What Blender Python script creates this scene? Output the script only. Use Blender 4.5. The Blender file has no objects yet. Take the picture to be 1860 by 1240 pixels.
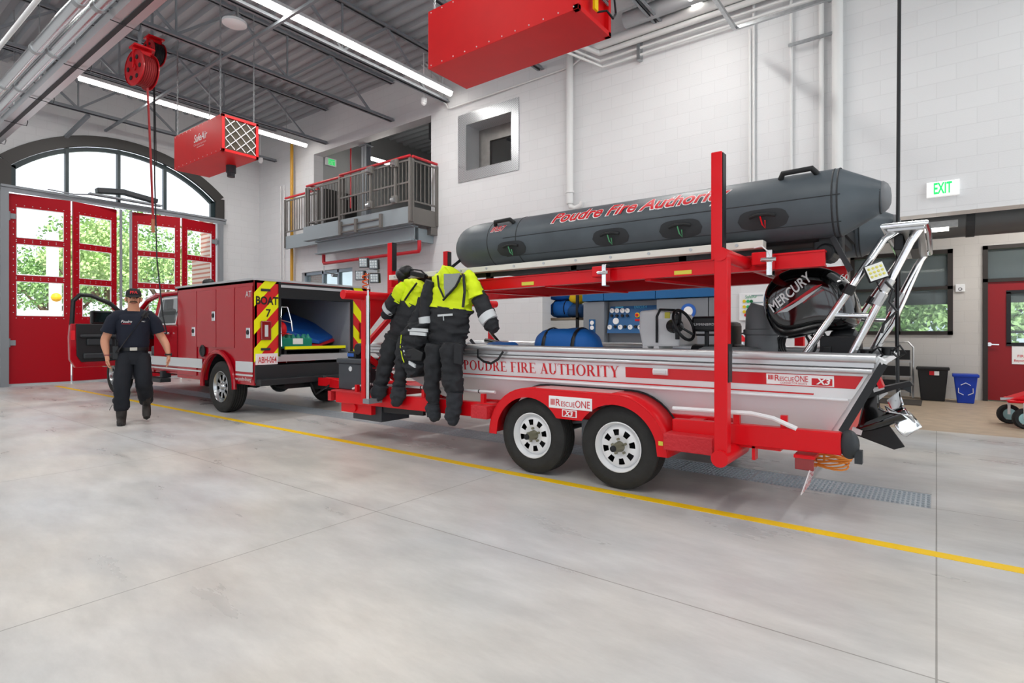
import bpy, bmesh, math, random
from mathutils import Vector, Matrix, noise
random.seed(7)
PI = math.pi
C = bpy.context.scene.collection
SC = bpy.context.scene
# ---------------------------------------------------------------- camera
# world: X runs along the trailer (towards its stern), Y towards the long block wall, Z up
FOC, HOR, CAMZ = 1012.0, 605.0, 1.22
YAW = math.radians(37.3)
cam_d = bpy.data.cameras.new('camera'); cam = bpy.data.objects.new('camera', cam_d); C.objects.link(cam)
cam.location = (0, 0, CAMZ); cam.rotation_euler = (PI/2, 0, YAW)
cam_d.sensor_width = 36; cam_d.lens = 36*FOC/1860; cam_d.shift_y = -(620-HOR)/1860
cam_d.clip_end = 300; cam_d.clip_start = 0.05
SC.camera = cam
# ---------------------------------------------------------------- sky, sun, exposure
W = bpy.data.worlds.new('world'); SC.world = W; W.use_nodes = True
bg = W.node_tree.nodes['Background']; bg.inputs[0].default_value = (0.86, 0.93, 1.0, 1); bg.inputs[1].default_value = 1.7
def sun(rot, e, ang=3):
    l = bpy.data.lights.new('sun', 'SUN'); l.energy = e; l.angle = math.radians(ang); l.color = (1, .96, .9)
    o = bpy.data.objects.new('sun', l); C.objects.link(o); o.rotation_euler = rot
sun((math.radians(38), math.radians(12), math.radians(60)), 8.0)
def area(loc, rot, sx, sy, e, col=(1, .98, .95)):
    l = bpy.data.lights.new('lamp_light', 'AREA'); l.shape = 'RECTANGLE'; l.size = sx; l.size_y = sy; l.energy = e; l.color = col
    o = bpy.data.objects.new('lamp_light', l); C.objects.link(o); o.location = loc; o.rotation_euler = rot
    return o
SC.view_settings.view_transform = 'Standard'; SC.view_settings.look = 'None'
SC.view_settings.exposure = 0.0; SC.view_settings.gamma = 1.0; SC.view_settings.use_curve_mapping = False
SC.cycles.max_bounces = 8; SC.cycles.diffuse_bounces = 4; SC.cycles.use_denoising = True
SC.cycles.sample_clamp_indirect = 6

# ---------------------------------------------------------------- measuring: a pixel's sight line met with a true plane of the place
Fv = Vector((-math.sin(YAW), math.cos(YAW), 0)); Rv = Vector((math.cos(YAW), math.sin(YAW), 0))
CAM = Vector((0, 0, CAMZ))
def ray(px, py): return Fv + Rv*((px-930)/FOC) + Vector((0, 0, (HOR-py)/FOC))
def aY(px, py, Y): d = ray(px, py); return CAM + d*(Y/d.y)
def aX(px, py, X): d = ray(px, py); return CAM + d*(X/d.x)
def aZ(px, py, Z): d = ray(px, py); return CAM + d*((Z-CAMZ)/d.z)
def V(*a): return Vector(a)

# ---------------------------------------------------------------- materials
def srgb(h):
    if isinstance(h, str):
        h = h.lstrip('#'); c = [int(h[i:i+2], 16)/255 for i in (0, 2, 4)]
        return tuple(x/12.92 if x <= .04045 else ((x+.055)/1.055)**2.4 for x in c)
    return h
MATS = {}
def mat(name, col, rough=.5, metal=0.0, coat=0.0, emit=None, es=1.0, trans=0.0, alpha=1.0, noise_amt=0.0, noise_scale=8.0, bump=0.0, bump_scale=40.0, spec=.5, ior=1.45):
    if name in MATS: return MATS[name]
    m = bpy.data.materials.new(name); m.use_nodes = True; nt = m.node_tree; b = nt.nodes['Principled BSDF']
    c = srgb(col)
    b.inputs['Base Color'].default_value = (*c, 1); b.inputs['Roughness'].default_value = rough; b.inputs['Metallic'].default_value = metal
    b.inputs['Coat Weight'].default_value = coat; b.inputs['Coat Roughness'].default_value = .06
    b.inputs['Transmission Weight'].default_value = trans; b.inputs['Alpha'].default_value = alpha
    b.inputs['Specular IOR Level'].default_value = spec; b.inputs['IOR'].default_value = ior
    if emit: b.inputs['Emission Color'].default_value = (*srgb(emit), 1); b.inputs['Emission Strength'].default_value = es
    if noise_amt or bump:
        tc = nt.nodes.new('ShaderNodeTexCoord')
    if noise_amt:
        n = nt.nodes.new('ShaderNodeTexNoise'); n.inputs['Scale'].default_value = noise_scale; n.inputs['Detail'].default_value = 6
        nt.links.new(tc.outputs['Object'], n.inputs['Vector'])
        r = nt.nodes.new('ShaderNodeMapRange'); r.inputs[1].default_value = .3; r.inputs[2].default_value = .7
        r.inputs[3].default_value = 1-noise_amt; r.inputs[4].default_value = 1+noise_amt
        nt.links.new(n.outputs['Fac'], r.inputs[0])
        mx = nt.nodes.new('ShaderNodeVectorMath'); mx.operation = 'SCALE'; mx.inputs[0].default_value = c
        nt.links.new(r.outputs[0], mx.inputs['Scale']); nt.links.new(mx.outputs[0], b.inputs['Base Color'])
    if bump:
        n2 = nt.nodes.new('ShaderNodeTexNoise'); n2.inputs['Scale'].default_value = bump_scale; n2.inputs['Detail'].default_value = 4
        nt.links.new(tc.outputs['Object'], n2.inputs['Vector'])
        bp = nt.nodes.new('ShaderNodeBump'); bp.inputs['Strength'].default_value = bump; bp.inputs['Distance'].default_value = .01
        nt.links.new(n2.outputs['Fac'], bp.inputs['Height']); nt.links.new(bp.outputs[0], b.inputs['Normal'])
    MATS[name] = m; return m
def N(nt, t, **k):
    n = nt.nodes.new(t)
    for a, v in k.items(): setattr(n, a, v)
    return n
def block_mat(name, col, axes, mortar=None, bw=.406, bh=.203, ms=.006, vary=.015, rough=.5, bstr=.3):
    m = bpy.data.materials.new(name); m.use_nodes = True; nt = m.node_tree; L = nt.links.new; b = nt.nodes['Principled BSDF']
    tc = N(nt, 'ShaderNodeTexCoord'); sp = N(nt, 'ShaderNodeSeparateXYZ'); cb = N(nt, 'ShaderNodeCombineXYZ')
    L(tc.outputs['Object'], sp.inputs[0]); L(sp.outputs[axes[0]], cb.inputs[0]); L(sp.outputs[axes[1]], cb.inputs[1])
    br = N(nt, 'ShaderNodeTexBrick'); br.offset = .5; L(cb.outputs[0], br.inputs['Vector'])
    c = srgb(col); mc = srgb(mortar) if mortar else tuple(x*.93 for x in c)
    br.inputs['Color1'].default_value = (*[x*(1+vary) for x in c], 1); br.inputs['Color2'].default_value = (*[x*(1-vary) for x in c], 1)
    br.inputs['Mortar'].default_value = (*mc, 1); br.inputs['Scale'].default_value = 1
    br.inputs['Mortar Size'].default_value = ms; br.inputs['Mortar Smooth'].default_value = .3
    br.inputs['Brick Width'].default_value = bw; br.inputs['Row Height'].default_value = bh
    L(br.outputs['Color'], b.inputs['Base Color']); b.inputs['Roughness'].default_value = rough
    ns = N(nt, 'ShaderNodeTexNoise'); ns.inputs['Scale'].default_value = 60; L(tc.outputs['Object'], ns.inputs['Vector'])
    ad = N(nt, 'ShaderNodeMath', operation='MULTIPLY_ADD'); L(br.outputs['Fac'], ad.inputs[0]); ad.inputs[1].default_value = -1.5; L(ns.outputs['Fac'], ad.inputs[2])
    bp = N(nt, 'ShaderNodeBump'); bp.inputs['Strength'].default_value = bstr; bp.inputs['Distance'].default_value = .004
    L(ad.outputs[0], bp.inputs['Height']); L(bp.outputs[0], b.inputs['Normal'])
    MATS[name] = m; return m

# ---------------------------------------------------------------- mesh builder
class MB:
    def __init__(s): s.v = []; s.f = []; s.mi = []; s.m = 0
    def add(s, vs, fs):
        o = len(s.v); s.v += [Vector(p) for p in vs]
        for f in fs: s.f.append([o+i for i in f]); s.mi.append(s.m)
        return s
    def bx(s, a, b):                                   # axis-aligned box between two corners
        x0, x1 = sorted((a[0], b[0])); y0, y1 = sorted((a[1], b[1])); z0, z1 = sorted((a[2], b[2]))
        return s.add([(x0,y0,z0),(x1,y0,z0),(x1,y1,z0),(x0,y1,z0),(x0,y0,z1),(x1,y0,z1),(x1,y1,z1),(x0,y1,z1)],
                     [(0,3,2,1),(4,5,6,7),(0,1,5,4),(1,2,6,5),(2,3,7,6),(3,0,4,7)])
    def obx(s, c, size, M=None):                       # box by centre and size, rotated by M
        hx, hy, hz = size[0]/2, size[1]/2, size[2]/2; c = Vector(c)
        vs = [Vector(p) for p in ((-hx,-hy,-hz),(hx,-hy,-hz),(hx,hy,-hz),(-hx,hy,-hz),(-hx,-hy,hz),(hx,-hy,hz),(hx,hy,hz),(-hx,hy,hz))]
        if M: vs = [M @ p for p in vs]
        return s.add([c+p for p in vs], [(0,3,2,1),(4,5,6,7),(0,1,5,4),(1,2,6,5),(2,3,7,6),(3,0,4,7)])
    def bar(s, p, q, w, h=None, up=(0, 0, 1)):         # rectangular bar from p to q
        p = Vector(p); q = Vector(q); h = h or w; d = q-p; L = d.length; x = d.normalized(); u = Vector(up)
        if abs(x.dot(u)) > .98: u = Vector((0, 1, 0))
        y = u.cross(x).normalized(); z = x.cross(y); M = Matrix((x, y, z)).transposed()
        return s.obx((p+q)/2, (L, w, h), M)
    def tube(s, pts, r, n=10, caps=True, closed=False, rx=None):
        pts = [Vector(p) for p in pts]; k = len(pts); rs = r if isinstance(r, (list, tuple)) else [r]*k
        fr = None; vs = []
        for i, p in enumerate(pts):
            if closed: t = (pts[(i+1) % k]-pts[i-1]).normalized()
            else: t = ((pts[min(i+1, k-1)]-p).normalized() + (p-pts[max(i-1, 0)]).normalized())
            if t.length < 1e-6: t = pts[min(i+1, k-1)]-pts[max(i-1, 0)]
            t = t.normalized()
            if fr is None:
                a = Vector((0, 0, 1)) if abs(t.z) < .9 else Vector((1, 0, 0))
                fr = (a - t*a.dot(t)).normalized()
            else:
                fr = (fr - t*fr.dot(t))
                fr = fr.normalized() if fr.length > 1e-6 else t.orthogonal().normalized()
            b = t.cross(fr)
            for j in range(n):
                an = 2*PI*j/n
                vs.append(p + fr*(math.cos(an)*rs[i]) + b*(math.sin(an)*rs[i]*(rx or 1)))
        fs = []
        for i in range(k if closed else k-1):
            for j in range(n):
                a = i*n+j; b_ = i*n+(j+1) % n; c = ((i+1) % k)*n+(j+1) % n; d = ((i+1) % k)*n+j
                fs.append((a, b_, c, d))
        if caps and not closed: fs += [tuple(range(n))[::-1], tuple(range((k-1)*n, k*n))]
        return s.add(vs, fs)
    def cyl(s, p, q, r, n=16, r2=None): return s.tube([p, q], [r, r if r2 is None else r2], n)
    def ball(s, c, r, n=12, m=8, sc=(1, 1, 1)):
        c = Vector(c); vs = []; fs = []
        for i in range(m+1):
            th = PI*i/m
            for j in range(n):
                ph = 2*PI*j/n; vs.append(c+Vector((r*math.sin(th)*math.cos(ph)*sc[0], r*math.sin(th)*math.sin(ph)*sc[1], r*math.cos(th)*sc[2])))
        for i in range(m):
            for j in range(n): fs.append((i*n+j, (i+1)*n+j, (i+1)*n+(j+1) % n, i*n+(j+1) % n))
        return s.add(vs, fs)
    def lathe(s, c, ax, prof, n=32):                    # prof: (along axis, radius)
        c = Vector(c); ax = Vector(ax).normalized(); u = ax.orthogonal().normalized(); w = ax.cross(u); vs = []; fs = []
        for (t, r) in prof:
            for j in range(n):
                a = 2*PI*j/n; vs.append(c+ax*t+u*(r*math.cos(a))+w*(r*math.sin(a)))
        for i in range(len(prof)-1):
            for j in range(n): fs.append((i*n+j, i*n+(j+1) % n, (i+1)*n+(j+1) % n, (i+1)*n+j))
        return s.add(vs, fs)
    def prism(s, pts, d):                               # pts: 3D polygon; d: extrusion vector
        pts = [Vector(p) for p in pts]; d = Vector(d); n = len(pts)
        return s.add(pts+[p+d for p in pts], [tuple(range(n))[::-1], tuple(range(n, 2*n))]+[(i, (i+1) % n, n+(i+1) % n, n+i) for i in range(n)])
    def grid(s, fn, nu, nv):
        vs = [fn(i/nu, j/nv) for i in range(nu+1) for j in range(nv+1)]
        return s.add(vs, [(i*(nv+1)+j, (i+1)*(nv+1)+j, (i+1)*(nv+1)+j+1, i*(nv+1)+j+1) for i in range(nu) for j in range(nv)])
    def loft(s, rings, caps=True):
        n = len(rings[0]); vs = [p for r in rings for p in r]; k = len(rings)
        fs = [(i*n+j, i*n+(j+1) % n, (i+1)*n+(j+1) % n, (i+1)*n+j) for i in range(k-1) for j in range(n)]
        if caps: fs += [tuple(range(n))[::-1], tuple(range((k-1)*n, k*n))]
        return s.add(vs, fs)
BASE = {}
def base_of(o): return BASE.get(o.name, Vector((0, 0, 0)))
def build(mb, name, mats, parent=None, smooth=False, bevel=0, sub=0, auto=None, kind=None, label=None, origin=None):
    if not isinstance(mats, (list, tuple)): mats = [mats]
    b = base_of(parent) if parent else (Vector(origin) if origin is not None else Vector((0, 0, 0)))
    me = bpy.data.meshes.new(name); me.from_pydata([p-b for p in mb.v], [], mb.f)
    for m in mats: me.materials.append(m)
    for p, i in zip(me.polygons, mb.mi): p.material_index = min(i, len(mats)-1)
    bm = bmesh.new(); bm.from_mesh(me); bmesh.ops.recalc_face_normals(bm, faces=bm.faces)
    if smooth:
        for f in bm.faces: f.smooth = True
        lim = math.radians(auto or 40)
        for e in bm.edges:
            if len(e.link_faces) == 2 and e.calc_face_angle(0) > lim: e.smooth = False
    bm.to_mesh(me); bm.free(); me.update()
    o = bpy.data.objects.new(name, me); C.objects.link(o)
    if parent: o.parent = parent
    else: o.location = b
    BASE[o.name] = b
    if bevel:
        md = o.modifiers.new('bevel', 'BEVEL'); md.width = bevel; md.segments = 2; md.limit_method = 'ANGLE'; md.angle_limit = math.radians(40)
    if sub:
        md = o.modifiers.new('sub', 'SUBSURF'); md.levels = sub; md.render_levels = sub
    if kind: o['kind'] = kind
    if label: o['label'] = label
    return o
def tag(o, label, cat, group=None, kind=None):
    o['label'] = label; o['category'] = cat
    if group: o['group'] = group
    if kind: o['kind'] = kind
    return o
def thing(name, label, cat, loc=(0, 0, 0), group=None):
    o = bpy.data.objects.new(name, None); C.objects.link(o); o.location = loc; o.empty_display_size = .1
    BASE[o.name] = Vector(loc); return tag(o, label, cat, group)
def struct(mb, name, mats, **k): return build(mb, name, mats, kind='structure', **k)
def copy_tree(o, delta=(0, 0, 0), parent=None, label=None):
    c = o.copy(); C.objects.link(c)
    if parent: c.parent = parent
    else: c.location = o.location + Vector(delta)
    if label: c['label'] = label
    for ch in [x for x in bpy.data.objects if x.parent == o]: copy_tree(ch, parent=c)
    return c
def text(parent, s, origin, xdir, ydir, size, m, name='lettering', shear=0, bold=0, ext=.001, align='LEFT', sx=1, space=1, lift=0.0015, fit=None, label=None):
    """lettering as a mesh lying on a surface: origin = baseline start, xdir along the line, ydir up the letters; fit = overall length"""
    cu = bpy.data.curves.new('t', 'FONT'); cu.body = s; cu.size = 1; cu.extrude = 0; cu.shear = shear; cu.offset = bold; cu.align_x = align; cu.space_character = space
    cu.resolution_u = 4
    t = bpy.data.objects.new('t', cu); C.objects.link(t)
    dg = bpy.context.evaluated_depsgraph_get(); me = bpy.data.meshes.new_from_object(t.evaluated_get(dg))
    bpy.data.objects.remove(t); bpy.data.curves.remove(cu)
    x = Vector(xdir).normalized(); y = Vector(ydir).normalized(); z = x.cross(y).normalized(); o = Vector(origin); b = base_of(parent) if parent else Vector((0,0,0))
    if fit:
        w = max(v.co.x for v in me.vertices)-min(v.co.x for v in me.vertices); sx = fit/(w*size)
    for v in me.vertices: v.co = o + x*(v.co.x*size*sx) + y*(v.co.y*size) + z*lift - b
    me.materials.clear(); me.materials.append(m)
    ob = bpy.data.objects.new(name, me); C.objects.link(ob)
    if parent: ob.parent = parent
    BASE[ob.name] = b
    if label: ob['label'] = label
    return ob

# palette
RED = mat('red_paint', '#d4101d', .35, spec=.3); TRED = mat('truck_red', '#ab0218', .2, coat=.5, spec=.3)
DRED = mat('door_red', '#a50518', .4, spec=.2); BOXRED = mat('box_red', '#d90a12', .42, noise_amt=.04, noise_scale=3)
WHITE = mat('white_paint', '#e9eaeb', .4); WALLP = mat('wall_paint', '#dcdddd', .55)
BLACK = mat('black_plastic', '#15171a', .42); GLOSSB = mat('gloss_black', '#060708', .08, coat=1.0); RUB = mat('rubber', '#1b1c1d', .75, bump=.3, bump_scale=60)
DARK = mat('dark_grey', '#2c3034', .5); STEELG = mat('joist_grey', '#868b90', .45, .1); GALV = mat('galvanised', '#b7babc', .3, .85, noise_amt=.1, noise_scale=20)
CHROME = mat('chrome', '#e6e8ea', .1, 1.0); ALU = mat('aluminium', '#c6c9cb', .24, 1.0); ALUP = mat('brushed_aluminium', '#c9cbcd', .34, .75)
BROWN = mat('bronze_frame', '#2f2926', .45); NEON = mat('neon_yellow', '#dcf212', .7, bump=.25, bump_scale=30); SUIT = mat('suit_black', '#212327', .75, noise_amt=.12, noise_scale=15, bump=.5, bump_scale=22)
YEL = mat('yellow_paint', '#f5c80a', .45); LIME = mat('lime_reflective', '#eef000', .35); BLUEB = mat('blue_fabric', '#0f5fae', .65, bump=.5, bump_scale=12)
REFL = mat('silver_reflective', '#cfd4d6', .4); LETR = mat('letter_red', '#c9111f', .4); LETW = mat('letter_white', '#f2f2f2', .4); LETB = mat('letter_black', '#1a1a1a', .5)
EXG = mat('exit_green', '#12d46a', .5, emit='#10e070', es=.6)
LITE = mat('lamp_lit', '#ffffff', .5, emit='#fffaf2', es=9.0)
GLASS = mat('glass', '#ffffff', .0, trans=1.0, ior=1.05, spec=.3)

# rings and tapered limbs
def ell(c, t, a, b, side, n=16, sq=1.0):
    """ring around c, normal t, half-widths a (along side) and b"""
    t = Vector(t).normalized(); s = Vector(side); s = (s-t*s.dot(t)).normalized(); w = t.cross(s)
    out = []
    for j in range(n):
        an = 2*PI*j/n; ca, sa = math.cos(an), math.sin(an)
        out.append(Vector(c)+s*(a*math.copysign(abs(ca)**sq, ca))+w*(b*math.copysign(abs(sa)**sq, sa)))
    return out
def limb(mb, joints, side, n=16, caps=True, wob=0, seed=0):
    """joints: (point, half width, half depth)"""
    rings = []; k = len(joints)
    for i, (p, a, b) in enumerate(joints):
        t = Vector(joints[min(i+1, k-1)][0])-Vector(joints[max(i-1, 0)][0])
        r = ell(p, t, a, b, side, n)
        if wob:
            r = [q+(q-Vector(p))*(wob*(noise.noise(Vector((q.x*12, q.y*12, q.z*20))+Vector((seed, 0, 0)))+.6*noise.noise(Vector((q.x*26+q.z*18, q.y*26, q.z*34-q.x*14))+Vector((0, seed, 0))))) for q in r]
        rings.append(r)
    return mb.loft(rings, caps)
def dens(j, m=3):
    out = []
    for a, b in zip(j, j[1:]):
        for k in range(m):
            t = k/m; out.append((Vector(a[0]).lerp(Vector(b[0]), t), a[1]+(b[1]-a[1])*t, a[2]+(b[2]-a[2])*t))
    out.append((Vector(j[-1][0]), j[-1][1], j[-1][2])); return out
# ================================================================ FLOOR
WY = 9.1; WX = -16.9; BY = 13.2; CEIL = 7.4
def floor_mat():
    m = bpy.data.materials.new('concrete_floor'); m.use_nodes = True; nt = m.node_tree; L = nt.links.new; b = nt.nodes['Principled BSDF']
    tc = N(nt, 'ShaderNodeTexCoord'); sp = N(nt, 'ShaderNodeSeparateXYZ'); L(tc.outputs['Object'], sp.inputs[0])
    mp = N(nt, 'ShaderNodeMapping'); mp.inputs['Scale'].default_value = (.45, 1.3, 1); mp.inputs['Rotation'].default_value = (0, 0, .5); L(tc.outputs['Object'], mp.inputs[0])
    n1 = N(nt, 'ShaderNodeTexNoise'); n1.inputs['Scale'].default_value = 1.4; n1.inputs['Detail'].default_value = 9; n1.inputs['Roughness'].default_value = .62; n1.inputs['Distortion'].default_value = .15; L(mp.outputs[0], n1.inputs['Vector'])
    n2 = N(nt, 'ShaderNodeTexNoise'); n2.inputs['Scale'].default_value = .55; n2.inputs['Detail'].default_value = 4; L(tc.outputs['Object'], n2.inputs['Vector'])
    r1 = N(nt, 'ShaderNodeValToRGB'); e = r1.color_ramp.elements
    e[0].position = .2; e[0].color = (.47, .47, .465, 1); e[1].position = .75; e[1].color = (.66, .65, .63, 1)
    x = r1.color_ramp.elements.new(.45); x.color = (.55, .545, .53, 1)
    L(n1.outputs['Fac'], r1.inputs[0])
    r2 = N(nt, 'ShaderNodeValToRGB'); e = r2.color_ramp.elements; e[0].position = .35; e[0].color = (.96, .99, 1.03, 1); e[1].position = .65; e[1].color = (1.04, 1.0, .95, 1); L(n2.outputs['Fac'], r2.inputs[0])
    mx = N(nt, 'ShaderNodeMix', data_type='RGBA', blend_type='MULTIPLY'); mx.inputs[0].default_value = 1; L(r1.outputs[0], mx.inputs[6]); L(r2.outputs[0], mx.inputs[7])
    # control joints every 3.05 m each way
    def joint(out, period, off):
        a = N(nt, 'ShaderNodeMath', operation='ADD'); a.inputs[1].default_value = off; L(out, a.inputs[0])
        p = N(nt, 'ShaderNodeMath', operation='PINGPONG'); p.inputs[1].default_value = period/2; L(a.outputs[0], p.inputs[0])
        c = N(nt, 'ShaderNodeMath', operation='LESS_THAN'); c.inputs[1].default_value = .0035; L(p.outputs[0], c.inputs[0]); return c
    j1 = joint(sp.outputs[0], 3.05, 0); j2 = joint(sp.outputs[1], 2.4, -.07)
    mxm = N(nt, 'ShaderNodeMath', operation='MAXIMUM'); L(j1.outputs[0], mxm.inputs[0]); L(j2.outputs[0], mxm.inputs[1])
    sc = N(nt, 'ShaderNodeMath', operation='MULTIPLY'); sc.inputs[1].default_value = .6; L(mxm.outputs[0], sc.inputs[0])
    m2 = N(nt, 'ShaderNodeMix', data_type='RGBA'); L(sc.outputs[0], m2.inputs[0]); L(mx.outputs[2], m2.inputs[6]); m2.inputs[7].default_value = (.12, .11, .09, 1)
    n3 = N(nt, 'ShaderNodeTexNoise'); n3.inputs['Scale'].default_value = 5.5; n3.inputs['Detail'].default_value = 8; n3.inputs['Roughness'].default_value = .7; L(mp.outputs[0], n3.inputs['Vector'])
    r3 = N(nt, 'ShaderNodeMapRange'); r3.inputs[1].default_value = .3; r3.inputs[2].default_value = .7; r3.inputs[3].default_value = .86; r3.inputs[4].default_value = 1.06; L(n3.outputs['Fac'], r3.inputs[0])
    m3 = N(nt, 'ShaderNodeVectorMath', operation='SCALE'); L(m2.outputs[2], m3.inputs[0]); L(r3.outputs[0], m3.inputs['Scale'])
    L(m3.outputs[0], b.inputs['Base Color'])
    rr = N(nt, 'ShaderNodeMapRange'); rr.inputs[1].default_value = .3; rr.inputs[2].default_value = .7; rr.inputs[3].default_value = .22; rr.inputs[4].default_value = .5; L(n1.outputs['Fac'], rr.inputs[0]); L(rr.outputs[0], b.inputs['Roughness'])
    bp = N(nt, 'ShaderNodeBump'); bp.inputs['Strength'].default_value = .03; bp.inputs['Distance'].default_value = .005; L(n1.outputs['Fac'], bp.inputs['Height']); L(bp.outputs[0], b.inputs['Normal'])
    return m
FLOORM = floor_mat()
GX0, GX1, GY0, GY1 = -17.11, -.03, 4.85, 5.29
f = MB()
for a, b in (((WX-.2, -7, -.2), (9, GY0, 0)), ((WX-.2, GY1, -.2), (9, 8.75, 0)), ((GX1, GY0, -.2), (9, GY1, 0)), ((WX-.2, GY0, -.2), (GX0+.2, GY1, 0))): f.bx(a, b)
f.bx((GX0, GY0-.02, -.4), (GX1+.02, GY1+.02, -.38))
struct(f, 'floor', FLOORM)
TANM = mat('tan_floor', '#b3a08a', .5, noise_amt=.12, noise_scale=5)
struct(MB().bx((-17.2, 8.75, -.2), (9, BY+.3, 0)), 'floor_annex', TANM)
# trench drain grates, 0.61 m sections
g = MB()
for i in range(21): g.bx((-.61+.006+i*.0298, GY0+.01, -.03), (-.61+.006+i*.0298+.012, GY1-.01, -.003))
for j in range(7): g.bx((-.61, GY0+.008+j*.0675, -.025), (-.004, GY0+.008+j*.0675+.013, -.001))
gr = build(g, 'trench_grate', [mat('grate_steel', '#c2c9ce', .4, .3)], origin=(GX1, GY0, 0)) ; gr.data.transform(Matrix.Translation((GX1, 0, 0)))
tag(gr, 'galvanised bar grate section over the long floor drain under the trailer', 'grate', 'trench drain grates')
for i in range(1, 28):
    c = gr.copy(); C.objects.link(c); c.location.x -= .61*i
ln = MB().bx((-16.2, 3.82, .0), (9, 3.91, .002)); tag(build(ln, 'floor_line', YEL), 'long yellow painted stripe on the concrete beside the trailer wheels', 'line')
# ================================================================ WALLS
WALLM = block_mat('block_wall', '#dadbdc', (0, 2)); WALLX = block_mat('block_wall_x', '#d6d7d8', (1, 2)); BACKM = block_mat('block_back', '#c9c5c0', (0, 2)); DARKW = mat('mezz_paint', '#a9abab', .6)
def wall_y(mb, y0, y1, x0, x1, z0, z1, holes):
    """wall in the XZ plane with rectangular holes (x0,x1,z0,z1)"""
    xs = sorted({x0, x1, *[h[0] for h in holes], *[h[1] for h in holes]}); xs = [x for x in xs if x0 <= x <= x1]
    for a, b in zip(xs, xs[1:]):
        hs = sorted([h for h in holes if h[0] <= a+1e-6 and h[1] >= b-1e-6], key=lambda h: h[2]); z = z0
        for h in hs:
            if h[2] > z+1e-6: mb.bx((a, y0, z), (b, y1, h[2]))
            z = max(z, h[3])
        if z < z1-1e-6: mb.bx((a, y0, z), (b, y1, z1))
    return mb
MZ = (-13.95, -9.28, 4.0, 6.25); TW = (-8.19, -6.93, 4.76, 5.78); AL1 = (-6.18, -2.65, 0, 2.78); AL2 = (-1.07, 8.5, 0, 2.78)
LW = (aY(548, 530, WY).x, aY(640, 530, WY).x, 0.9, 2.96)
w = wall_y(MB(), WY, WY+.3, -17.2, 9, 0, 7.6, [MZ, TW, AL1, AL2, LW]); struct(w, 'wall_long', WALLM)
# arch window / door wall at the far end
AYL, AYR, AZS, AZT = 3.10, 7.86, 5.2, 6.12
def arch_pts(y0, y1, zs, zt, n=24):
    c = (y0+y1)/2; w = (y1-y0)/2; h = zt-zs; R = (w*w+h*h)/(2*h); zc = zt-R; a0 = math.asin(w/R)
    return [(c+R*math.sin(-a0+2*a0*i/n), zc+R*math.cos(-a0+2*a0*i/n)) for i in range(n+1)]
w = MB(); X0, X1 = WX-.35, WX
w.bx((X0, -7, 0), (X1, AYL, 7.6)); w.bx((X0, AYR, 0), (X1, WY+.3, 7.6))
ap = arch_pts(AYL, AYR, AZS, AZT)
for (ya, za), (yb, zb) in zip(ap, ap[1:]): w.prism([(X0, ya, za), (X0, yb, zb), (X0, yb, 7.6), (X0, ya, 7.6)], (X1-X0, 0, 0))
struct(w, 'wall_end', WALLX)
t = MB(); ap2 = arch_pts(AYL-.12, AYR+.12, AZS+.05, AZT+.13); ai = arch_pts(AYL+.1, AYR-.1, AZS-.12, AZT-.13)
for k in range(len(ap2)-1):
    t.prism([(X1-.02, *ap2[k]), (X1-.02, *ap2[k+1]), (X1-.02, *ai[k+1]), (X1-.02, *ai[k])], (.08, 0, 0))
t.bx((X1-.015, AYL-.14, 4.55), (X1+.055, AYL+.1, AZS-.02)); t.bx((X1-.015, AYR-.1, 4.55), (X1+.055, AYR+.14, AZS-.02))
struct(t, 'trim_1', mat('arch_bronze', '#3a3836', .45))
wf = MB(); ai2 = arch_pts(AYL+.2, AYR-.2, AZS-.18, AZT-.22)
for k in range(len(ai)-1): wf.prism([(X1-.16, *ai[k]), (X1-.16, *ai[k+1]), (X1-.16, *ai2[k+1]), (X1-.16, *ai2[k])], (.1, 0, 0))
wf.bx((X1-.16, AYL+.1, 4.5), (X1-.06, AYR-.1, 4.62)); wf.bx((X1-.16, AYL+.08, 4.55), (X1-.06, AYL+.2, AZS-.1)); wf.bx((X1-.16, AYR-.2, 4.55), (X1-.06, AYR-.08, AZS-.1))
FR1 = mat('window_frame_dark', '#26373b', .4)
win1 = struct(wf, 'window_1', FR1)
for px in (121, 215, 299):
    p = aX(px, 320, WX-.1); zt = max(z for (y, z) in ai if abs(y-p.y) < .25)
    build(MB().bx((X1-.17, p.y-.035, 4.55), (X1-.05, p.y+.035, zt)), 'mullion', FR1, win1)
pg = MB(); pg.add([(X1-.11, y, z) for y, z in ai2]+[(X1-.11, AYR-.15, 4.6), (X1-.11, AYL+.15, 4.6)], [tuple(range(len(ai2)+2))])
build(pg, 'glass', GLASS, win1)
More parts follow.
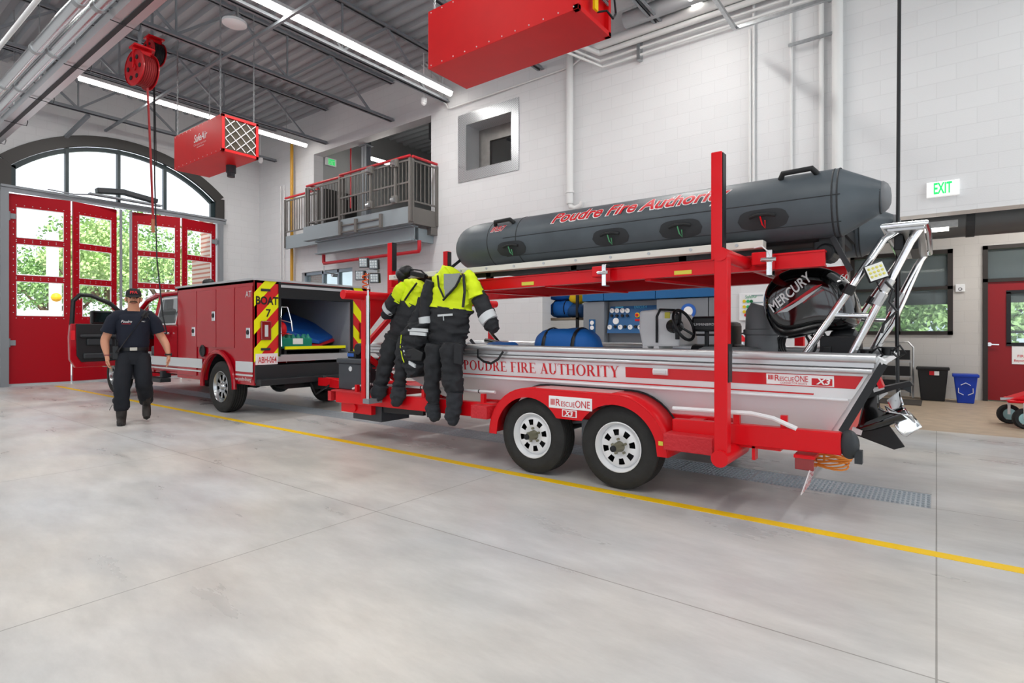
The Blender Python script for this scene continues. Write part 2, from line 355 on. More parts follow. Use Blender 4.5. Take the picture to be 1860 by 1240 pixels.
# folding doors
def leaf(name, ya, xa, yb, xb, ztop, rows, hinges):
    A = Vector((xa, ya, 0)); B = Vector((xb, yb, 0)); d = (B-A); L = d.length; d.normalize(); n = Vector((d.y, -d.x, 0))  # towards the room
    if n.x < 0: n = -n
    T = .055
    def P(s, z, o=0): return A + d*s + n*o + Vector((0, 0, z))
    mb = MB(); ed = .13
    def slab(s0, s1, z0, z1): mb.prism([P(s0, z0, -T/2), P(s1, z0, -T/2), P(s1, z1, -T/2), P(s0, z1, -T/2)], n*T)
    slab(0, ed, .06, ztop); slab(L-ed, L, .06, ztop); z = .06
    for (a, b) in rows: slab(ed, L-ed, z, a); z = b
    slab(ed, L-ed, z, ztop)
    o = struct(mb, name, DRED)
    gl = MB(); bd = MB(); bo = MB()
    for (a, b) in rows:
        gl.add([P(ed, a), P(L-ed, a), P(L-ed, b), P(ed, b)], [(0, 1, 2, 3)])
        for (s0, s1, z0, z1) in ((ed, ed+.015, a, b), (L-ed-.015, L-ed, a, b), (ed, L-ed, a, a+.015), (ed, L-ed, b-.015, b)):
            bd.prism([P(s0, z0, .0), P(s1, z0, .0), P(s1, z1, .0), P(s0, z1, .0)], n*.03)
        k = 6
        for i in range(k+1):
            for zz in (a-.05, b+.05): bo.cyl(P(ed+(L-2*ed)*i/k, zz, T/2), P(ed+(L-2*ed)*i/k, zz, T/2+.006), .009, 6)
        for i in range(5):
            for ss in (ed-.05, L-ed+.05): bo.cyl(P(ss, a+(b-a)*(i+.5)/5, T/2), P(ss, a+(b-a)*(i+.5)/5, T/2+.006), .009, 6)
    build(gl, 'glass', GLASS, o); build(bd, 'glazing_bead', WHITE, o); build(bo, 'bolt', GALV, o)
    sw = MB(); sw.prism([P(0, .0, -.02), P(L, .0, -.02), P(L, .07, -.02), P(0, .07, -.02)], n*.04); build(sw, 'bottom_seal', mat('seal_grey', '#b9bcbe', .5), o)
    if hinges:
        for z in (1.0, 3.9):
            h = MB(); s0 = 0 if hinges == 'a' else L
            sg = 1 if hinges == 'a' else -1
            h.prism([P(s0-sg*.16, z-.06, .035), P(s0+sg*.12, z-.06, .035), P(s0+sg*.12, z+.06, .035), P(s0-sg*.16, z+.06, .035)], n*.02)
            h.cyl(P(s0, z-.1, .05), P(s0, z+.1, .05), .03, 10); build(h, 'hinge', STEELG, o)
    return o
R3 = [(1.62, 2.42), (2.56, 3.28), (3.42, 4.12)]
leaf('door_1', 3.16, WX+.02, 4.26, WX+.20, 4.42, R3, 'a')
leaf('door_2', 4.30, WX+.20, 5.27, WX-.02, 4.42, R3, None)
leaf('door_3', 5.62, WX-.02, 6.72, WX+.20, 4.42, R3, None)
leaf('door_4', 6.77, WX+.20, 7.74, WX+.02, 4.42, R3, 'b')
tr = MB(); tr.bar((WX+.12, 3.0, 4.56), (WX+.12, 8.0, 4.56), .14, .05); tr.bar((WX+.14, 3.0, 4.48), (WX+.14, 8.0, 4.48), .03, .09)
tr.bar((WX+.1, 3.07, 0), (WX+.1, 3.07, 4.5), .12, .14); tr.bar((WX+.1, 7.86, 0), (WX+.1, 7.86, 4.5), .12, .12)
tr.bar((WX+.1, 5.34, .05), (WX+.1, 5.34, 4.42), .05, .05); tr.bar((WX+.1, 5.56, .05), (WX+.1, 5.56, 4.42), .05, .05)
tag(build(tr, 'door_track', STEELG), 'grey steel track and jamb frame around the red folding doors', 'track')
op = thing('door_operator', 'dark grey motor housing above the middle of the red folding doors', 'door opener', (WX+.2, 5.3, 4.6))
o_ = MB(); o_.bar((WX+.3, 4.75, 4.76), (WX+.3, 5.35, 4.84), .22, .13); o_.bar((WX+.3, 5.3, 4.84), (WX+.3, 6.1, 4.74), .2, .12); build(o_, 'housing', DARK, op, bevel=.02)
o_ = MB(); o_.bar((WX+.3, 4.6, 4.66), (WX+.3, 6.2, 4.64), .16, .04); o_.tube([(WX+.3, 4.75, 4.66), (WX+.3, 4.3, 4.58), (WX+.3, 3.8, 4.6)], .015, 6); build(o_, 'arm', STEELG, op)
# annex (behind the long wall): back wall with office window and red door, side returns, ceiling
wy = BY
OW = (aY(1545, 600, wy).x, aY(1731, 600, wy).x, aY(1731, 608, wy).z, aY(1731, 452, wy).z)
DX0 = aY(1785, 600, wy).x; DW = (DX0, DX0+1.15, 0, aY(1785, 447, wy).z)
struct(wall_y(MB(), wy, wy+.25, -7.2, 9, 0, 3.6, [OW, DW]), 'wall_back', BACKM)
wr = MB(); wr.bx((-7.3, WY+.3, 0), (-7.0, BY, 3.6)); struct(wr, 'wall_alcove', WALLX)
struct(MB().bx((-7.2, WY+.3, 3.6), (9, BY+6, 3.75)), 'ceiling_annex', mat('annex_ceiling', '#4a4c4e', .7))
wf = MB(); a, b, c, d = OW
for q in (((a, c), (b, c+.07)), ((a, d-.08), (b, d)), ((a, c), (a+.07, d)), ((b-.08, c), (b, d)), ((a, c+.85), (b, c+.91)), ((aY(1632, 600, wy).x-.03, c), (aY(1632, 600, wy).x+.03, d))):
    wf.bx((q[0][0], wy-.04, q[0][1]), (q[1][0], wy+.1, q[1][1]))
w2 = struct(wf, 'window_2', BROWN); DGL = mat('office_glass', '#cfdde0', .02, trans=.85, ior=1.2)
build(MB().bx((a, wy+.02, c), (b, wy+.035, d)), 'glass', DGL, w2)
df = MB(); a, b, c, d = DW; ZD = aY(1785, 513, wy).z
df.bx((a, wy-.04, 0), (a+.07, wy+.1, d)); df.bx((b-.07, wy-.04, 0), (b, wy+.1, d)); df.bx((a, wy-.04, d-.07), (b, wy+.1, d)); df.bx((a, wy-.04, ZD), (b, wy+.1, ZD+.06))
w3 = struct(df, 'trim_2', BROWN); build(MB().bx((a, wy+.03, ZD), (b, wy+.045, d)), 'glass', DGL, w3)
VX0 = aY(1832, 600, wy).x; z0, z1 = aY(1840, 625, wy).z, aY(1840, 530, wy).z
dd = wall_y(MB(), wy-.0, wy+.045, a+.07, b-.07, .02, ZD, [(VX0, VX0+.62, z0, z1)])
d5 = struct(dd, 'door_5', mat('office_door_red', '#8d0f18', .4))
vf = MB()
for q in (((VX0-.03, z0-.03), (VX0+.65, z0+.03)), ((VX0-.03, z1-.03), (VX0+.65, z1+.03)), ((VX0-.03, z0), (VX0+.03, z1)), ((VX0+.59, z0), (VX0+.65, z1))): vf.bx((q[0][0], wy-.02, q[0][1]), (q[1][0], wy+.06, q[1][1]))
build(vf, 'vision_frame', BLACK, d5); build(MB().bx((VX0, wy+.02, z0), (VX0+.62, wy+.03, z1)), 'glass', DGL, d5)
hp = aY(1797, 625, wy-.03); h = MB(); h.cyl((hp.x, wy-.03, hp.z), (hp.x, wy, hp.z), .035, 16); h.cyl((hp.x, wy-.06, hp.z), (hp.x, wy-.02, hp.z), .014, 8); h.bar((hp.x-.01, wy-.06, hp.z), (hp.x+.13, wy-.06, hp.z-.005), .018, .02); build(h, 'lever_handle', CHROME, d5)
sg = thing('door_sign', 'white notice with red lettering on the red office door', 'sign', (hp.x+.6, wy-.012, .9))
s0 = aY(1838, 661, wy-.012); s1 = aY(1838, 628, wy-.012); build(MB().bx((s0.x, wy-.012, s0.z), (s0.x+.48, wy-.002, s1.z)), 'sign_panel', LETW, sg)
text(sg, 'NO', (s0.x+.17, wy-.013, s1.z-.115), (1, 0, 0), (0, 0, 1), .11, LETR, bold=.02); text(sg, 'FIRE GEAR', (s0.x+.07, wy-.013, s1.z-.2), (1, 0, 0), (0, 0, 1), .065, LETR, bold=.01); text(sg, 'Beyond This Point', (s0.x+.025, wy-.013, s1.z-.275), (1, 0, 0), (0, 0, 1), .055, LETR, bold=.01)
# room behind the office window
ob = MB(); ob.bx((-7, wy+5.2, 0), (9, wy+5.3, .85)); ob.bx((-7, wy+5.2, 1.98), (9, wy+5.3, 3.6)); ob.bx((-7.1, wy+.25, 0), (-7, wy+5.3, 3.6)); ob.bx((9, WY+.3, 0), (9.1, wy+5.3, 3.6))
for x in (-3.2, -1.1, 1.0, 3.4): ob.bx((x, wy+5.2, .8), (x+.16, wy+5.3, 2.0))
ob.bx((-7, wy+5.2, 1.22), (9, wy+5.26, 1.28))
struct(ob, 'wall_office', mat('office_wall', '#565c5e', .6)); struct(MB().bx((-7, wy+.25, -.1), (9, wy+5.3, 0)), 'floor_office', TANM)
# mezzanine room behind the balcony opening
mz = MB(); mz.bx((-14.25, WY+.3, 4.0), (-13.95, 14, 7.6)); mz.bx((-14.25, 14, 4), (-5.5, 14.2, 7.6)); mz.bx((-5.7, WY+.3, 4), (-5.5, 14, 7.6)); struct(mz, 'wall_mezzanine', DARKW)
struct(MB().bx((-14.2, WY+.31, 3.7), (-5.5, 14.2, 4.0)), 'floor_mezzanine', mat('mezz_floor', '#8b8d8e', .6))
# near side wall behind the camera with tall bay openings, and a far right end wall
nw = wall_y(MB(), -7.3, -7, -17.2, 9, 0, 7.6, [(x, x+3.6, .3, 5.6) for x in (-16, -11.5, -7, -2.5, 2, )]); struct(nw, 'wall_near', WALLP)
for k, x in enumerate((-16, -11.5, -7, -2.5, 2)):
    mm = MB(); mm.bx((x+1.15, -7.2, .3), (x+1.25, -7.1, 5.6)); mm.bx((x+2.35, -7.2, .3), (x+2.45, -7.1, 5.6))
    for z in (.3, 1.9, 3.4, 4.9): mm.bx((x, -7.2, z-.1), (x+3.6, -7.1, z+.12))
    struct(mm, 'window_%d' % (k+5), DRED)
# ================================================================ CEILING: corrugated deck
c = MB(); prof = []; y = -7.4; p_ = .275
while y < 14.3:
    prof += [(y, 0), (y+.09, 0), (y+.13, .085), (y+.235, .085)]; y += p_
n = len(prof); vs = [(-17.3, a, CEIL+b) for a, b in prof]+[(9, a, CEIL+b) for a, b in prof]
c.add(vs, [(i, i+1, n+i+1, n+i) for i in range(n-1)]); c.bx((-17.3, -7.4, CEIL+.2), (9, 14.3, CEIL+.3))
struct(c, 'ceiling', mat('deck_grey', '#a6aaae', .45, .15))
# ================================================================ OVERHEAD
LBL = ['steel bar joist nearest the arched window wall', 'steel bar joist passing just beyond the small red air cleaner', 'steel bar joist between the small red air cleaner and the double strip light', 'steel bar joist beside the strip light that ends at the training window', 'steel bar joist above the large red air cleaner', 'steel bar joist over the near end of the boat trailer', 'steel bar joist above the stern of the inflatable raft']
for i, X in enumerate((-15.9, -13.3, -10.6, -8.75, -6.2, -3.7, -1.2)):
    j = thing('bar_joist', LBL[i], 'joist', (X, 9, 6.4), 'roof joists')
    for nm, z in (('bottom_chord', 6.4), ('top_chord', 7.32)):
        m = MB()
        for s in (-1, 1): m.bx((X+s*.02, -6.9, z), (X+s*.075, WY-.02, z+.012)); m.bx((X+s*.02, -6.9, z), (X+s*.03, WY-.02, z+.075))
        build(m, nm, STEELG, j)
    y = 8.4; up = True; k = 0
    while y > -6.0:
        z0, z1 = (6.45, 7.33) if up else (7.33, 6.45)
        build(MB().bar((X, y, z0), (X, y-1.05, z1), .045, .045), 'web_bar', STEELG, j)
        if not up: build(MB().bar((X, y-1.05, 6.45), (X, y-1.05, 7.33), .03, .03), 'web_post', STEELG, j)
        y -= 1.05; up = not up
br = MB()
tag(build(MB().bar((-16.8, 5.0, 6.36), (-.5, 5.0, 6.36), .05, .05), 'bridging_bar', STEELG), 'grey bridging angle running under the joists over the red doors', 'brace')
tag(build(MB().bar((-15.9, 4.4, 6.36), (-16.9, 4.2, 5.98), .07, .07), 'wall_brace', STEELG), 'short diagonal brace from joist to wall above the arch', 'brace')
def strip(X, y0, y1, lab, z=6.46, e=125):
    t = thing('strip_light', lab, 'light', (X, (y0+y1)/2, z), 'overhead strip lights')
    m = MB(); m.prism([(X-.09, y0, z+.02), (X-.05, y0, z+.1), (X+.05, y0, z+.1), (X+.09, y0, z+.02)], (0, y1-y0, 0)); build(m, 'housing', WHITE, t)
    n = max(1, round((y1-y0)/1.3)); L = (y1-y0)/n
    for i in range(n):
        build(MB().tube([(X, y0+i*L+.01, z), (X, y0+(i+1)*L-.01, z)], .055, 12), 'diffuser', LITE, t)
    for yy in (y0+.4, y1-.6): build(MB().cyl((X, yy, z+.1), (X, yy, 7.4), .006, 5), 'hanger_rod', GALV, t)
    area((X, (y0+y1)/2-.5, z-.07), (0, 0, 0), .12, y1-y0-1.2, e)
strip(-14.0, 3.7, 8.9, 'lit white strip light hanging behind the small red air cleaner')
strip(-8.46, 3.7, 8.9, 'long lit white strip light ending at the perforated window surround')
strip(-3.05, 3.7, 8.9, 'lit strip light showing only its end right of the large red air cleaner')
strip(-11.1, -2.5, 2.45, 'strip light at the top left corner above the shiny ducts')
strip(-5.7, -2.5, 2.45, 'added unseen strip light above the yellow floor stripe, out of the picture at the top')  # extra fixture added to light the room, none is seen here
strip(-.5, -2.5, 2.45, 'added unseen strip light directly over the viewer, out of the picture')  # added overhead for fill light, not a known fixture
strip(3.5, 3.7, 8.9, 'added unseen strip light right of the office door bay, out of the picture')  # unseen lamp added for more light from the right
for X, lab in ((-13.2, 'short grey unistrut rail ending near the yellow gas pipe'), (-15.4, 'short grey unistrut rail nearest the end wall')):
    pass
# air cleaners
def chain(mb, p, q):
    p = Vector(p); q = Vector(q); n = int((q-p).length/.05)
    for i in range(n):
        c = p+(q-p)*((i+.5)/n); a = (i % 2)*PI/2; dx = Vector((math.cos(a), math.sin(a), 0))
        mb.tube([c+dx*(.012*math.cos(t))+Vector((0, 0, .032*math.sin(t))) for t in [k*PI/3 for k in range(6)]], .007, 4, closed=True)
def cleaner(x0, x1, y0, y1, z0, z1, lab, big):
    t = thing('air_cleaner', lab, 'air cleaner', ((x0+x1)/2, (y0+y1)/2, z0), 'hanging red air cleaners')
    m = MB(); T = .02
    m.bx((x0, y0, z0), (x1-.05, y1, z1)); build(m, 'cabinet', BOXRED, t, bevel=.004)
    m = MB(); r = .05
    for a, b in (((y0, z0), (y1, z0+r)), ((y0, z1-r), (y1, z1)), ((y0, z0), (y0+r, z1)), ((y1-r, z0), (y1, z1))): m.bx((x1-.06, a[0], a[1]), (x1, b[0], b[1]))
    build(m, 'end_frame', BOXRED, t, bevel=.003)
    c = MB()
    for (x, y) in ((x0+.08, y0+.03), (x0+.08, y1-.03), (x1-.12, y0+.03), (x1-.12, y1-.03)):
        c = MB(); chain(c, (x, y, z1), (x, y, 7.3)); build(c, 'hanger_chain', GALV, t)
    r_ = MB()
    for i in range(12):
        for z in (z0+.03, z1-.03): r_.ball((x0+.05+(x1-x0-.1)*i/11, y0-.001, z), .008, 6, 4)
    build(r_, 'rivet', mat('rivet', '#d9d0d0', .4, .5), t)
    return t
small = cleaner(-12.2, -10.2, 4.8, 5.48, 4.50, 5.17, 'small looking red air cleaner box hanging by chains near the arched window', False)
m = MB()
for i in range(16): m.prism([(-10.24, 4.86+i*.0355, 4.56), (-10.205, 4.878+i*.0355, 4.56), (-10.24, 4.896+i*.0355, 4.56)], (0, 0, .55))
build(m, 'filter', mat('filter_tan', '#7d7568', .8), small)
m = MB(); W_ = .56; H_ = .55
for k in (-2, -1, 0, 1, 2):
    for s in (1, -1):
        pts = []
        for tt in range(0, 21):
            a = tt/20; b = (s*(a-.5)+.5+k*.34)
            if 0 <= b <= 1: pts.append((-10.195, 4.86+a*W_, 4.56+b*H_))
        if len(pts) > 1: m.bar(pts[0], pts[-1], .014, .008, up=(1, 0, 0))
build(m, 'filter_grid', WHITE, small)
text(small, 'SafeAir', (-11.32, 4.798, 4.86), (1, 0, .0), (0, 0, 1), .2, LETW, bold=.012, fit=.55, shear=.25); text(small, 'Corporation', (-11.32, 4.798, 4.79), (1, 0, 0), (0, 0, 1), .055, LETW, space=1.5, fit=.5); text(small, 'www.safeair.com', (-11.2, 4.798, 4.74), (1, 0, 0), (0, 0, 1), .04, LETW, fit=.3)
m = MB(); m.cyl((-11.0, 5.35, 4.5), (-11.0, 5.35, 4.36), .09, 16); m.cyl((-11.0, 5.35, 4.38), (-11.0, 5.35, 4.28), .07, 16); build(m, 'camera_pod', DARK, small)
big = cleaner(-4.72, -2.70, 4.58, 5.25, 4.30, 4.97, 'large red air cleaner box at the top middle, nearest the viewer', True)
m = MB()
for i in range(9):
    for j in range(7): m.bx((-2.71, 4.82+i*.042, 4.60+j*.05), (-2.697, 4.85+i*.042, 4.635+j*.05))
build(m, 'outlet_grille', GALV, big)
build(MB().bx((-2.70, 4.62, 4.48), (-2.695, 4.78, 4.66)), 'diagram_label', LETW, big)
m = MB(); m.bx((-2.695, 4.65, 4.51), (-2.692, 4.7, 4.62)); m.bx((-2.695, 4.7, 4.53), (-2.692, 4.75, 4.57)); build(m, 'diagram_print', BLACK, big)
m = MB(); m.bx((-2.70, 4.86, 4.42), (-2.675, 4.93, 4.58)); build(m, 'switch_plate', YEL, big)
m = MB(); m.cyl((-2.69, 4.90, 4.55), (-2.65, 4.90, 4.55), .025, 12); build(m, 'stop_button', LETR, big)
m = MB(); m.tube([(-2.7, 4.95, 4.43), (-2.62, 5.0, 4.44), (-2.6, 5.1, 4.4), (-2.62, 5.2, 4.5), (-2.66, 5.2, 4.9), (-2.66, 5.2, 7.2)], .012, 6); build(m, 'power_cord', BLACK, big)
# shiny exhaust rail and tubes at the top left
DUCT = mat('polished_duct', '#e3e6e8', .2, 1.0, bump=.12, bump_scale=3)
t = thing('exhaust_rail', 'polished metal exhaust extraction rail across the top left corner', 'duct', (-8, 2.66, 5.2))
m = MB(); m.prism([(-16.8, 2.80, 5.2), (-16.8, 2.82, 5.3), (-16.8, 2.74, 5.42), (-16.8, 2.60, 5.42), (-16.8, 2.52, 5.3), (-16.8, 2.54, 5.2)], (18, 0, 0)); build(m, 'rail', mat('rail_metal', '#dfe3e5', .34, .9), t)
m = MB(); m.bx((-16.8, 2.64, 5.19), (1.2, 2.70, 5.205)); build(m, 'slot_seal', DARK, t)
for x in (-15.5, -13.8, -12.1, -10.2, -8.3, -7): 
    m = MB(); m.tube([(x, 2.5, 5.45), (x, 2.84, 5.42), (x, 2.86, 5.25), (x, 2.84, 5.17), (x, 2.52, 5.18)], .007, 6); build(m, 'strap', DARK, t)
    build(MB().cyl((x, 2.66, 5.42), (x, 2.66, 7.3), .008, 6), 'hanger_rod', GALV, t)
for Y, Z, r, lab in ((2.42, 5.34, .085, 'round shiny duct lying directly against the exhaust rail'), (2.22, 5.30, .075, 'outer round shiny duct farthest left of the exhaust rail')):
    m = MB(); m.tube([(-16.8, Y, Z), (1.2, Y, Z)], r, 20)
    o = tag(build(m, 'round_duct', DUCT, smooth=True, origin=(-8, Y, Z)), lab, 'duct')
    for k in range(9): build(MB().tube([(-16+k*1.9, Y, Z), (-15.9+k*1.9, Y, Z)], r+.008, 20), 'coupling', GALV, o, smooth=True)
tag(build(MB().tube([(-15.0, 1.98, 5.6), (-12, 2.0, 5.55), (-6, 2.0, 5.45), (0, 2.02, 5.5)], .03, 10), 'bundled_cable', WHITE, smooth=True), 'white cable bundle above the shiny ducts at the far top left', 'cable')
# hose reels
def reel(c, r, w, lab, hose, drop, tip, ds, col):
    c = Vector(c); t = thing('hose_reel', lab, 'hose reel', c, 'overhead hose reels')
    ax = Vector((math.cos(-1.43), math.sin(-1.43), 0))
    for s in (-1, 1):
        m = MB(); q = c+ax*(s*w/2); m.lathe(q, ax*s, [(0, .04), (.005, r*.4), (.02, r*.75), (.0, r), (.015, r)], 28); m.cyl(q-ax*.01, q+ax*.02, .05, 12)
        build(m, 'side_disc', mat('reel_red', '#b80f1a', .3, coat=.4), t, smooth=True)
        m = MB(); u1 = Vector((-math.sin(-1.43), math.cos(-1.43), 0));pass
        for a in [k*PI/3 for k in range(6)]: build(MB().cyl(q+ax*s*.018+u1*(r*.6*math.cos(a))+V(0, 0, r*.6*math.sin(a)), q+ax*s*.024+u1*(r*.6*math.cos(a))+V(0, 0, r*.6*math.sin(a)), r*.13, 10), 'disc_opening', BLACK, t)
    m = MB()
    for k in range(7): m.tube([c+ax*(-w/2+w*(k+.5)/7)+Vector((-math.sin(-1.43), math.cos(-1.43), 0))*(r*.82*math.cos(a))+Vector((0, 0, r*.82*math.sin(a))) for a in [i*PI/12 for i in range(24)]], w/15, 6, closed=True)
    build(m, 'wound_hose', hose, t, smooth=True)
    m = MB(); m.bar(c+Vector((0, 0, r*1.15)), c+Vector((0, 0, -.0)), w*1.25, .05, up=(1, 0, 0)); m.bar(c+Vector((0, 0, r*1.15)), c+Vector((0, 0, r*1.25)), w*1.4, .25, up=(1, 0, 0)); build(m, 'bracket', RED, t)
    build(MB().bar(c+Vector((-.1, 0, r*1.25)), c+Vector((-.1, 0, 7.4-c.z)), .04, .04), 'mount_post', STEELG, t)
    m = MB(); m.tube([drop, (drop+tip)*.5+Vector((.01, 0, 0)), tip], ds, 8); build(m, 'hanging_hose', hose, t, smooth=True)
    if col: build(MB().cyl(tip, tip-Vector((0, 0, .22)), ds*1.5, 8), 'nozzle', mat('nozzle_copper', '#a86a4c', .4, .4), t)
    return t
RH = mat('hose_red', '#8e1f22', .6)
c1 = aY(258, 128, 3.7); d1 = aY(268, 160, 3.7); reel(c1, .30, .22, 'red reel with dark red hose, lower and left of the two overhead reels', RH, d1, aY(278, 398, 3.75), .018, True)
c2 = aY(280, 97, 4.35); reel(c2, .225, .2, 'smaller red reel with black cord, upper of the two overhead reels', BLACK, aY(279, 110, 4.35), aY(284, 300, 4.35), .009, False)
for (pts, r, lab, cm) in (([aY(279, 110, 4.32), aY(281, 330, 3.95), aY(285, 470, 3.98), aY(296, 575, 4.0), aY(303, 606, 4.05)], .012, 'black charging cord dropping from the reel to the truck cab', BLACK),
                          ([V(*aY(1634, -60, 5.6)), aY(1631, 380, 5.6), aY(1629, 600, 5.6), aY(1632, 760, 5.6)], .014, 'black cord hanging at right past the boat stern and ladder arch', BLACK)):
    tag(build(MB().tube(pts, r, 8), 'hanging_cord', cm, smooth=True), lab, 'cord')
cap_ = thing('access_point', 'white rounded wireless access point under the ceiling between strip light and joist', 'access point', aY(426, 42, 4.6))
p = aY(426, 42, 4.6); m = MB(); m.lathe(p-Vector((0, 0, .04)), (0, 0, 1), [(0, .01), (0, .15), (.02, .19), (.06, .19), (.08, .15), (.08, .01)], 28); build(m, 'body', WHITE, cap_, smooth=True)
build(MB().bar(p+Vector((.1, 0, .04)), p+Vector((.1, 0, 7.3-p.z)), .03), 'stem', GALV, cap_)
# pipes along the top of the long wall
PIPEW = mat('pipe_white', '#dddedd', .45); PIPEG = mat('duct_grey', '#a3a6a9', .5)
for zz, Y, r, x0, mm, lab in ((6.03, 9.0, .022, -4.8, PIPEW, 'thin white pipe, lowest run along the top of the long wall'), (6.15, 9.0, .022, -4.85, PIPEW, 'thin white pipe, second lowest run along the top of the long wall'), (6.28, 8.98, .05, -4.85, PIPEW, 'thick white pipe above the two thin wall runs'), (6.42, 8.95, .085, -4.95, PIPEW, 'thickest white insulated pipe run at the top of the wall'),
                            (6.52, 8.68, .13, -4.2, PIPEG, 'grey round duct, lower of two at the top right of the red box'), (6.62, 8.3, .13, -4.6, PIPEG, 'grey round duct with elbow, upper of two at the top right of the red box')):
    m = MB(); pts = [(x0, Y, zz), (2, Y, zz)] if Y > 8.6 else [(x0, Y, 7.3), (x0, Y, zz+.1), (x0+.05, Y, zz+.02), (x0+.14, Y, zz), (2, Y, zz)]
    if r < .06: pts = [(x0-.5, Y-.7, zz+.2)]+pts
    m.tube(pts, r, 16); tag(build(m, 'wall_pipe', mm, smooth=True), lab, 'pipe')
for X in (-4.1, -1.2): tag(build(MB().bx((X-.03, 8.98, 5.95), (X+.03, WY, 6.5)), 'pipe_strut', GALV), 'slotted strut holding the pipes high on the wall, %s' % ('beside the large red box' if X < -3 else 'near the four vertical pipes'), 'bracket')
q = aY(813, 196, 9.05); m = MB(); m.tube([(q.x-.5, 8.9, q.z+.45), (q.x-.05, 9.05, q.z+.1), (q.x, 9.06, q.z), (q.x+.1, 9.06, q.z-.03), (-5.5, 9.06, q.z-.0), (-5.2, 9.03, q.z+.1), (-5.0, 9.0, q.z+.5)], .018, 8); tag(build(m, 'conduit', PIPEW, smooth=True), 'thin painted conduit running above the perforated window surround', 'conduit')
q = aY(790, 150, 9.0); m = MB()
for dx in (0, .12, .22): m.tube([(q.x+dx-.5, 9.0, q.z+.6), (q.x+dx, 9.03, q.z+.1), (q.x+.12+dx*.2, 9.05, q.z-.35)], .018, 8)
tag(build(m, 'conduit_drop', PIPEW, smooth=True, origin=q), 'three bent conduits dropping to a box beside the balcony opening', 'conduit')
VP = [(1035, 6.6, 370, .065, 'white drain pipe with elbow, left of the training of four vertical pipes'), (1362, 5.9, 335, .022, 'thin white conduit, left of a close pair on the long wall'), (1369, 7, 335, .02, 'thin white conduit, right of a close pair on the long wall'), (1437, 7, 330, .02, 'thin vertical pipe, left of the group of three above the raft'), (1492, 7, 320, .035, 'medium vertical pipe, middle of the group of three above the raft'), (1521, 7, 320, .07, 'thick vertical white pipe, rightmost above the raft')]
VP[0] = (1035, 6.6, 370, .065, 'white drain pipe with elbow standing alone above the raft lettering')
for px, zt, yb, r, lab in VP:
    q = aY(px, yb, 9.1-r-.03); m = MB(); m.tube([(q.x, q.y, q.z if px == 1035 else 2.95), (q.x, q.y, zt)], r, 16)
    if px == 1035:
        m.tube([(q.x, q.y, q.z+.02), (q.x+.02, q.y, q.z-.06), (q.x+.12, q.y, q.z-.1), (q.x+.24, q.y, q.z-.06), (q.x+.27, q.y, q.z+.0)], .045, 12); m.tube([(q.x, q.y, q.z+.2), (q.x, q.y, q.z+.24)], .08, 16)
    tag(build(m, 'vertical_pipe', PIPEW, smooth=True), lab, 'pipe')
a_ = aY(1432, 83, 8.98); b_ = aY(1512, 62, 8.98); tag(build(MB().bar(a_, (b_.x, 8.98, a_.z), .04, .04), 'pipe_strut', GALV), 'horizontal slotted strut behind the three vertical pipes', 'bracket')
q0 = aY(1335, 52, 8.4); m = MB(); m.bar((q0.x, 8.4, q0.z), (2.5, 8.4, q0.z), .045, .045); m.bar((q0.x, 8.4, q0.z), (q0.x-.0, 7.2, q0.z+.0), .05, .05); tag(build(m, 'strut_rack', GALV), 'bright slotted strut frame at the top right of the picture', 'rack')
for px, lab in ((530, None),):
    q = aY(px, 515, 8.98); m = MB(); m.tube([(q.x, 8.98, 0), (q.x, 8.98, aY(px, 262, 8.98).z)], .045, 12); tag(build(m, 'gas_pipe', mat('gas_yellow', '#c9952a', .4)), 'yellow vertical gas pipe in the corner left of the balcony', 'pipe')
for px, r, lab in ((510, .018, 'thin grey vertical conduit left of the yellow gas pipe'), (516, .014, 'thinner grey conduit just left of the yellow gas pipe')):
    q = aY(px, 500, 9.05); tag(build(MB().tube([(q.x, 9.05, .8), (q.x, 9.05, 5.6)], r, 8), 'vertical_conduit', PIPEW), lab, 'conduit')
for X, lab in ((-15.9, 'dome camera on the far joist end'), (-9.0, 'small dome camera under the strip light end')):
    q = Vector((X, 8.6, 6.3)); m = MB(); m.cyl(q, q+Vector((0, 0, .1)), .07, 14); m.cyl(q, q+Vector((0, 0, 1.15)), .012, 6); m.ball(q, .06, 12, 8); tag(build(m, 'dome_camera', WHITE, smooth=True), lab, 'camera')
# exit sign
e = thing('exit_sign', 'white exit sign with bright green letters above the office bay', 'sign', (.07, WY-.03, 3.1))
xa = aY(1683, 345, WY-.06).x; xb = aY(1743, 345, WY-.06).x; zt = (aY(1683, 332, WY-.06).z+aY(1743, 325, WY-.06).z)/2; zb = (aY(1683, 359, WY-.06).z+aY(1743, 352, WY-.06).z)/2
build(MB().bx((xa, WY-.06, zb), (xb, WY-.002, zt)), 'sign_box', mat('sign_white', '#ffffff', .4, emit='#ffffff', es=.25), e, bevel=.004)
text(e, 'EXIT', (xa+.07, WY-.061, zb+.035), (1, 0, 0), (0, 0, 1), .2, EXG, bold=.02, fit=xb-xa-.15)
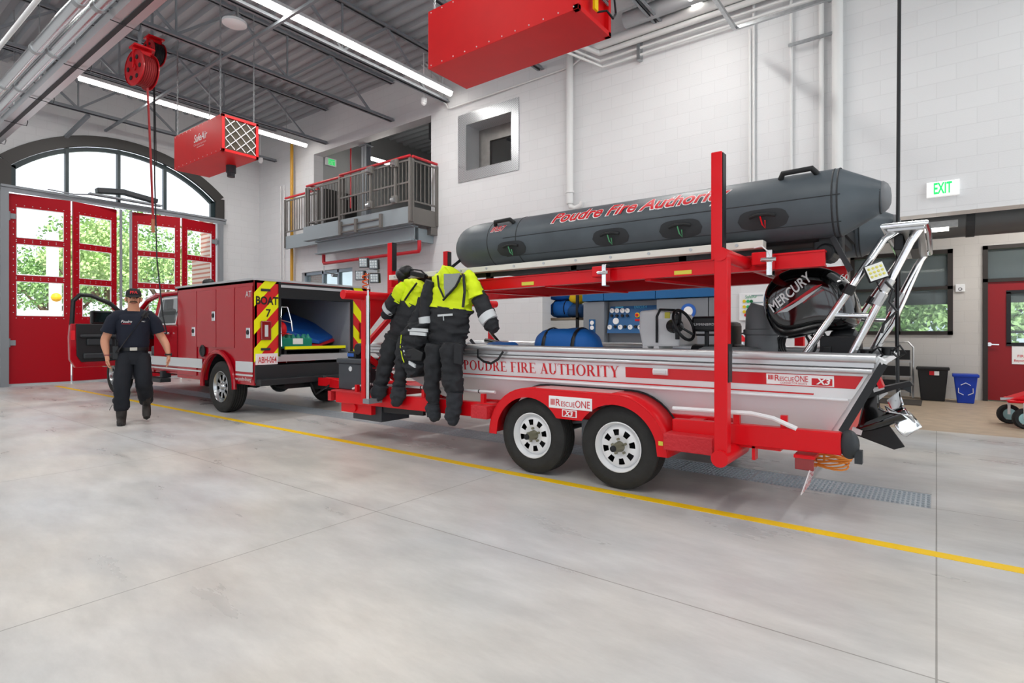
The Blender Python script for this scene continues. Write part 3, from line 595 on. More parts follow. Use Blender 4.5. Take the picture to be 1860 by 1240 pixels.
# training window with perforated surround
PERF = mat('perforated_steel', '#b9bdc1', .3, .6)
nt = PERF.node_tree; tc = N(nt, 'ShaderNodeTexCoord'); mp = N(nt, 'ShaderNodeMapping'); mp.inputs['Rotation'].default_value = (0, PI/4, 0); nt.links.new(tc.outputs['Object'], mp.inputs[0])
ck = N(nt, 'ShaderNodeTexVoronoi'); ck.inputs['Scale'].default_value = 38; ck.inputs['Randomness'].default_value = 0; nt.links.new(mp.outputs[0], ck.inputs['Vector'])
rp = N(nt, 'ShaderNodeValToRGB'); rp.color_ramp.elements[0].position = .3; rp.color_ramp.elements[0].color = (.22, .23, .25, 1); rp.color_ramp.elements[1].position = .4; rp.color_ramp.elements[1].color = (.68, .7, .72, 1); nt.links.new(ck.outputs['Distance'], rp.inputs[0]); nt.links.new(rp.outputs[0], nt.nodes['Principled BSDF'].inputs['Base Color'])
ox0, ox1, oz0, oz1 = -8.42, -6.75, 4.54, 6.02
m = wall_y(MB(), WY-.02, WY-.003, ox0, ox1, oz0, oz1, [TW]); w4 = struct(m, 'window_4', PERF)
a, b, c, d = TW; m = MB(); m.bx((a-.005, WY-.02, c-.005), (a+.012, WY+.55, d)); m.bx((b-.012, WY-.02, c), (b+.005, WY+.55, d)); m.bx((a, WY-.02, d-.012), (b, WY+.55, d+.005)); m.bx((a, WY-.02, c-.005), (b, WY+.55, c+.012)); build(m, 'reveal_lining', PERF, w4)
m = wall_y(MB(), WY+.42, WY+.5, a, b, c, d, [(a+.32, a+.98, c+.02, d-.3)]); build(m, 'shutter_frame', mat('raw_steel', '#807d7a', .45, .5, noise_amt=.15, noise_scale=6), w4)
m = MB(); 
for k in range(5): m.bar((a+.3, WY+1.3, c+.1+k*.07), (b, WY+1.3, c+.1+k*.07), .3, .02)
m.bar((a+.2, WY+1.2, c+1.0), (b+.3, WY+1.4, c+.4), .04, .06); build(m, 'stair_beyond', STEELG, w4)
# ================================================================ BALCONY
bal = thing('balcony', 'grey steel balcony with red handrail in front of the mezzanine opening', 'balcony', (-11.5, 8.7, 4.0))
XR, XM, XL, XLL, YF, YB_ = -9.07, -11.57, -13.14, -14.8, 8.26, 8.74
BG = mat('balcony_grey', '#8f9a9f', .5, .1); RG = mat('rail_grey', '#6f6c68', .45, .2)
m = MB(); m.bx((XL, YF+.055, 3.9), (XR-.065, WY-.005, 3.975)); m.bx((XLL, YB_+.055, 3.9), (XL-.005, WY-.005, 3.975)); build(m, 'deck', STEELG, bal)
m = MB(); m.bx((XL, YF, 3.62), (XR-.062, YF+.05, 3.98)); m.bx((XL, YF+.052, 3.615), (XR-.062, YF+.15, 3.645)); build(m, 'front_fascia', BG, bal)
m = MB(); m.bx((XLL, YB_, 3.62), (XL, YB_+.05, 3.98)); build(m, 'side_fascia', BG, bal)
m = MB(); m.bx((XR-.06, YF, 3.62), (XR, WY-.002, 3.98)); m.bx((XR-.15, WY-.2, 3.45), (XR-.002, WY-.003, 3.615)); build(m, 'end_fascia', RG, bal)
m = MB(); m.bx((-12.87, 8.5, 3.28), (-9.2, 8.53, 3.6)); m.bx((-12.87, 8.42, 3.58), (-9.2, 8.62, 3.61)); m.bx((-12.87, 8.42, 3.27), (-9.2, 8.62, 3.3)); m.bx((-9.3, 8.63, 3.28), (-9.2, WY-.005, 3.57)); build(m, 'support_beam', BG, bal)
m = MB(); m.bar((-11.5, YF-.02, 3.82), (-10.0, YF-.02, 3.82), .03, .03); m.bar((-11.5, YF-.03, 3.66), (-10.0, YF-.03, 3.66), .03, .03)
for x in (-11.5, -10.9, -10.0): m.bx((x-.04, YF-.06, 3.6), (x+.04, YF, 3.92))
build(m, 'fascia_bracket', RG, bal)
def rail(p, q, gate=False, step=.115):
    p = Vector(p); q = Vector(q); L = (q-p).length; d = (q-p)/L
    for t in (0, 1): build(MB().bar(p+d*(L*t)+V(0, 0, -.35), p+d*(L*t)+V(0, 0, 1.02), .055), 'post', RG, bal)
    for z in ((.1, .5, .98) if gate else (.1, .98)): build(MB().bar(p+V(0, 0, z), q+V(0, 0, z), .03, .035), 'rail', RG, bal)
    m = MB(); n = int(L/step)
    for i in range(1, n): m.bar(p+d*(L*i/n)+V(0, 0, .1), p+d*(L*i/n)+V(0, 0, .98), .016)
    build(m, 'baluster_row', RG, bal)
    m = MB(); m.tube([p+V(0, 0, 1.07), q+V(0, 0, 1.07)], .03, 10); build(m, 'handrail', mat('rail_red', '#c32a33', .35), bal, smooth=True)
rail((XR, YF, 4), (XM, YF, 4), True); rail((XM, YF+.1, 4), (XL, YF+.1, 4)); rail((XL, YB_, 4), (XLL, YB_, 4)); rail((XR+.002, YF+.07, 4), (XR+.002, WY-.03, 4)); rail((XL+.1, YB_-.1, 4), (XL+.1, YF+.1, 4))
for x in (-9.5, -10.35):
    for z in (4.15, 4.95):
        m = MB(); m.bx((x-.09, YF-.09, z-.08), (x+.09, YF-.02, z+.1)); build(m, 'gate_latch_box', RG, bal, bevel=.01)
        m = MB(); m.cyl((x-.05, YF-.11, z), (x+.05, YF-.11, z), .05, 12); build(m, 'roller', GALV, bal)
    build(MB().bar((x, YF-.04, 4.1), (x, YF-.04, 5.0), .05), 'gate_upright', RG, bal)
rp_ = mat('pipe_red', '#bb1f2b', .35); z1 = 3.3; m = MB(); q = aY(588, 472, 8.6); q2 = aY(760, 450, 8.6)
m.tube([(q.x, 8.6, 3.28), (q.x, 8.6, 3.08), (q.x+.03, 8.6, 3.04), (q2.x, 8.6, 3.04), (q2.x+.03, 8.6, 3.08), (q2.x+.03, 8.6, 3.28)], .045, 12); tag(build(m, 'red_pipe', rp_, smooth=True), 'red pipe loop hanging below the balcony beam', 'pipe')
m = MB(); q = aY(612, 480, WY); m.tube([(q.x, 8.7, 3.0), (q.x, 8.7, 2.85), (q.x, 9.0, 2.8), (q.x, 9.08, 2.8)], .015, 8); m.cyl((q.x, 8.95, 2.78), (q.x, 9.1, 2.78), .05, 12); tag(build(m, 'wall_sensor', GALV), 'small metal sensor on the wall under the red pipe loop', 'sensor')
# mezzanine contents
e2 = thing('exit_sign', 'small lit green exit sign on the mezzanine wall over its door', 'sign', (-13.9, 9.9, 5.75))
p = aX(600, 295, -13.93); build(MB().bx((-13.93, p.y-.17, p.z-.11), (-13.88, p.y+.17, p.z+.11)), 'sign_box', WHITE, e2); build(MB().bx((-13.88, p.y-.1, p.z-.08), (-13.875, p.y+.12, p.z+.08)), 'lit_panel', EXG, e2)
text(e2, 'EXIT', (-13.87, p.y-.1, p.z-.07), (0, 1, 0), (0, 0, 1), .17, LETW, fit=.2)
m = MB(); m.bx((-13.95, 9.42, 4), (-13.86, 10.5, 5.35)); d6 = struct(m, 'door_6', mat('mezz_door', '#2b2a2a', .5)); build(MB().bx((-13.86, 9.8, 5.15), (-13.78, 10.15, 5.23)), 'door_closer', GALV, d6)
q = aY(658, 300, 9.35); m = MB(); m.bx((q.x-.1, 9.4, 4), (q.x+.1, 9.41, 7.4)); m.bx((q.x-.1, 9.55, 4), (q.x+.1, 9.56, 7.4)); m.bx((q.x-.01, 9.4, 4), (q.x+.01, 9.56, 7.4)); m.bx((q.x-.16, 9.35, 6.2), (q.x+.16, 9.6, 6.22)); tag(build(m, 'steel_column', STEELG), 'grey steel column standing behind the balcony rail', 'column')
m = MB(); m.bx((-10.9, 10.6, 6.45), (-5.7, 10.75, 6.9)); tag(build(m, 'roof_beam', mat('beam_dark', '#4c4f52', .5)), 'dark roof beam deep in the mezzanine opening', 'beam')
t = thing('strip_light', 'lit strip light inside the mezzanine behind the balcony rail', 'light', (-12.5, 11, 5.9), 'overhead strip lights')
build(MB().tube([aY(662, 284, 10.4), aY(716, 300, 9.9)], .05, 10), 'diffuser', LITE, t)
m = MB(); p0 = aX(637, 300, -13.0); m.tube([p0+V(0, 0, 1), p0, p0+V(0, 0, -1.2)], .02, 8); tag(build(m, 'conduit', rp_), 'thin red conduit on the mezzanine wall left of the column', 'conduit')
for k, (x, s) in enumerate(((-11.6, 1.3), (-10.4, 1.6))):
    sh = thing('storage_shelf', ('left' if k == 0 else 'right')+' dark storage shelf on the mezzanine behind the balcony gate', 'shelf', (x, 12.5, 4))
    for z in (4.4, 4.9, 5.4): build(MB().bx((x, 12.2, z), (x+1.0, 12.7, z+.05)), 'shelf_board', STEELG, sh)
    for a in (x, x+.96): build(MB().bx((a, 12.2, 4), (a+.04, 12.7, 5.6)), 'upright', DARK, sh)
# lower window in the long wall, behind the truck
a, b, c, d = LW; m = MB()
for q in (((a, c), (b, c+.08)), ((a, d-.08), (b, d)), ((a, c), (a+.08, d)), ((b-.08, c), (b, d)), ((a+(b-a)*.36, c), (a+(b-a)*.36+.07, d)), ((a+(b-a)*.66, c), (a+(b-a)*.66+.07, d))): m.bx((q[0][0], WY+.1, q[0][1]), (q[1][0], WY+.22, q[1][1]))
w5 = struct(m, 'window_3', mat('alu_frame', '#9fb0bb', .4, .4)); build(MB().bx((a, WY+.15, c), (b, WY+.16, d)), 'glass', DGL, w5)
struct(MB().bx((a-2, WY+2.8, 0), (b+2, WY+3, 1.9)), 'wall_yard', BROWN)
# ================================================================ WHEELS
TYRE = mat('tyre', '#2b2b2a', .8, noise_amt=.15, noise_scale=12, bump=.25, bump_scale=50)
HUBG = mat('hub_grease', '#8d8a76', .4, .8)
def wheel(parent, c, r, w, rr, rim_m, side=-1, holes=8, hole=(.52, .72), hub=.035, hublen=.07, lug=5, name='wheel', hw=.5, disc_in=.02):
    """tyre as the part, rim, hub and lug nuts as its sub-parts; side=-1 faces the viewer (towards -Y)"""
    c = Vector(c); ax = Vector((0, side, 0)); h = w/2
    m = MB(); sh = r*.93
    prof = [(-h*.72, rr*.98), (-h*.95, rr*1.12), (-h, (rr+r)/2), (-h*.93, sh), (-h*.8, r*.985)]
    g = [-.55, -.28, 0, .28, .55]
    for q in g: prof += [(h*(q-.045), r), (h*(q-.04), r-.012), (h*(q+.04), r-.012), (h*(q+.045), r)]
    prof += [(h*.8, r*.985), (h*.93, sh), (h, (rr+r)/2), (h*1.0, rr*1.3), (h*.95, rr*1.12), (h*.82, rr*.98)]
    m.lathe(c, ax, prof, 56)
    o = build(m, name, TYRE, parent, smooth=True, auto=35)
    m = MB(); n = 64
    m.lathe(c, ax, [(h*.86, rr*.995), (h*.9, rr*1.0), (h*.93, rr*.97), (h*.86, rr*.94), (h*.6, rr*.9), (h*.4, rr*.86)], n)       # barrel + lip
    rings = [(h*.4, rr*.86), (h*.4+disc_in, rr*.80), (h*.4+disc_in*1.5, rr*hole[1]), (h*.4+disc_in*1.6, rr*hole[0]), (h*.4+disc_in*.9, rr*.36), (h*.4+disc_in*.8, hub)]
    u = ax.orthogonal().normalized(); v = ax.cross(u); vs = []
    for t, q in rings:
        for j in range(n): a = 2*PI*j/n; vs.append(c+ax*t+u*(q*math.cos(a))+v*(q*math.sin(a)))
    fs = []
    for i in range(len(rings)-1):
        for j in range(n):
            if i == 2 and ((j*holes/n) % 1.0) < hw-.01: continue
            fs.append((i*n+j, i*n+(j+1) % n, (i+1)*n+(j+1) % n, (i+1)*n+j))
    m.add(vs, fs)
    ro = build(m, 'rim', rim_m, o, smooth=True, auto=50)
    m = MB(); m.lathe(c, ax, [(-h*.2, 0.001), (-h*.2, rr*.92), (-h*.2-.01, rr*.92)], 32); build(m, 'brake_drum', BLACK, o)
    m = MB(); z = h*.4+disc_in*.8; m.lathe(c, ax, [(z, hub*1.2), (z+hublen*.6, hub), (z+hublen, hub*.7), (z+hublen, .001)], 20); build(m, 'hub_cap', HUBG if rim_m is WHITE else rim_m, o, smooth=True)
    if rim_m is WHITE: build(MB().lathe(c, ax, [(z+hublen, .026), (z+hublen+.012, .024), (z+hublen+.014, .001)], 16), 'grease_cap', BLACK, o)
    for k in range(lug):
        a = 2*PI*k/lug+.3; p = c+ax*z+u*(rr*.30*math.cos(a))+v*(rr*.30*math.sin(a))
        build(MB().cyl(p, p+ax*.022, .011, 6), 'lug_nut', HUBG if rim_m is WHITE else CHROME, o)
    return o
# ================================================================ TRUCK
TY0, TY1, TXR, TXB = 4.10, 6.16, -7.76, -10.3
truck = thing('rescue_truck', 'red crew pickup with service body, open driver door and open rear bay', 'truck', (-10.5, 5.1, 0))
ZT, ZB = 1.99, .47
m = MB(); T = .04; RWX, RWR = -8.79, .50
# near side of the service body with a wheel arch
def arch_side(y, x0, x1, z0, z1, cx, cz, R, t):
    pts = [(x0, z0)]
    a0 = math.acos(max(-1, min(1, (z0-cz)/R))) if False else None
    da = math.asin((cz-z0)/R) if cz > z0 else -math.asin((z0-cz)/R)
    n = 14; A0 = PI+da; A1 = -da
    for i in range(n+1):
        a = A0+(A1-A0)*i/n; pts.append((cx+R*math.cos(a), cz+R*math.sin(a)))
    pts += [(x1, z0), (x1, z1), (x0, z1)]
    MBq = MB(); MBq.prism([(x, y, z) for x, z in pts], (0, t, 0)); return MBq
s_ = arch_side(TY0, TXB, TXR, ZB, ZT, RWX, .42, RWR, .05)
build(s_, 'body_side', TRED, truck, bevel=.006)
m = MB(); m.bx((TXB, TY1-.05, ZB), (TXR, TY1, ZT)); m.bx((TXB, TY0, ZT-.05), (TXR, TY1, ZT)); m.bx((TXB, TY0, ZB+.2), (TXB+.04, TY1, ZT)); build(m, 'body_shell', TRED, truck, bevel=.006)
m = MB(); m.bar((TXB, TY0-.005, ZT+.005), (TXR+.02, TY0-.005, ZT+.005), .05, .03); m.bar((TXR, TY0, ZT+.005), (TXR, TY1, ZT+.005), .05, .03); build(m, 'roof_trim', ALUP, truck)
# compartment doors on the near side
seams = [aY(323, 600, TY0).x+.03, aY(359, 600, TY0).x, aY(394, 600, TY0).x, aY(428, 600, TY0).x, TXR-.01]
botz = [.53, 1.0, 1.0, .55]
for i in range(4):
    a, b = seams[i]+.012, seams[i+1]-.012; z0 = botz[i]
    d = build(MB().bx((a, TY0-.018, z0), (b, TY0-.002, ZT-.09)), 'compartment_door', TRED, truck, bevel=.006)
    lat = {0: (351.7, 602), 1: (388, 574), 3: (451, 604.6)}.get(i)
    if lat:
        q = aY(*lat, TY0-.02); l = MB(); l.bx((q.x-.05, TY0-.03, q.z-.075), (q.x+.05, TY0-.018, q.z+.075)); build(l, 'latch_plate', CHROME, d, bevel=.004)
        l = MB(); l.cyl((q.x, TY0-.036, q.z+.01), (q.x, TY0-.03, q.z+.01), .035, 14); build(l, 'latch_handle', BLACK, d)
q = aY(368, 637, TY0-.02); m = MB(); m.lathe((q.x, TY0-.018, q.z), (0, -1, 0), [(0, .095), (.012, .095), (.012, .07), (.002, .065), (.002, 0.001)], 24); build(m, 'fuel_filler', BLACK, truck, smooth=True)
# wheel arch flare
m = MB(); pts = [(RWX+(RWR+.015)*math.cos(a), TY0-.03, .42+(RWR+.015)*math.sin(a)) for a in [PI*1.02-PI*1.04*i/20 for i in range(21)]]
m.tube(pts, .035, 8); build(m, 'wheel_flare', TRED, truck, smooth=True)
m = MB(); wa = [(RWX+RWR*math.cos(i*PI/16), .46+(RWR-.04)*math.sin(i*PI/16)) for i in range(17)]
for (xa, za), (xb, zb) in zip(wa, wa[1:]): m.add([(xa, TY0+.04, za), (xb, TY0+.04, zb), (xb, TY0+.46, zb), (xa, TY0+.46, za)], [(0, 1, 2, 3)])
m.add([(x, TY0+.46, z) for x, z in wa], [tuple(range(17))]); build(m, 'wheel_well', BLACK, truck)
# white side stripe
SZ0, SZ1 = .66, .81
def sidestripe(z0, z1, nm, mm, x0=-13.9, x1=TXR):
    mb = MB()
    for a, b in ((x0, -13.75), (-12.85, RWX-RWR-.04), (RWX+RWR+.04, x1)):
        if b > a: mb.bx((a, TY0-.021, z0), (b, TY0-.0185, z1))
    build(mb, nm, mm, truck)
sidestripe(SZ0, SZ1, 'side_stripe', REFL); sidestripe(.60, .625, 'pin_stripe', REFL)
text(truck, 'www.poudre-fire.org', (RWX+RWR-.0, TY0-.0195, .53), (1, 0, 0), (0, 0, 1), .075, LETW, name='web_lettering', fit=.48)
text(truck, 'AT', (TXR-.2, TY0-.0195, 1.74), (1, 0, 0), (0, 0, 1), .13, REFL, name='unit_lettering'); 
# rear: chevron panels, bay, sill, bumper, lamps, plate
LXR = TXR+.004
def chev(y0, y1, slope, parent, z0=.92, z1=ZT-.01):
    p = build(MB().bx((TXR-.03, y0, z0-.12), (TXR, y1, z1)), 'rear_panel', mat('chevron_red', '#d41a1f', .35, coat=.4), parent)
    import itertools
    y_mid = y0; k = -3; pitch = .40; wd = .2
    while k < 10:
        # band between lines z = s*(y-y0)+z0+k*pitch .. +wd, clipped to the panel
        poly = []
        def zl(y, o): return (z0-.12)+slope*(y-y0)+k*pitch+o
        P_ = [(y0, zl(y0, 0)), (y1, zl(y1, 0)), (y1, zl(y1, wd)), (y0, zl(y0, wd))]
        def clip(P, f, inter):
            out = []
            for i in range(len(P)):
                a, b = P[i-1], P[i]; fa, fb = f(a), f(b)
                if fa != fb: out.append(inter(a, b))
                if fb: out.append(b)
            return out
        for lim, sg in ((z0-.12, 1), (z1, -1)):
            if P_: P_ = clip(P_, lambda q: sg*(q[1]-lim) >= 0, lambda a, b: (a[0]+(b[0]-a[0])*(lim-a[1])/(b[1]-a[1]), lim))
        if len(P_) > 2:
            b_ = MB(); b_.prism([(TXR, y, z) for y, z in P_], (.002, 0, 0)); build(b_, 'chevron_stripe', LIME, p)
        k += 1
    return p
LP = chev(TY0, 4.49, 1.1, truck); RP = chev(5.77, TY1, -1.1, truck)
text(truck, 'BOAT', (LXR, TY0+.02, 1.64), (0, 1, 0), (0, 0, 1), .16, LETB, name='unit_name', fit=.34, bold=.03); text(truck, '7', (LXR, TY0+.17, 1.46), (0, 1, 0), (0, 0, 1), .16, LETB, name='unit_number', bold=.015)
for (y, pn) in ((4.27, LP), (6.0, RP)):
    m = MB(); m.bx((TXR, y-.08, 1.12), (TXR+.03, y+.08, 1.40)); tl = build(m, 'tail_lamp', mat('lamp_red', '#8c0d12', .2, coat=1), truck, bevel=.02)
    build(MB().bx((TXR+.03, y-.025, 1.17), (TXR+.034, y+.025, 1.34)), 'reverse_lens', REFL, tl)
    for z in (1.83, .97): build(MB().bx((TXR, y-.07, z), (TXR+.015, y+.07, z+.035)), 'marker_lamp', DARK, truck)
m = MB(); m.bx((TXR, 4.12, .765), (TXR+.02, 4.45, .925)); pl = build(m, 'license_plate', mat('plate_white', '#efe6e8', .4), truck)
text(pl, 'ABH-064', (TXR+.021, 4.15, .79), (0, 1, 0), (0, 0, 1), .13, LETR, fit=.28, bold=.01)
m = MB(); m.bx((TXR-.005, 4.47, .86), (TXR+.02, 4.50, ZT)); m.bx((TXR-.005, 5.75, .86), (TXR+.02, 5.79, ZT)); m.bx((TXR-.12, 4.49, 1.74), (TXR+.01, 5.77, ZT-.02)); build(m, 'roller_frame', BLACK, truck)
build(MB().bx((TXR-.01, 4.49, ZT-.09), (TXR+.02, 5.77, ZT-.05)), 'roller_edge', ALUP, truck)
inner = mat('bay_grey', '#9aa0a6', .6); m = MB(); m.bx((-10.2, 4.49, .8), (TXR-.03, 4.53, ZT-.05)); m.bx((-10.2, 5.74, .8), (TXR-.03, 5.77, ZT-.05)); m.bx((-10.2, 4.49, .8), (-10.1, 5.77, ZT-.05)); m.bx((-10.2, 4.49, ZT-.08), (TXR-.03, 5.77, ZT-.05)); build(m, 'bay_lining', inner, truck)
m = MB(); m.bx((-10.2, 4.49, .80), (TXR+.05, 5.8, .90)); m.bx((TXR-.02, 4.45, .8), (TXR+.06, 5.86, .875)); build(m, 'bay_sill', ALUP, truck)
m = MB(); m.bx((TXR-.4, TY0+.01, .5), (TXR+.02, TY1-.01, .755)); m.bx((TXR, TY0+.02, .47), (TXR+.14, TY1-.02, .56)); build(m, 'rear_bumper', mat('bumper_black', '#24272a', .5), truck, bevel=.01)
m = MB(); m.bx((-10.1, 4.6, .96), (TXR-.05, 5.68, .99)); m.bx((-10.1, 4.62, .90), (TXR-.1, 4.66, .96)); m.bx((-10.1, 5.6, .90), (TXR-.1, 5.64, .96)); tr_ = build(m, 'slide_tray', BLACK, truck)
build(MB().bx((TXR-.06, 4.6, .975), (TXR-.035, 5.68, 1.02)), 'tray_edge', LIME, tr_)
m = MB(); m.bx((TXR-.02, 5.02, .36), (TXR+.28, 5.12, .46)); m.ball((TXR+.26, 5.07, .54), .035); m.bx((TXR-.3, 4.6, .38), (TXR-.05, 5.6, .48)); m.cyl((TXR+.1, 5.3, .42), (TXR+.1, 5.3, .30), .05, 10); m.tube([(TXR+.05, 5.2, .5), (TXR+.3, 5.25, .33), (TXR+.55, 5.1, .45)], .014, 6); m.tube([(TXR+.05, 4.95, .5), (TXR+.3, 4.9, .3), (TXR+.5, 5.0, .44)], .014, 6); build(m, 'hitch', BLACK, truck)
m = MB(); m.bar((-14.0, 4.65, .5), (TXR-.1, 4.65, .5), .1, .16); m.bar((-14, 5.6, .5), (TXR-.1, 5.6, .5), .1, .16); m.cyl((RWX, 4.2, .42), (RWX, 6.05, .42), .07, 10); m.ball((RWX, 5.1, .4), .17); m.cyl((-9.6, 4.8, .45), (-9.0, 4.8, .45), .14, 14); m.bx((-10.0, 5.2, .38), (-9.3, 5.7, .6)); build(m, 'chassis', BLACK, truck)
TRIM = mat('truck_rim', '#b8bbbd', .25, .9)
wheel(truck, (RWX, TY0+.13, .395), .395, .26, .24, TRIM, holes=8, hole=(.42, .76), hub=.05, hublen=.05, lug=8, name='wheel', hw=.42)
wheel(truck, (RWX, TY1-.16, .395), .395, .26, .24, TRIM, side=1, holes=8, hole=(.42, .76), hub=.05, lug=8, hw=.42)
FWX = -13.35
wheel(truck, (FWX, TY0+.13, .395), .395, .26, .24, TRIM, holes=8, hole=(.42, .76), hub=.05, lug=8, hw=.42); wheel(truck, (FWX, TY1-.13, .395), .395, .26, .24, TRIM, side=1, holes=8, hole=(.42, .76), hub=.05, lug=8, hw=.42)
# cab
CY0, CY1 = 4.12, 6.14
def ringX(x, z0, z1, zi, ins):   # cab cross-section at x: bottom, belt, roof
    return [Vector((x, CY0, z0)), Vector((x, CY0-.01, (z0+zi)/2)), Vector((x, CY0+.02, zi)), Vector((x, CY0+ins, z1-.05)), Vector((x, CY0+ins+.08, z1)), Vector((x, CY1-ins-.08, z1)), Vector((x, CY1-ins, z1-.05)), Vector((x, CY1-.02, zi)), Vector((x, CY1+.01, (z0+zi)/2)), Vector((x, CY1, z0))]
m = MB(); m.bx((-12.75, CY0+.02, .52), (TXB-.02, CY1-.02, .66)); build(m, 'cab_floor', TRED, truck)
# rear quarter/door: lower panel, pillars, roof
m = MB(); m.bx((-11.35, CY0, .55), (TXB-.02, CY0+.06, 1.36)); dr = build(m, 'rear_door', TRED, truck, bevel=.015)
q = aY(303, 607, CY0-.03); m = MB(); m.bar((q.x-.13, CY0-.04, q.z+.02), (q.x+.1, CY0-.04, q.z+.02), .03, .035); build(m, 'door_handle', CHROME, dr, bevel=.005)
def pill(pts, w=.07): 
    b = MB(); b.tube(pts, w/2, 8); return b
m = MB(); m.tube([(-10.36, CY0+.03, 1.36), (-10.40, CY0+.12, 1.88)], .05, 8); m.tube([(-11.36, CY0+.03, 1.36), (-11.33, CY0+.13, 1.88)], .045, 8); m.tube([(-12.72, CY0+.05, 1.36), (-12.0, CY0+.16, 1.86), (-11.6, CY0+.16, 1.93)], .05, 8); m.tube([(-12.72, CY1-.05, 1.36), (-12.0, CY1-.16, 1.86), (-11.6, CY1-.16, 1.93)], .05, 8); m.tube([(-10.36, CY1-.03, 1.36), (-10.4, CY1-.12, 1.88)], .05, 8)
m.tube([(-12.0, CY0+.15, 1.86), (-11.5, CY0+.15, 1.93), (-10.4, CY0+.15, 1.93)], .045, 8)
build(m, 'pillars', TRED, truck, smooth=True)
m = MB(); m.tube([(-11.28, CY0+.015, 1.38), (-11.26, CY0+.115, 1.84), (-10.46, CY0+.115, 1.84), (-10.44, CY0+.015, 1.38)], .018, 6, closed=True); build(m, 'window_trim', WHITE, truck)
m = MB(); m.grid(lambda a, b: V(-12.0+1.66*a, CY0+.12+(CY1-CY0-.24)*b, 1.93+.035*math.sin(PI*b)*(1 if a > .1 else .6)), 6, 8); m.grid(lambda a, b: V(-12.0+1.66*a, CY0+.12+(CY1-CY0-.24)*b, 1.90), 6, 8); build(m, 'roof', TRED, truck, smooth=True)
TG = mat('cab_glass', '#ccd6d8', .02, trans=.9, ior=1.2)
m = MB(); m.add([(-11.32, CY0+.03, 1.36), (-10.4, CY0+.03, 1.36), (-10.42, CY0+.12, 1.88), (-11.3, CY0+.12, 1.88)], [(0, 1, 2, 3)]); build(m, 'side_glass', TG, truck)
m = MB(); m.add([(-12.72, CY0+.08, 1.36), (-12.72, CY1-.08, 1.36), (-12.0, CY1-.17, 1.88), (-12.0, CY0+.17, 1.88)], [(0, 1, 2, 3)]); build(m, 'windscreen', TG, truck)
m = MB(); m.bx((-10.6, CY0+.1, .6), (-10.4, CY1-.1, 1.3)); 
for yy in (4.55, 5.65):
    m.bx((-11.9, yy-.28, .8), (-11.4, yy+.28, .98)); m.obx((-11.42, yy, 1.28), (.14, .5, .7), Matrix.Rotation(.15, 3, 'Y')); m.bx((-11.42, yy-.13, 1.62), (-11.3, yy+.13, 1.82)); m.bx((-10.72, yy-.26, .8), (-10.55, yy+.26, 1.6))
build(m, 'seats', mat('seat_grey', '#5a5c5e', .8), truck, bevel=.03)
m = MB(); m.bx((-12.7, CY0+.1, 1.1), (-12.4, CY1-.1, 1.36)); m.lathe((-12.3, 4.6, 1.25), (1, 0, .5), [(0, .17), (.02, .19), (.04, .17), (.02, .15), (0, .17)], 20); build(m, 'dashboard', BLACK, truck)
# hood and front
m = MB(); rr = []
for x, zt, ins in ((-12.75, 1.36, .03), (-13.2, 1.34, .04), (-13.9, 1.28, .07), (-14.15, 1.2, .14), (-14.2, .95, .16)):
    rr.append([Vector((x, CY0+ins, .85)), Vector((x, CY0+ins-.02, zt-.15)), Vector((x, CY0+ins+.1, zt)), Vector((x, 5.13, zt+.04)), Vector((x, CY1-ins-.1, zt)), Vector((x, CY1-ins+.02, zt-.15)), Vector((x, CY1-ins, .85))])
m.loft(rr); build(m, 'hood', TRED, truck, smooth=True)
s_ = arch_side(CY0, -14.1, -12.78, .55, .95, FWX, .42, .47, .04); build(s_, 'front_wing', TRED, truck)
m = MB(); m.bx((-14.3, CY0+.05, .5), (-14.1, CY1-.05, .85)); build(m, 'front_bumper', CHROME, truck, bevel=.03)
m = MB(); m.bx((-12.7, CY0-.0, .52), (-11.35, CY0+.06, .64)); build(m, 'door_sill', TRED, truck)
m = MB(); m.bx((-12.5, CY0-.12, .36), (-10.75, CY0+.06, .43)); m.bx((-10.95, CY0-.05, .43), (-10.85, CY0+.1, .55)); m.bx((-12.3, CY0-.05, .43), (-12.2, CY0+.1, .55)); build(m, 'side_step', DARK, truck, bevel=.01)
m = MB(); m.cyl((-10.05, 4.5, ZT), (-10.05, 4.5, ZT+.08), .09, 16); m.ball((-10.05, 4.5, ZT+.1), .1, 14, 8, (1, 1, .8)); m.bx((-10.2, 4.4, ZT), (-9.9, 4.6, ZT+.03)); build(m, 'roof_beacon', BLACK, truck, smooth=True)
# open driver door, swung out at a right angle
dx = -12.32; door = MB()
out = [(4.13, .62), (3.2, .60), (3.12, .75), (3.11, 1.15), (3.16, 1.80), (3.27, 1.94), (3.44, 1.94), (3.75, 1.80), (4.02, 1.52), (4.13, 1.38)]
win = [(3.24, 1.40), (3.25, 1.80), (3.32, 1.87), (3.44, 1.87), (3.70, 1.75), (3.95, 1.50), (3.98, 1.40)]
def frame_poly(mb, outer_top, inner, x, t, lo):
    pass
low = [(4.13, .62), (3.2, .60), (3.12, .75), (3.11, 1.15), (3.13, 1.39), (4.13, 1.39)]
m = MB(); m.prism([(dx-.06, y, z) for y, z in low], (.12, 0, 0)); dor = build(m, 'driver_door', TRED, truck, bevel=.015)
m = MB(); m.tube([(dx, 3.16, 1.36), (dx, 3.18, 1.8), (dx, 3.28, 1.91), (dx, 3.44, 1.91), (dx, 3.74, 1.78), (dx, 4.0, 1.53), (dx, 4.10, 1.36)], .038, 8); build(m, 'window_frame', BLACK, dor, smooth=True)
m = MB(); m.add([(dx, y, z) for y, z in win], [tuple(range(len(win)))]); build(m, 'window_glass', GLASS, dor)
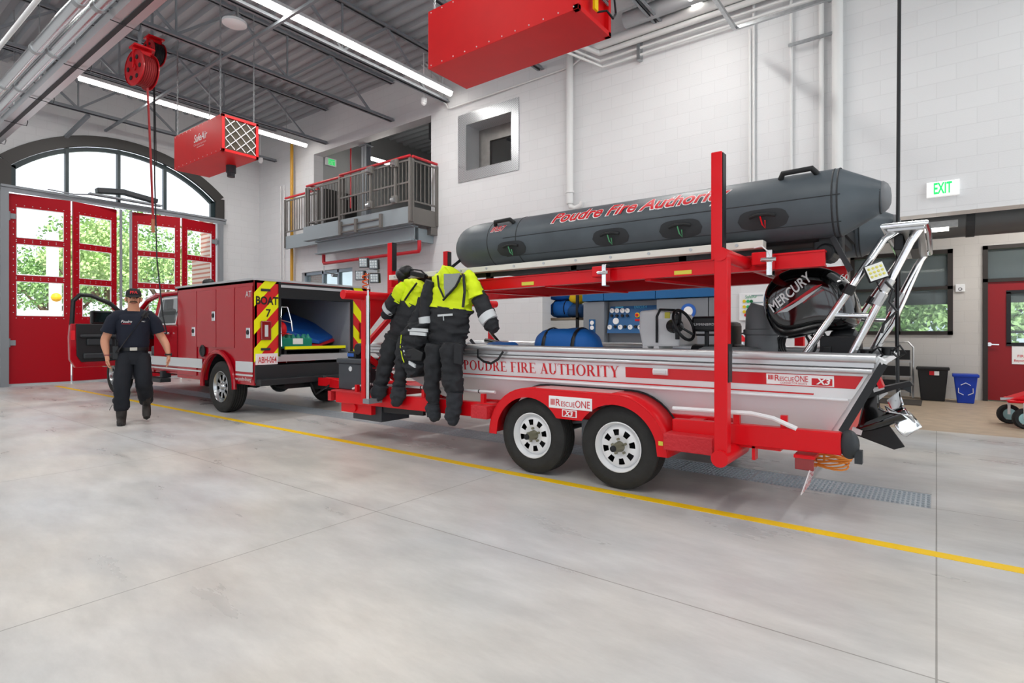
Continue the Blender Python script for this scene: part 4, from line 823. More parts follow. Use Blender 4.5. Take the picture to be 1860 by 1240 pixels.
m = MB(); m.prism([(dx+.06, y, z) for y, z in [(4.1, .72), (3.28, .70), (3.21, .82), (3.20, 1.39), (4.1, 1.39)]], (.03, 0, 0)); build(m, 'door_trim', BLACK, dor, bevel=.01)
m = MB(); m.bx((dx+.08, 3.25, 1.14), (dx+.16, 4.0, 1.2)); m.bx((dx+.08, 3.3, .76), (dx+.14, 4.05, .86)); m.bx((dx+.09, 3.35, 1.0), (dx+.13, 3.75, 1.13)); build(m, 'armrest', DARK, dor, bevel=.02)
m = MB(); m.bx((dx+.062, 3.13, 1.1), (dx+.066, 3.19, 1.27)); build(m, 'edge_reflector', mat('reflector_red', '#e0202a', .2), dor)
q = aX(184, 576, dx-.25); m = MB(); m.bx((dx-.32, q.y-.17, q.z-.13), (dx-.2, q.y+.17, q.z+.12)); m.bar((dx-.25, q.y+.1, q.z-.08), (dx-.02, 4.05, 1.36), .05, .05); build(m, 'wing_mirror', BLACK, dor, bevel=.03)
build(MB().bx((dx-.199, q.y-.14, q.z-.09), (dx-.195, q.y+.14, q.z+.09)), 'mirror_glass', mat('mirror', '#2c3a3c', .05, .9), dor)
# ---- things in the rear bay
def rescue_mat(lab, mm, pts, th):
    P = [aX(px, py, X) for px, py, X in pts]; m = MB(); m.prism(P, (0, 0, -th)); return tag(build(m, 'rescue_mat', mm, bevel=.012, origin=P[0]), lab, 'mat')
rescue_mat('red folded rescue mat under the blue one in the truck bay', mat('mat_red', '#c01a26', .5), ((540, 622, -8.0), (577, 627, -7.93), (620, 612, -8.3), (614, 606, -8.7), (560, 600, -8.7)), .035)
rescue_mat('blue folded rescue mat leaning in the truck bay', mat('mat_blue', '#0c53a8', .45, bump=.5, bump_scale=5), ((516, 598, -8.0), (560, 617, -7.97), (580, 619, -7.95), (612, 607, -8.35), (560, 581, -8.9), (520, 565, -9.1), (512, 575, -8.7)), .05)
wp = thing('water_pack', 'green shrink-wrapped pack of water bottles in the truck bay', 'water bottles', (-7.98, 4.88, .99))
BOT = mat('water_green', '#49b39a', .15, trans=.4, ior=1.3)
for i in range(6):
    for j in range(2):
        x = -7.93-j*.09; y = 4.64+i*.085; m = MB(); m.lathe((x, y, .992), (0, 0, 1), [(0, .001), (0, .038), (.02, .04), (.16, .04), (.2, .018), (.215, .015), (.215, .001)], 12); build(m, 'bottle', BOT, wp, smooth=True)
m = MB(); m.bx((-8.07, 4.59, 1.0), (-7.885, 5.12, 1.15)); build(m, 'film_wrap', mat('wrap_green', '#13967a', .2, alpha=.75), wp, bevel=.02)
build(MB().bx((-7.884, 4.78, 1.05), (-7.882, 4.95, 1.14)), 'label_panel', LETW, wp)
m = MB(); m.ball((-7.95, 4.62, 1.28), .11, 16, 10, (1, .7, 1.1)); m.lathe((-7.95, 4.62, 1.2), (0, 0, 1), [(0, .09), (.01, .13), (.02, .12)], 20); hm = tag(build(m, 'helmet', RED, smooth=True, origin=(-7.95, 4.6, 1.2)), 'red helmet standing behind the green water bottles at the bay edge', 'helmet')
m = MB(); m.tube([(-7.86, 4.58, 1.02), (-7.86, 4.56, 1.4), (-7.9, 4.60, 1.62), (-7.9, 4.7, 1.62), (-7.86, 4.74, 1.4), (-7.86, 4.76, 1.25)], .012, 6); m.bar((-7.86, 4.56, 1.42), (-7.86, 4.74, 1.38), .012); m.bar((-7.86, 4.57, 1.22), (-7.86, 4.75, 1.2), .012)
tag(build(m, 'basket_frame', CHROME), 'chrome tube frame standing at the left edge of the truck bay', 'frame')
# ================================================================ TRAILER
TRR = mat('trailer_red', '#d80a18', .35, coat=.12, spec=.3); TREAD = mat('tread_red', '#c8242d', .5, bump=.9, bump_scale=45)
trailer = thing('boat_trailer', 'red tandem axle boat trailer with overhead rack carrying the aluminium boat', 'trailer', (-2.4, 5.1, 0))
NR, FR = 4.02, 6.18      # near and far rail centre lines
WXS = (-1.98, -2.80); WR = .33
def rz(x): return .475+(x+5.6)*.011
for Yr, s in ((NR, 1), (FR, -1)):
    for xa, xb in ((-5.66, -3.25), (-1.55, -.47)): build(MB().bar((xa, Yr, rz(xa)), (xb, Yr, rz(xb)), .08, .14), 'side_rail', TRR, trailer, bevel=.008)
    build(MB().bar((-3.6, Yr+s*.24, rz(-3.6)), (-1.2, Yr+s*.24, rz(-1.2)), .08, .14), 'inner_rail', TRR, trailer)
    for x in (-3.4, -1.42): build(MB().bar((x, Yr+s*.04, rz(x)), (x, Yr+s*.24, rz(x)), .1, .12), 'rail_offset', TRR, trailer)
for x in (-5.62, -4.6, -3.5, -1.2, -.55): build(MB().bar((x, NR+.04, rz(x)-.02), (x, FR-.04, rz(x)-.02), .08, .1), 'cross_member', TRR, trailer)
m = MB(); m.bx((-5.78, NR-.06, .535), (-5.15, FR+.04, .55)); m.bx((-5.78, NR-.06, .42), (-5.72, FR+.04, .55)); build(m, 'front_platform', TREAD, trailer)
m = MB(); m.bar((-5.7, 4.6, .47), (-7.35, 5.07, .47), .08, .12); m.bar((-5.7, 5.6, .47), (-7.35, 5.07, .47), .08, .12); m.bx((-7.55, 5.0, .42), (-7.2, 5.14, .54)); build(m, 'tongue', TRR, trailer)
m = MB(); m.bar((-5.6, NR+.05, .36), (-5.05, NR+.05, .36), .1, .12); m.cyl((-5.35, NR-.02, .36), (-5.35, NR+.1, .36), .045, 12); build(m, 'outrigger', TRR, trailer)
for x in (-5.3, -4.75, -4.2, -3.7, -3.4, -1.1, -.8): build(MB().bx((x-.02, NR-.02, rz(x)+.05), (x+.02, NR+.02, rz(x)+.15)), 'rail_bracket', TRR, trailer)
m = MB(); m.tube([(-5.45, NR+.05, rz(-5.4)+.09), (-5.2, NR+.05, .64), (-3.3, NR+.05, .665)], .014, 8); build(m, 'wire_conduit', WHITE, trailer, smooth=True)
m = MB(); m.tube([(-1.55, NR-.02, .665), (-1.0, NR-.02, .675), (-.86, NR-.03, .655), (-.72, NR-.03, .60)], .016, 8); build(m, 'wire_conduit', WHITE, trailer, smooth=True)
for k in range(5): build(MB().cyl((-5.1+k*.4, NR+.05, .642+k*.005), (-5.09+k*.4, NR+.05, .642+k*.005), .018, 8), 'cable_tie', BLACK, trailer)
# fenders
def fender(y0, y1, side):
    cz = .315; Ro, Ri = .425, .352; m = MB(); x1, x2 = WXS[1], WXS[0]
    top = [(x1+Ro*math.cos(a), cz+Ro*math.sin(a)) for a in [PI-PI/2*i/10 for i in range(11)]]+[(x2+Ro*math.cos(a), cz+Ro*math.sin(a)) for a in [PI/2-PI/2*i/10 for i in range(11)]]
    bot = [(x2+Ri*math.cos(a), cz+Ri*math.sin(a)) for a in [i*PI/12 for i in range(0, 9)]]
    bot2 = [(x1+Ri*math.cos(a), cz+Ri*math.sin(a)) for a in [PI-PI/12*8+0*PI+i*PI/12 for i in range(0, 9)]]
    A = [(x1+Ri*math.cos(a), cz+Ri*math.sin(a)) for a in [PI-i*PI/16 for i in range(14)]]     # front wheel, left to right
    B = [(x2+Ri*math.cos(a), cz+Ri*math.sin(a)) for a in [PI-i*PI/16 for i in range(3, 17)]]
    xm = (x1+x2)/2; low = A+[(xm-.03, .515), (xm+.03, .515)]+B
    # strips between the top edge and the scalloped lower edge
    import bisect
    def zt(x):
        for (a, za), (b, zb) in zip(top, top[1:]):
            if a <= x <= b: return za+(zb-za)*((x-a)/(b-a) if b > a else 0)
        return top[0][1]
    ysk = y0 if side < 0 else y1
    def zl(x):
        for cx in (x1, x2):
            if abs(x-cx) < Ri*.985: 
                z = cz+math.sqrt(Ri*Ri-(x-cx)**2); return max(z, .515) if (cx == x1 and x > cx) or (cx == x2 and x < cx) else z
        return .515 if x1 < x < x2 else .315
    xs_ = sorted({round(top[0][0]+(top[-1][0]-top[0][0])*i/110, 4) for i in range(111)})
    for xa, xb in zip(xs_, xs_[1:]): m.prism([(xa, ysk, zl(xa+1e-4)), (xb, ysk, zl(xb-1e-4)), (xb, ysk, max(zt(xb), zl(xb))), (xa, ysk, max(zt(xa), zl(xa)))], (0, .008*-side, 0))
    build(m, 'fender_skirt', TRR, trailer)
    m = MB(); ysp = [y0, y1]
    vs = []; 
    for x, z in top: vs += [(x, y0, z), (x, y1, z)]
    m.add(vs, [(2*i, 2*i+2, 2*i+3, 2*i+1) for i in range(len(top)-1)]); o = build(m, 'fender_top', TRR, trailer, smooth=True); md = o.modifiers.new('s', 'SOLIDIFY'); md.thickness = .008; md.offset = 1
    m = MB(); m.bx((x1+.05, y0+.05, cz+Ro+.006), (x2-.05, y1-.02, cz+Ro+.012)); build(m, 'tread_pad', mat('tread_pink', '#d9a0a0', .5, .2, bump=.8, bump_scale=50), o)
    m = MB(); m.tube([(x, y1 if side < 0 else y0, z+.01) for x, z in top], .012, 6); build(m, 'edge_trim', BLACK, o, smooth=True)
fender(3.90, 4.20, -1); fender(6.02, 6.30, 1)
for x in WXS:
    wheel(trailer, (x, 3.95+.105, WR), WR, .21, .198, WHITE, holes=8, hole=(.46, .70), hub=.036, hublen=.11, lug=5, hw=.45)
    wheel(trailer, (x, 6.15, WR), WR, .21, .198, WHITE, side=1, holes=8, hole=(.50, .70), hub=.036, hublen=.075, lug=5, hw=.36)
    build(MB().cyl((x, 4.1, WR), (x, 6.1, WR), .04, 12), 'axle', BLACK, trailer)
m = MB(); m.bar((-2.8, 4.22, .40), (-2.39, 4.22, .46), .06, .02); m.bar((-2.39, 4.22, .46), (-1.98, 4.22, .40), .06, .02); m.bx((-2.43, 4.18, .25), (-2.35, 4.24, .48)); m.cyl((-2.39, 4.15, .33), (-2.39, 4.25, .33), .025, 10); build(m, 'leaf_spring', STEELG, trailer)
for a, b, z in (((-3.42, -3.23), None, .5), ((-1.57, -1.22), None, .44)):
    build(MB().bx((a[0], 3.86, z-.06), (a[1], NR, z+.06)), 'step', TREAD, trailer, bevel=.006)
m = MB(); m.bx((-1.62, 3.895, .40), (-1.585, 3.899, .43)); build(m, 'caution_sticker', mat('sticker_yellow', '#d8cf4a', .5), trailer)
# fender sticker
m = MB(); m.bx((-2.58, 3.893, .60), (-2.17, 3.899, .70)); fs = build(m, 'maker_sticker', LETW, trailer, bevel=.01)
m = MB(); [m.bx((-2.56+i*.011, 3.8915, .625), (-2.553+i*.011, 3.893, .675)) for i in range(4)]; build(m, 'sticker_bars', LETR, fs)
text(fs, 'R', (-2.515, 3.892, .62), (1, 0, 0), (0, 0, 1), .085, LETR, name='sticker_text'); text(fs, 'ESCUE', (-2.46, 3.892, .62), (1, 0, 0), (0, 0, 1), .058, LETR, name='sticker_text', fit=.13); text(fs, 'ONE', (-2.325, 3.892, .62), (1, 0, 0), (0, 0, 1), .082, LETR, name='sticker_text', fit=.135)
m = MB(); m.bx((-2.45, 3.893, .535), (-2.31, 3.899, .595)); f2 = build(m, 'model_sticker', LETW, trailer, bevel=.008); build(MB().bx((-2.44, 3.8915, .542), (-2.32, 3.893, .588)), 'sticker_field', LETR, f2)
text(f2, 'X3', (-2.42, 3.8905, .546), (1, 0, 0), (0, 0, 1), .055, LETW, name='sticker_text', shear=.2, bold=.03, fit=.08)
# rack
PX, FX = -1.118, -5.1
def sqpost(x, y, z0, z1, nm='rack_post', w=.075): build(MB().bx((x-w/2, y-w/2, z0), (x+w/2, y+w/2, z1)), nm, TRR, trailer, bevel=.006)
sqpost(PX, 3.75, .40, 1.72, w=.085); sqpost(PX-.03, 3.75, 1.70, 2.41, w=.07); sqpost(PX, 6.35, .40, 1.72, w=.085); sqpost(PX-.03, 6.35, 1.70, 2.41, w=.07)
m = MB(); m.bx((PX+.006, 3.725, 1.75), (PX+.012, 3.79, 2.40)); build(m, 'post_padding', BLACK, trailer); build(MB().bx((PX+.043, 3.72, .9), (PX+.05, 3.79, 1.15)), 'post_padding', BLACK, trailer)
for ya, yb in ((3.68, 4.2), (6.0, 6.42)): build(MB().cyl((PX, ya, .405), (PX, yb, .405), .055, 18), 'post_foot', TRR, trailer, smooth=True)
m = MB(); m.bx((PX+.12, 4.0, .36), (PX+.14, 4.08, .55)); m.bx((PX-.03, 4.0, .44), (PX+.3, 4.1, .56)); build(m, 'foot_gusset', TRR, trailer)
m = MB(); m.cyl((PX, 3.7, 1.735), (PX, 6.4, 1.735), .045, 16); build(m, 'rear_crossbar', TRR, trailer, smooth=True)
m = MB(); m.cyl((FX, 3.68, 1.64), (FX, 6.3, 1.64), .05, 16); build(m, 'front_crossbar', TRR, trailer, smooth=True)
sqpost(FX, 3.98, .45, 1.62, w=.07); sqpost(FX, 6.2, .45, 1.62, w=.07); sqpost(FX, 4.36, 1.66, 2.28, w=.075); sqpost(FX, 5.29, 1.66, 2.29, w=.075)
m = MB(); m.bx((FX+.0375, 4.33, 1.95), (FX+.045, 4.395, 2.28)); build(m, 'post_padding', BLACK, trailer); build(MB().bx((FX+.0375, 5.26, 2.0), (FX+.045, 5.325, 2.28)), 'post_padding', BLACK, trailer)
m = MB(); m.prism([(FX, 4.39, 1.68), (FX, 4.62, 1.68), (FX, 4.39, 1.98)], (.02, 0, 0)); m.prism([(FX, 4.02, 1.6), (FX, 4.35, 1.6), (FX, 4.02, 1.25)], (.02, 0, 0)); build(m, 'gusset', TRR, trailer)
m = MB(); m.bar((FX, 4.02, .95), (FX+.0, 4.6, .55), .05); m.bar((FX, 4.0, 1.1), (FX, 4.5, 1.55), .05); build(m, 'brace', TRR, trailer)
for Y, lb in ((4.35, 0), (5.5, 1)):
    m = MB(); 
    a, b = V(-5.1, Y, 1.70), V(-.605, Y, 1.735)
    m.bar(a+V(0, 0, .05), b+V(0, 0, .05), .09, .012); m.bar(a-V(0, 0, .05), b-V(0, 0, .05), .09, .012); m.bar(a, b, .012, .1); m.bar(a+V(0, -.03, 0), b+V(0, -.03, 0), .01, .1)
    build(m, 'rack_beam', TRR, trailer)
    if lb == 0:
        for px in (958, 1240): q = aY(px, 515 if px < 1000 else 495, Y-.045); build(MB().bx((q.x-.07, Y-.042, q.z-.015), (q.x+.07, Y-.036, q.z+.018)), 'caution_sticker', mat('sticker_yellow', '#d8cf4a', .5), trailer)
    build(MB().bx((-5.0, Y-.12, 1.83), (-.98, Y-.02, 1.885)), 'bunk_board', mat('bunk_white', '#dedbd2', .5), trailer, bevel=.006)
    m = MB()
    for x in (-4.6, -3.6, -2.6, -1.6): m.bx((x-.03, Y-.02, 1.75), (x+.03, Y+.03, 1.84))
    m.bx((-4.9, Y-.02, 1.79), (-1.0, Y+.03, 1.84)); build(m, 'bunk_riser', BLACK, trailer)
    for k in range(12):
        x = -4.9+k*.34; build(MB().cyl((x, Y-.126, 1.86), (x, Y-.12, 1.86), .012, 8), 'bunk_bolt', GALV, trailer)
for x in (-3.9, -2.9, -1.9): build(MB().bar((x, 4.35, 1.66), (x+.25, 5.5, 1.66), .06, .02), 'rack_tie', TRR, trailer)
for px, py in ((1090, 492), (1385, 468)):
    q = aY(px, py, 4.2); m = MB(); m.bx((q.x-.07, 4.18, q.z-.05), (q.x+.03, 4.3, q.z+.04)); h = build(m, 'strap_block', TRR, trailer, bevel=.008)
    m = MB(); m.bx((q.x+.03, 4.17, q.z-.13), (q.x+.07, 4.25, q.z+.05)); m.cyl((q.x+.0, 4.15, q.z-.02), (q.x+.1, 4.15, q.z-.02), .015, 8); build(m, 'ratchet', CHROME, h, bevel=.004)
q = aY(1385, 455, 4.2); build(MB().tube([(q.x-.05, 4.18, q.z+.02), (q.x+.0, 4.17, q.z+.03), (q.x+.05, 4.17, q.z-.02), (q.x+.07, 4.17, q.z-.09)], .005, 6), 'strap_cable', WHITE, trailer)
# hull bunks on the trailer
for Y in (4.7, 5.5): build(MB().bar((-4.6, Y, .50), (-.6, Y, .46+.0), .09, .05), 'hull_bunk', mat('bunk_carpet', '#4a1216', .9), trailer)
build(MB().bar((-4.2, 4.32, .545), (-.6, 4.32, .545), .04, .10), 'hull_guide', mat('guide_red', '#8c1018', .5), trailer)
# rear lamp, plate, stern roller
q = aY(1460, 840, 3.98); m = MB(); m.bx((q.x-.05, 3.96, q.z-.045), (q.x+.06, 4.1, q.z+.045)); l_ = build(m, 'rear_lamp', mat('lamp_red', '#8c0d12', .2, coat=1), trailer, bevel=.006); build(MB().bx((q.x-.055, 3.955, q.z+.03), (q.x+.065, 4.12, q.z+.05)), 'lamp_bracket', TRR, l_)
q2 = V(-.665, 4.08, .27); uy = V(0, 1, 0); uz = V(.30, 0, 1).normalized()*1.0
m = MB(); m.prism([q2-uy*.14-uz*.085, q2+uy*.14-uz*.085, q2+uy*.14+uz*.085, q2-uy*.14+uz*.085], (.004, 0, -.001)); lp = build(m, 'license_plate', mat('plate_white', '#efe6e8', .4), trailer)
text(lp, '732', q2-uy*.11+uz*.0+V(.006, 0, 0), uy, uz, .085, LETR, fit=.22); text(lp, '8GPS', q2-uy*.11-uz*.075+V(.006, 0, 0), uy, uz, .085, LETR, fit=.22)
m = MB(); m.bar(q2+uz*.08, (-.63, 4.05, .42), .03, .02); build(m, 'plate_bracket', BLACK, lp)
m = MB(); m.ball((-.43, 4.02, .53), .07, 16, 10, (.8, .8, 1.3)); m.bx((-.40, 3.99, .42), (-.36, 4.05, .5)); build(m, 'rail_end_cap', DARK, trailer, smooth=True)
cb = MB()
for k in range(6): cb.tube([(-.60+(.14-.008*k)*math.cos(a)+.012*k, 4.25+.09*math.sin(a), .34+.014*k+.014*math.sin(2*a+k)) for a in [i*PI/9 for i in range(18)]], .006, 5, closed=True)
cb.tube([(-.6, 4.25, .36), (-.6, 4.25, .44)], .008, 6)
tag(build(cb, 'coiled_cord', mat('cord_orange', '#d9822b', .5), smooth=True, origin=(-.6, 4.25, .38)), 'orange coiled cord slung under the rear end of the trailer rail', 'cord')
# ---- things mounted or resting at the trailer's front
tb = thing('tool_box', 'dark grey tool box standing on the front corner of the trailer platform', 'box', (-5.47, 4.22, .55))
BXM = mat('box_grey', '#3b4046', .5); m = MB(); m.bx((-5.74, 4.08, .552), (-5.25, 4.44, .86)); build(m, 'body', BXM, tb, bevel=.01); m = MB(); m.bx((-5.76, 4.06, .86), (-5.23, 4.46, .92)); build(m, 'lid', BXM, tb, bevel=.015)
m = MB(); m.cyl((-5.5, 4.078, .80), (-5.5, 4.072, .80), .03, 16); m.bx((-5.53, 4.07, .79), (-5.47, 4.075, .81)); build(m, 'badge', REFL, tb)
m = MB(); m.bx((-5.66, 4.15, .92), (-5.5, 4.3, 1.0)); m.cyl((-5.47, 4.15, 1.03), (-5.47, 4.3, 1.03), .07, 16); jk = tag(build(m, 'battery_winch', BLACK, bevel=.01, origin=(-5.55, 4.2, .92)), 'small black winch with blue label standing on the dark tool box', 'winch'); build(MB().bx((-5.66, 4.148, .94), (-5.54, 4.15, .98)), 'winch_label', mat('label_blue', '#2b62b8', .4), jk)
lb = thing('battery_box', 'dark grey box slung under the front end of the trailer rail', 'box', (-5.2, 4.2, .25)); m = MB(); m.bx((-5.46, 4.08, .22), (-4.95, 4.5, .40)); build(m, 'body', BXM, lb, bevel=.008); m = MB(); m.bar((-4.95, 4.12, .36), (-4.3, 4.12, .38), .04, .06); build(m, 'guard', BLACK, lb)
lt = thing('work_light_mast', 'silver mast with four square lamps standing at the trailer front', 'work light', (-5.2, 3.72, .5))
mx, my = aY(668.5, 600, 3.80).x, 3.80
m = MB(); m.cyl((mx, my, .50), (mx, my, 1.62), .022, 14); m.cyl((mx, my, .95), (mx, my, 1.1), .026, 14); build(m, 'mast', ALU, lt, smooth=True)
m = MB(); m.bx((mx-.05, my-.03, .47), (mx+.05, my+.15, .52)); build(m, 'mast_foot', STEELG, lt)
m = MB(); m.cyl((mx, my+.0, 1.62), (mx, my, 1.88), .012, 8); hz = aY(672, 492, my).z; m.bar((mx-.13, my, hz), (mx+.17, my, hz-.01), .03, .035); build(m, 'lamp_bar', ALU, lt)
for px, py, s in ((661.5, 477, 1), (680, 480, 1), (655, 500, 1), (681.5, 505, 1)):
    q = aY(px, py, my-.03); Ml = Matrix.Rotation(.5, 3, 'Z') @ Matrix.Rotation(.1, 3, 'X'); m = MB(); m.obx(q, (.105, .05, .105), Ml); lo = build(m, 'lamp_head', BLACK, lt, bevel=.008)
    m = MB(); m.obx(q+Ml @ V(0, -.026, 0), (.085, .004, .085), Ml); build(m, 'lamp_lens', mat('lens', '#9fa5a8', .15, .3), lo)
    m = MB()
    for i in range(3):
        for j in range(3): p_ = q+Ml @ V((i-1)*.026, -.029, (j-1)*.026); m.ball(p_, .011, 8, 6)
    build(m, 'led', REFL, lo)
OR = mat('cord_orange', '#d9822b', .5); m = MB(); m.tube([(mx+.03*math.cos(a*2.2)*(1+.2*a/6)-.005, my-.03+.03*math.sin(a*2.2), 1.68+.026*a/1.4) for a in [i*.35 for i in range(30)]], .007, 6); build(m, 'coil_cord', mat('coil_orange', '#e0571a', .5), lt, smooth=True)
# ================================================================ BOAT
boat = thing('rescue_boat', 'white and red aluminium jet style rescue boat lettered for the fire authority', 'boat', (-2.6, 5.1, .5))
HULL = mat('hull_paint', '#e8ebed', .32, 0, coat=.2); BC = 5.1; XS, XB = -.28, -5.3
def ztop(x): return 1.063+(-x)*.006
def zbot(x): 
    t = max(0, (-x-4.05)/1.2); return .50+.40*t**1.25
def sect(x, ysc=1.0):
    zt, zb = ztop(x), zbot(x); H = zt-zb; f = min(1, max(0, (x-XB)/.5)); wsc = .94+.06*min(1, (x-XB)/1.0)
    L = []
    for (w, k) in ((.95, 1.0), (.935, .86), (.93, .80), (.915, .52), (.895, .46), (.80, .04), (.76, 0), (.35, -.06), (0, -.09)):
        L.append((w*wsc, zb+H*k))
    return L
def hull_y(x, z):
    S = sect(x)
    for (w0, z0), (w1, z1) in zip(S, S[1:]):
        if z1 <= z <= z0: t = (z-z0)/(z1-z0) if z1 != z0 else 0; return BC-(w0+(w1-w0)*t)
    return BC-.9
rings = []; xs = [XS-.0]+[XS-.3*i for i in range(1, 17)]+[XB]
def rake(x, z):   # transom leans forward at the bottom
    t = max(0, 1-(XS-x)/.9); return x-(1.07-z)*.56*t
for x in xs:
    S = sect(x); near = [Vector((rake(x, z), BC-w, z)) for w, z in S]; far = [Vector((rake(x, z), BC+w, z)) for w, z in reversed(S[:-1])]
    rings.append(near+far)
m = MB(); n = len(rings[0]); vs = [p for r in rings for p in r]
fs = [(i*n+j, i*n+j+1, (i+1)*n+j+1, (i+1)*n+j) for i in range(len(rings)-1) for j in range(n-1)]
m.add(vs, fs+[tuple(range(n)), tuple(range((len(rings)-1)*n, len(rings)*n))[::-1]]); hl = build(m, 'hull', HULL, boat, smooth=True, auto=25)
m = MB(); m.bx((-4.9, 4.25, .86), (-.65, 5.95, .88)); build(m, 'deck_floor', ALUP, boat)
for s, nm in ((-1, 'near'), (1, 'far')):
    m = MB(); m.tube([(x, BC+s*.955, ztop(x)-.005) for x in (XS-.02, -2, -3.5, XB)], .032, 12); m.bar((XS-.03, BC+s*.945, ztop(0)-.045), (XB, BC+s*.945, ztop(XB)-.045), .045, .03); m.tube([(x, BC+s*.945, ztop(x)-.085) for x in (XS-.04, -2, -3.5, XB)], .02, 10); build(m, 'gunwale', ALUP, boat, smooth=True)
    build(MB().bar((XS-.3, BC+s*.88, 1.045), (XB, BC+s*.88, 1.08), .12, .02), 'gunwale_deck', ALUP, boat)
def decal(nm, x0, x1, z0, z1, mm, n=10, par=None, off=.003, dz=0):
    mb = MB(); vs = []
    for i in range(n+1):
        x = x0+(x1-x0)*i/n; 
        for z in (z0, z1):
            zz = z+dz*(x-x0); vs.append((rake(x, zz), hull_y(x, zz)-off, zz))
    mb.add(vs, [(2*i, 2*i+2, 2*i+3, 2*i+1) for i in range(n)]); return build(mb, nm, mm, par or hl)
BR = mat('boat_stripe', '#cc1220', .35, coat=.3)
xa_ = aY(1137, 665, 4.18).x; decal('side_stripe', xa_, XS-.02, .862, .945, BR)
xt = aY(843, 660, 4.2).x; decal('side_stripe', XB+.05, xt-.03, .862, .945, BR); decal('pin_stripe', XB+.05, aY(1510, 718, 4.2).x, .808, .818, BR)
m = MB(); m.tube([(rake(x, .785), hull_y(x, .785)-.003, .785) for x in [XS-.02-(XS-.02-XB)*i/16 for i in range(17)]], .011, 8); build(m, 'hull_rib', HULL, hl, smooth=True)
# serif letters cut from strokes
def serif(ch):
    """list of polygons (x, y) in a unit-high letter, and its advance"""
    T, t, S, h = .17, .055, .06, .035
    P = []
    def R(x0, y0, x1, y1): P.append([(x0, y0), (x1, y0), (x1, y1), (x0, y1)])
    def foot(xc, w=.34, top=False): y = 1-h if top else 0; R(xc-w/2, y, xc+w/2, y+h)
    def arcs(cx, cy, rx, ry, a0, a1, thx, thy, n=14):
        for i in range(n):
            a, b = [a0+(a1-a0)*k/n for k in (i, i+1)]
            P.append([(cx+rx*math.cos(a), cy+ry*math.sin(a)), (cx+rx*math.cos(b), cy+ry*math.sin(b)), (cx+(rx-thx)*math.cos(b), cy+(ry-thy)*math.sin(b)), (cx+(rx-thx)*math.cos(a), cy+(ry-thy)*math.sin(a))])
    def diag(x0, y0, x1, y1, w): P.append([(x0-w/2, y0), (x0+w/2, y0), (x1+w/2, y1), (x1-w/2, y1)])
    adv = .8
    if ch in 'PRDFEITH': R(.1, 0, .1+T, 1) if ch not in 'T' else R(.3, 0, .3+T, 1)
    if ch == 'P': foot(.185); R(.02, 1-h, .4, 1); R(.27, .48, .4, .52+.02); R(.27, 1-t, .4, 1); arcs(.38, .74, .27, .26, -PI/2, PI/2, T, t); adv = .74
    if ch == 'R': foot(.185); R(.02, 1-h, .4, 1); R(.27, .48, .4, .54); R(.27, 1-t, .4, 1); arcs(.38, .74, .27, .26, -PI/2, PI/2, T, t); diag(.70, 0, .42, .5, .19); foot(.76, .26); adv = .86
    if ch == 'D': R(.02, 0, .4, t); R(.02, 1-t, .4, 1); arcs(.36, .5, .44, .5, -PI/2, PI/2, T, t, 18); adv = .88
    if ch == 'O': arcs(.45, .5, .42, .52, 0, 2*PI, T, t, 28); adv = .92
    if ch == 'U': foot(.19, .34, True); R(.1, .3, .27, 1); foot(.70, .26, True); R(.67, .3, .73, 1); arcs(.415, .32, .315, .34, PI, 2*PI, .17, .07, 14); adv = .88
    if ch == 'E': R(.02, 0, .68, t); R(.02, 1-t, .66, 1); R(.27, .48, .52, .53); R(.64, 0, .68, .22); R(.62, .8, .66, 1); R(.5, .4, .53, .62); adv = .74
    if ch == 'F': foot(.185); R(.02, 1-t, .64, 1); R(.27, .48, .5, .53); R(.60, .78, .64, 1); R(.48, .4, .51, .62); adv = .7
    if ch == 'I': foot(.185); foot(.185, .34, True); adv = .38
    if ch == 'T': R(.02, 1-t, .75, 1); R(.02, .78, .06, 1); R(.71, .78, .75, 1); foot(.385, .34); adv = .78
    if ch == 'H': R(.62, 0, .62+T, 1); R(.2, .47, .7, .53); [foot(x, .34, k) for x in (.185, .705) for k in (False, True)]; adv = .92
    if ch == 'A': diag(.14, 0, .42, 1, .06); diag(.66, 0, .40, 1, .19); R(.24, .3, .6, .35); foot(.14, .26); foot(.67, .34); adv = .84
    if ch == 'Y': diag(.385, .45, .15, 1, .18); diag(.40, .45, .66, 1, .06); R(.30, 0, .47, .48); foot(.385, .34); foot(.15, .32, True); foot(.66, .24, True); adv = .8
    if ch == ' ': adv = .36
    return P, adv
def serif_text(s, x0, x1, z0, hgt, mm, par, dz=0):
    tot = sum(serif(c)[1] for c in s); k = (x1-x0)/tot; cx = x0
    for c in s:
        P, adv = serif(c)
        if P:
            mb = MB()
            for i_, pl in enumerate(P):
                pts = []
                for (u, v) in pl: X = cx+u*k; Z = z0+v*hgt+dz*(X-x0); pts.append((X, hull_y(X, Z)-.003-.00006*i_, Z))
                mb.add(pts, [tuple(range(len(pts)))])
            build(mb, 'painted_letter', mm, par)
        cx += adv*k
q0 = aY(845, 676, 4.2); q1 = aY(1128, 690, 4.2); serif_text('POUDRE FIRE AUTHORITY', q0.x, q1.x, .855, .095, BR, hl)
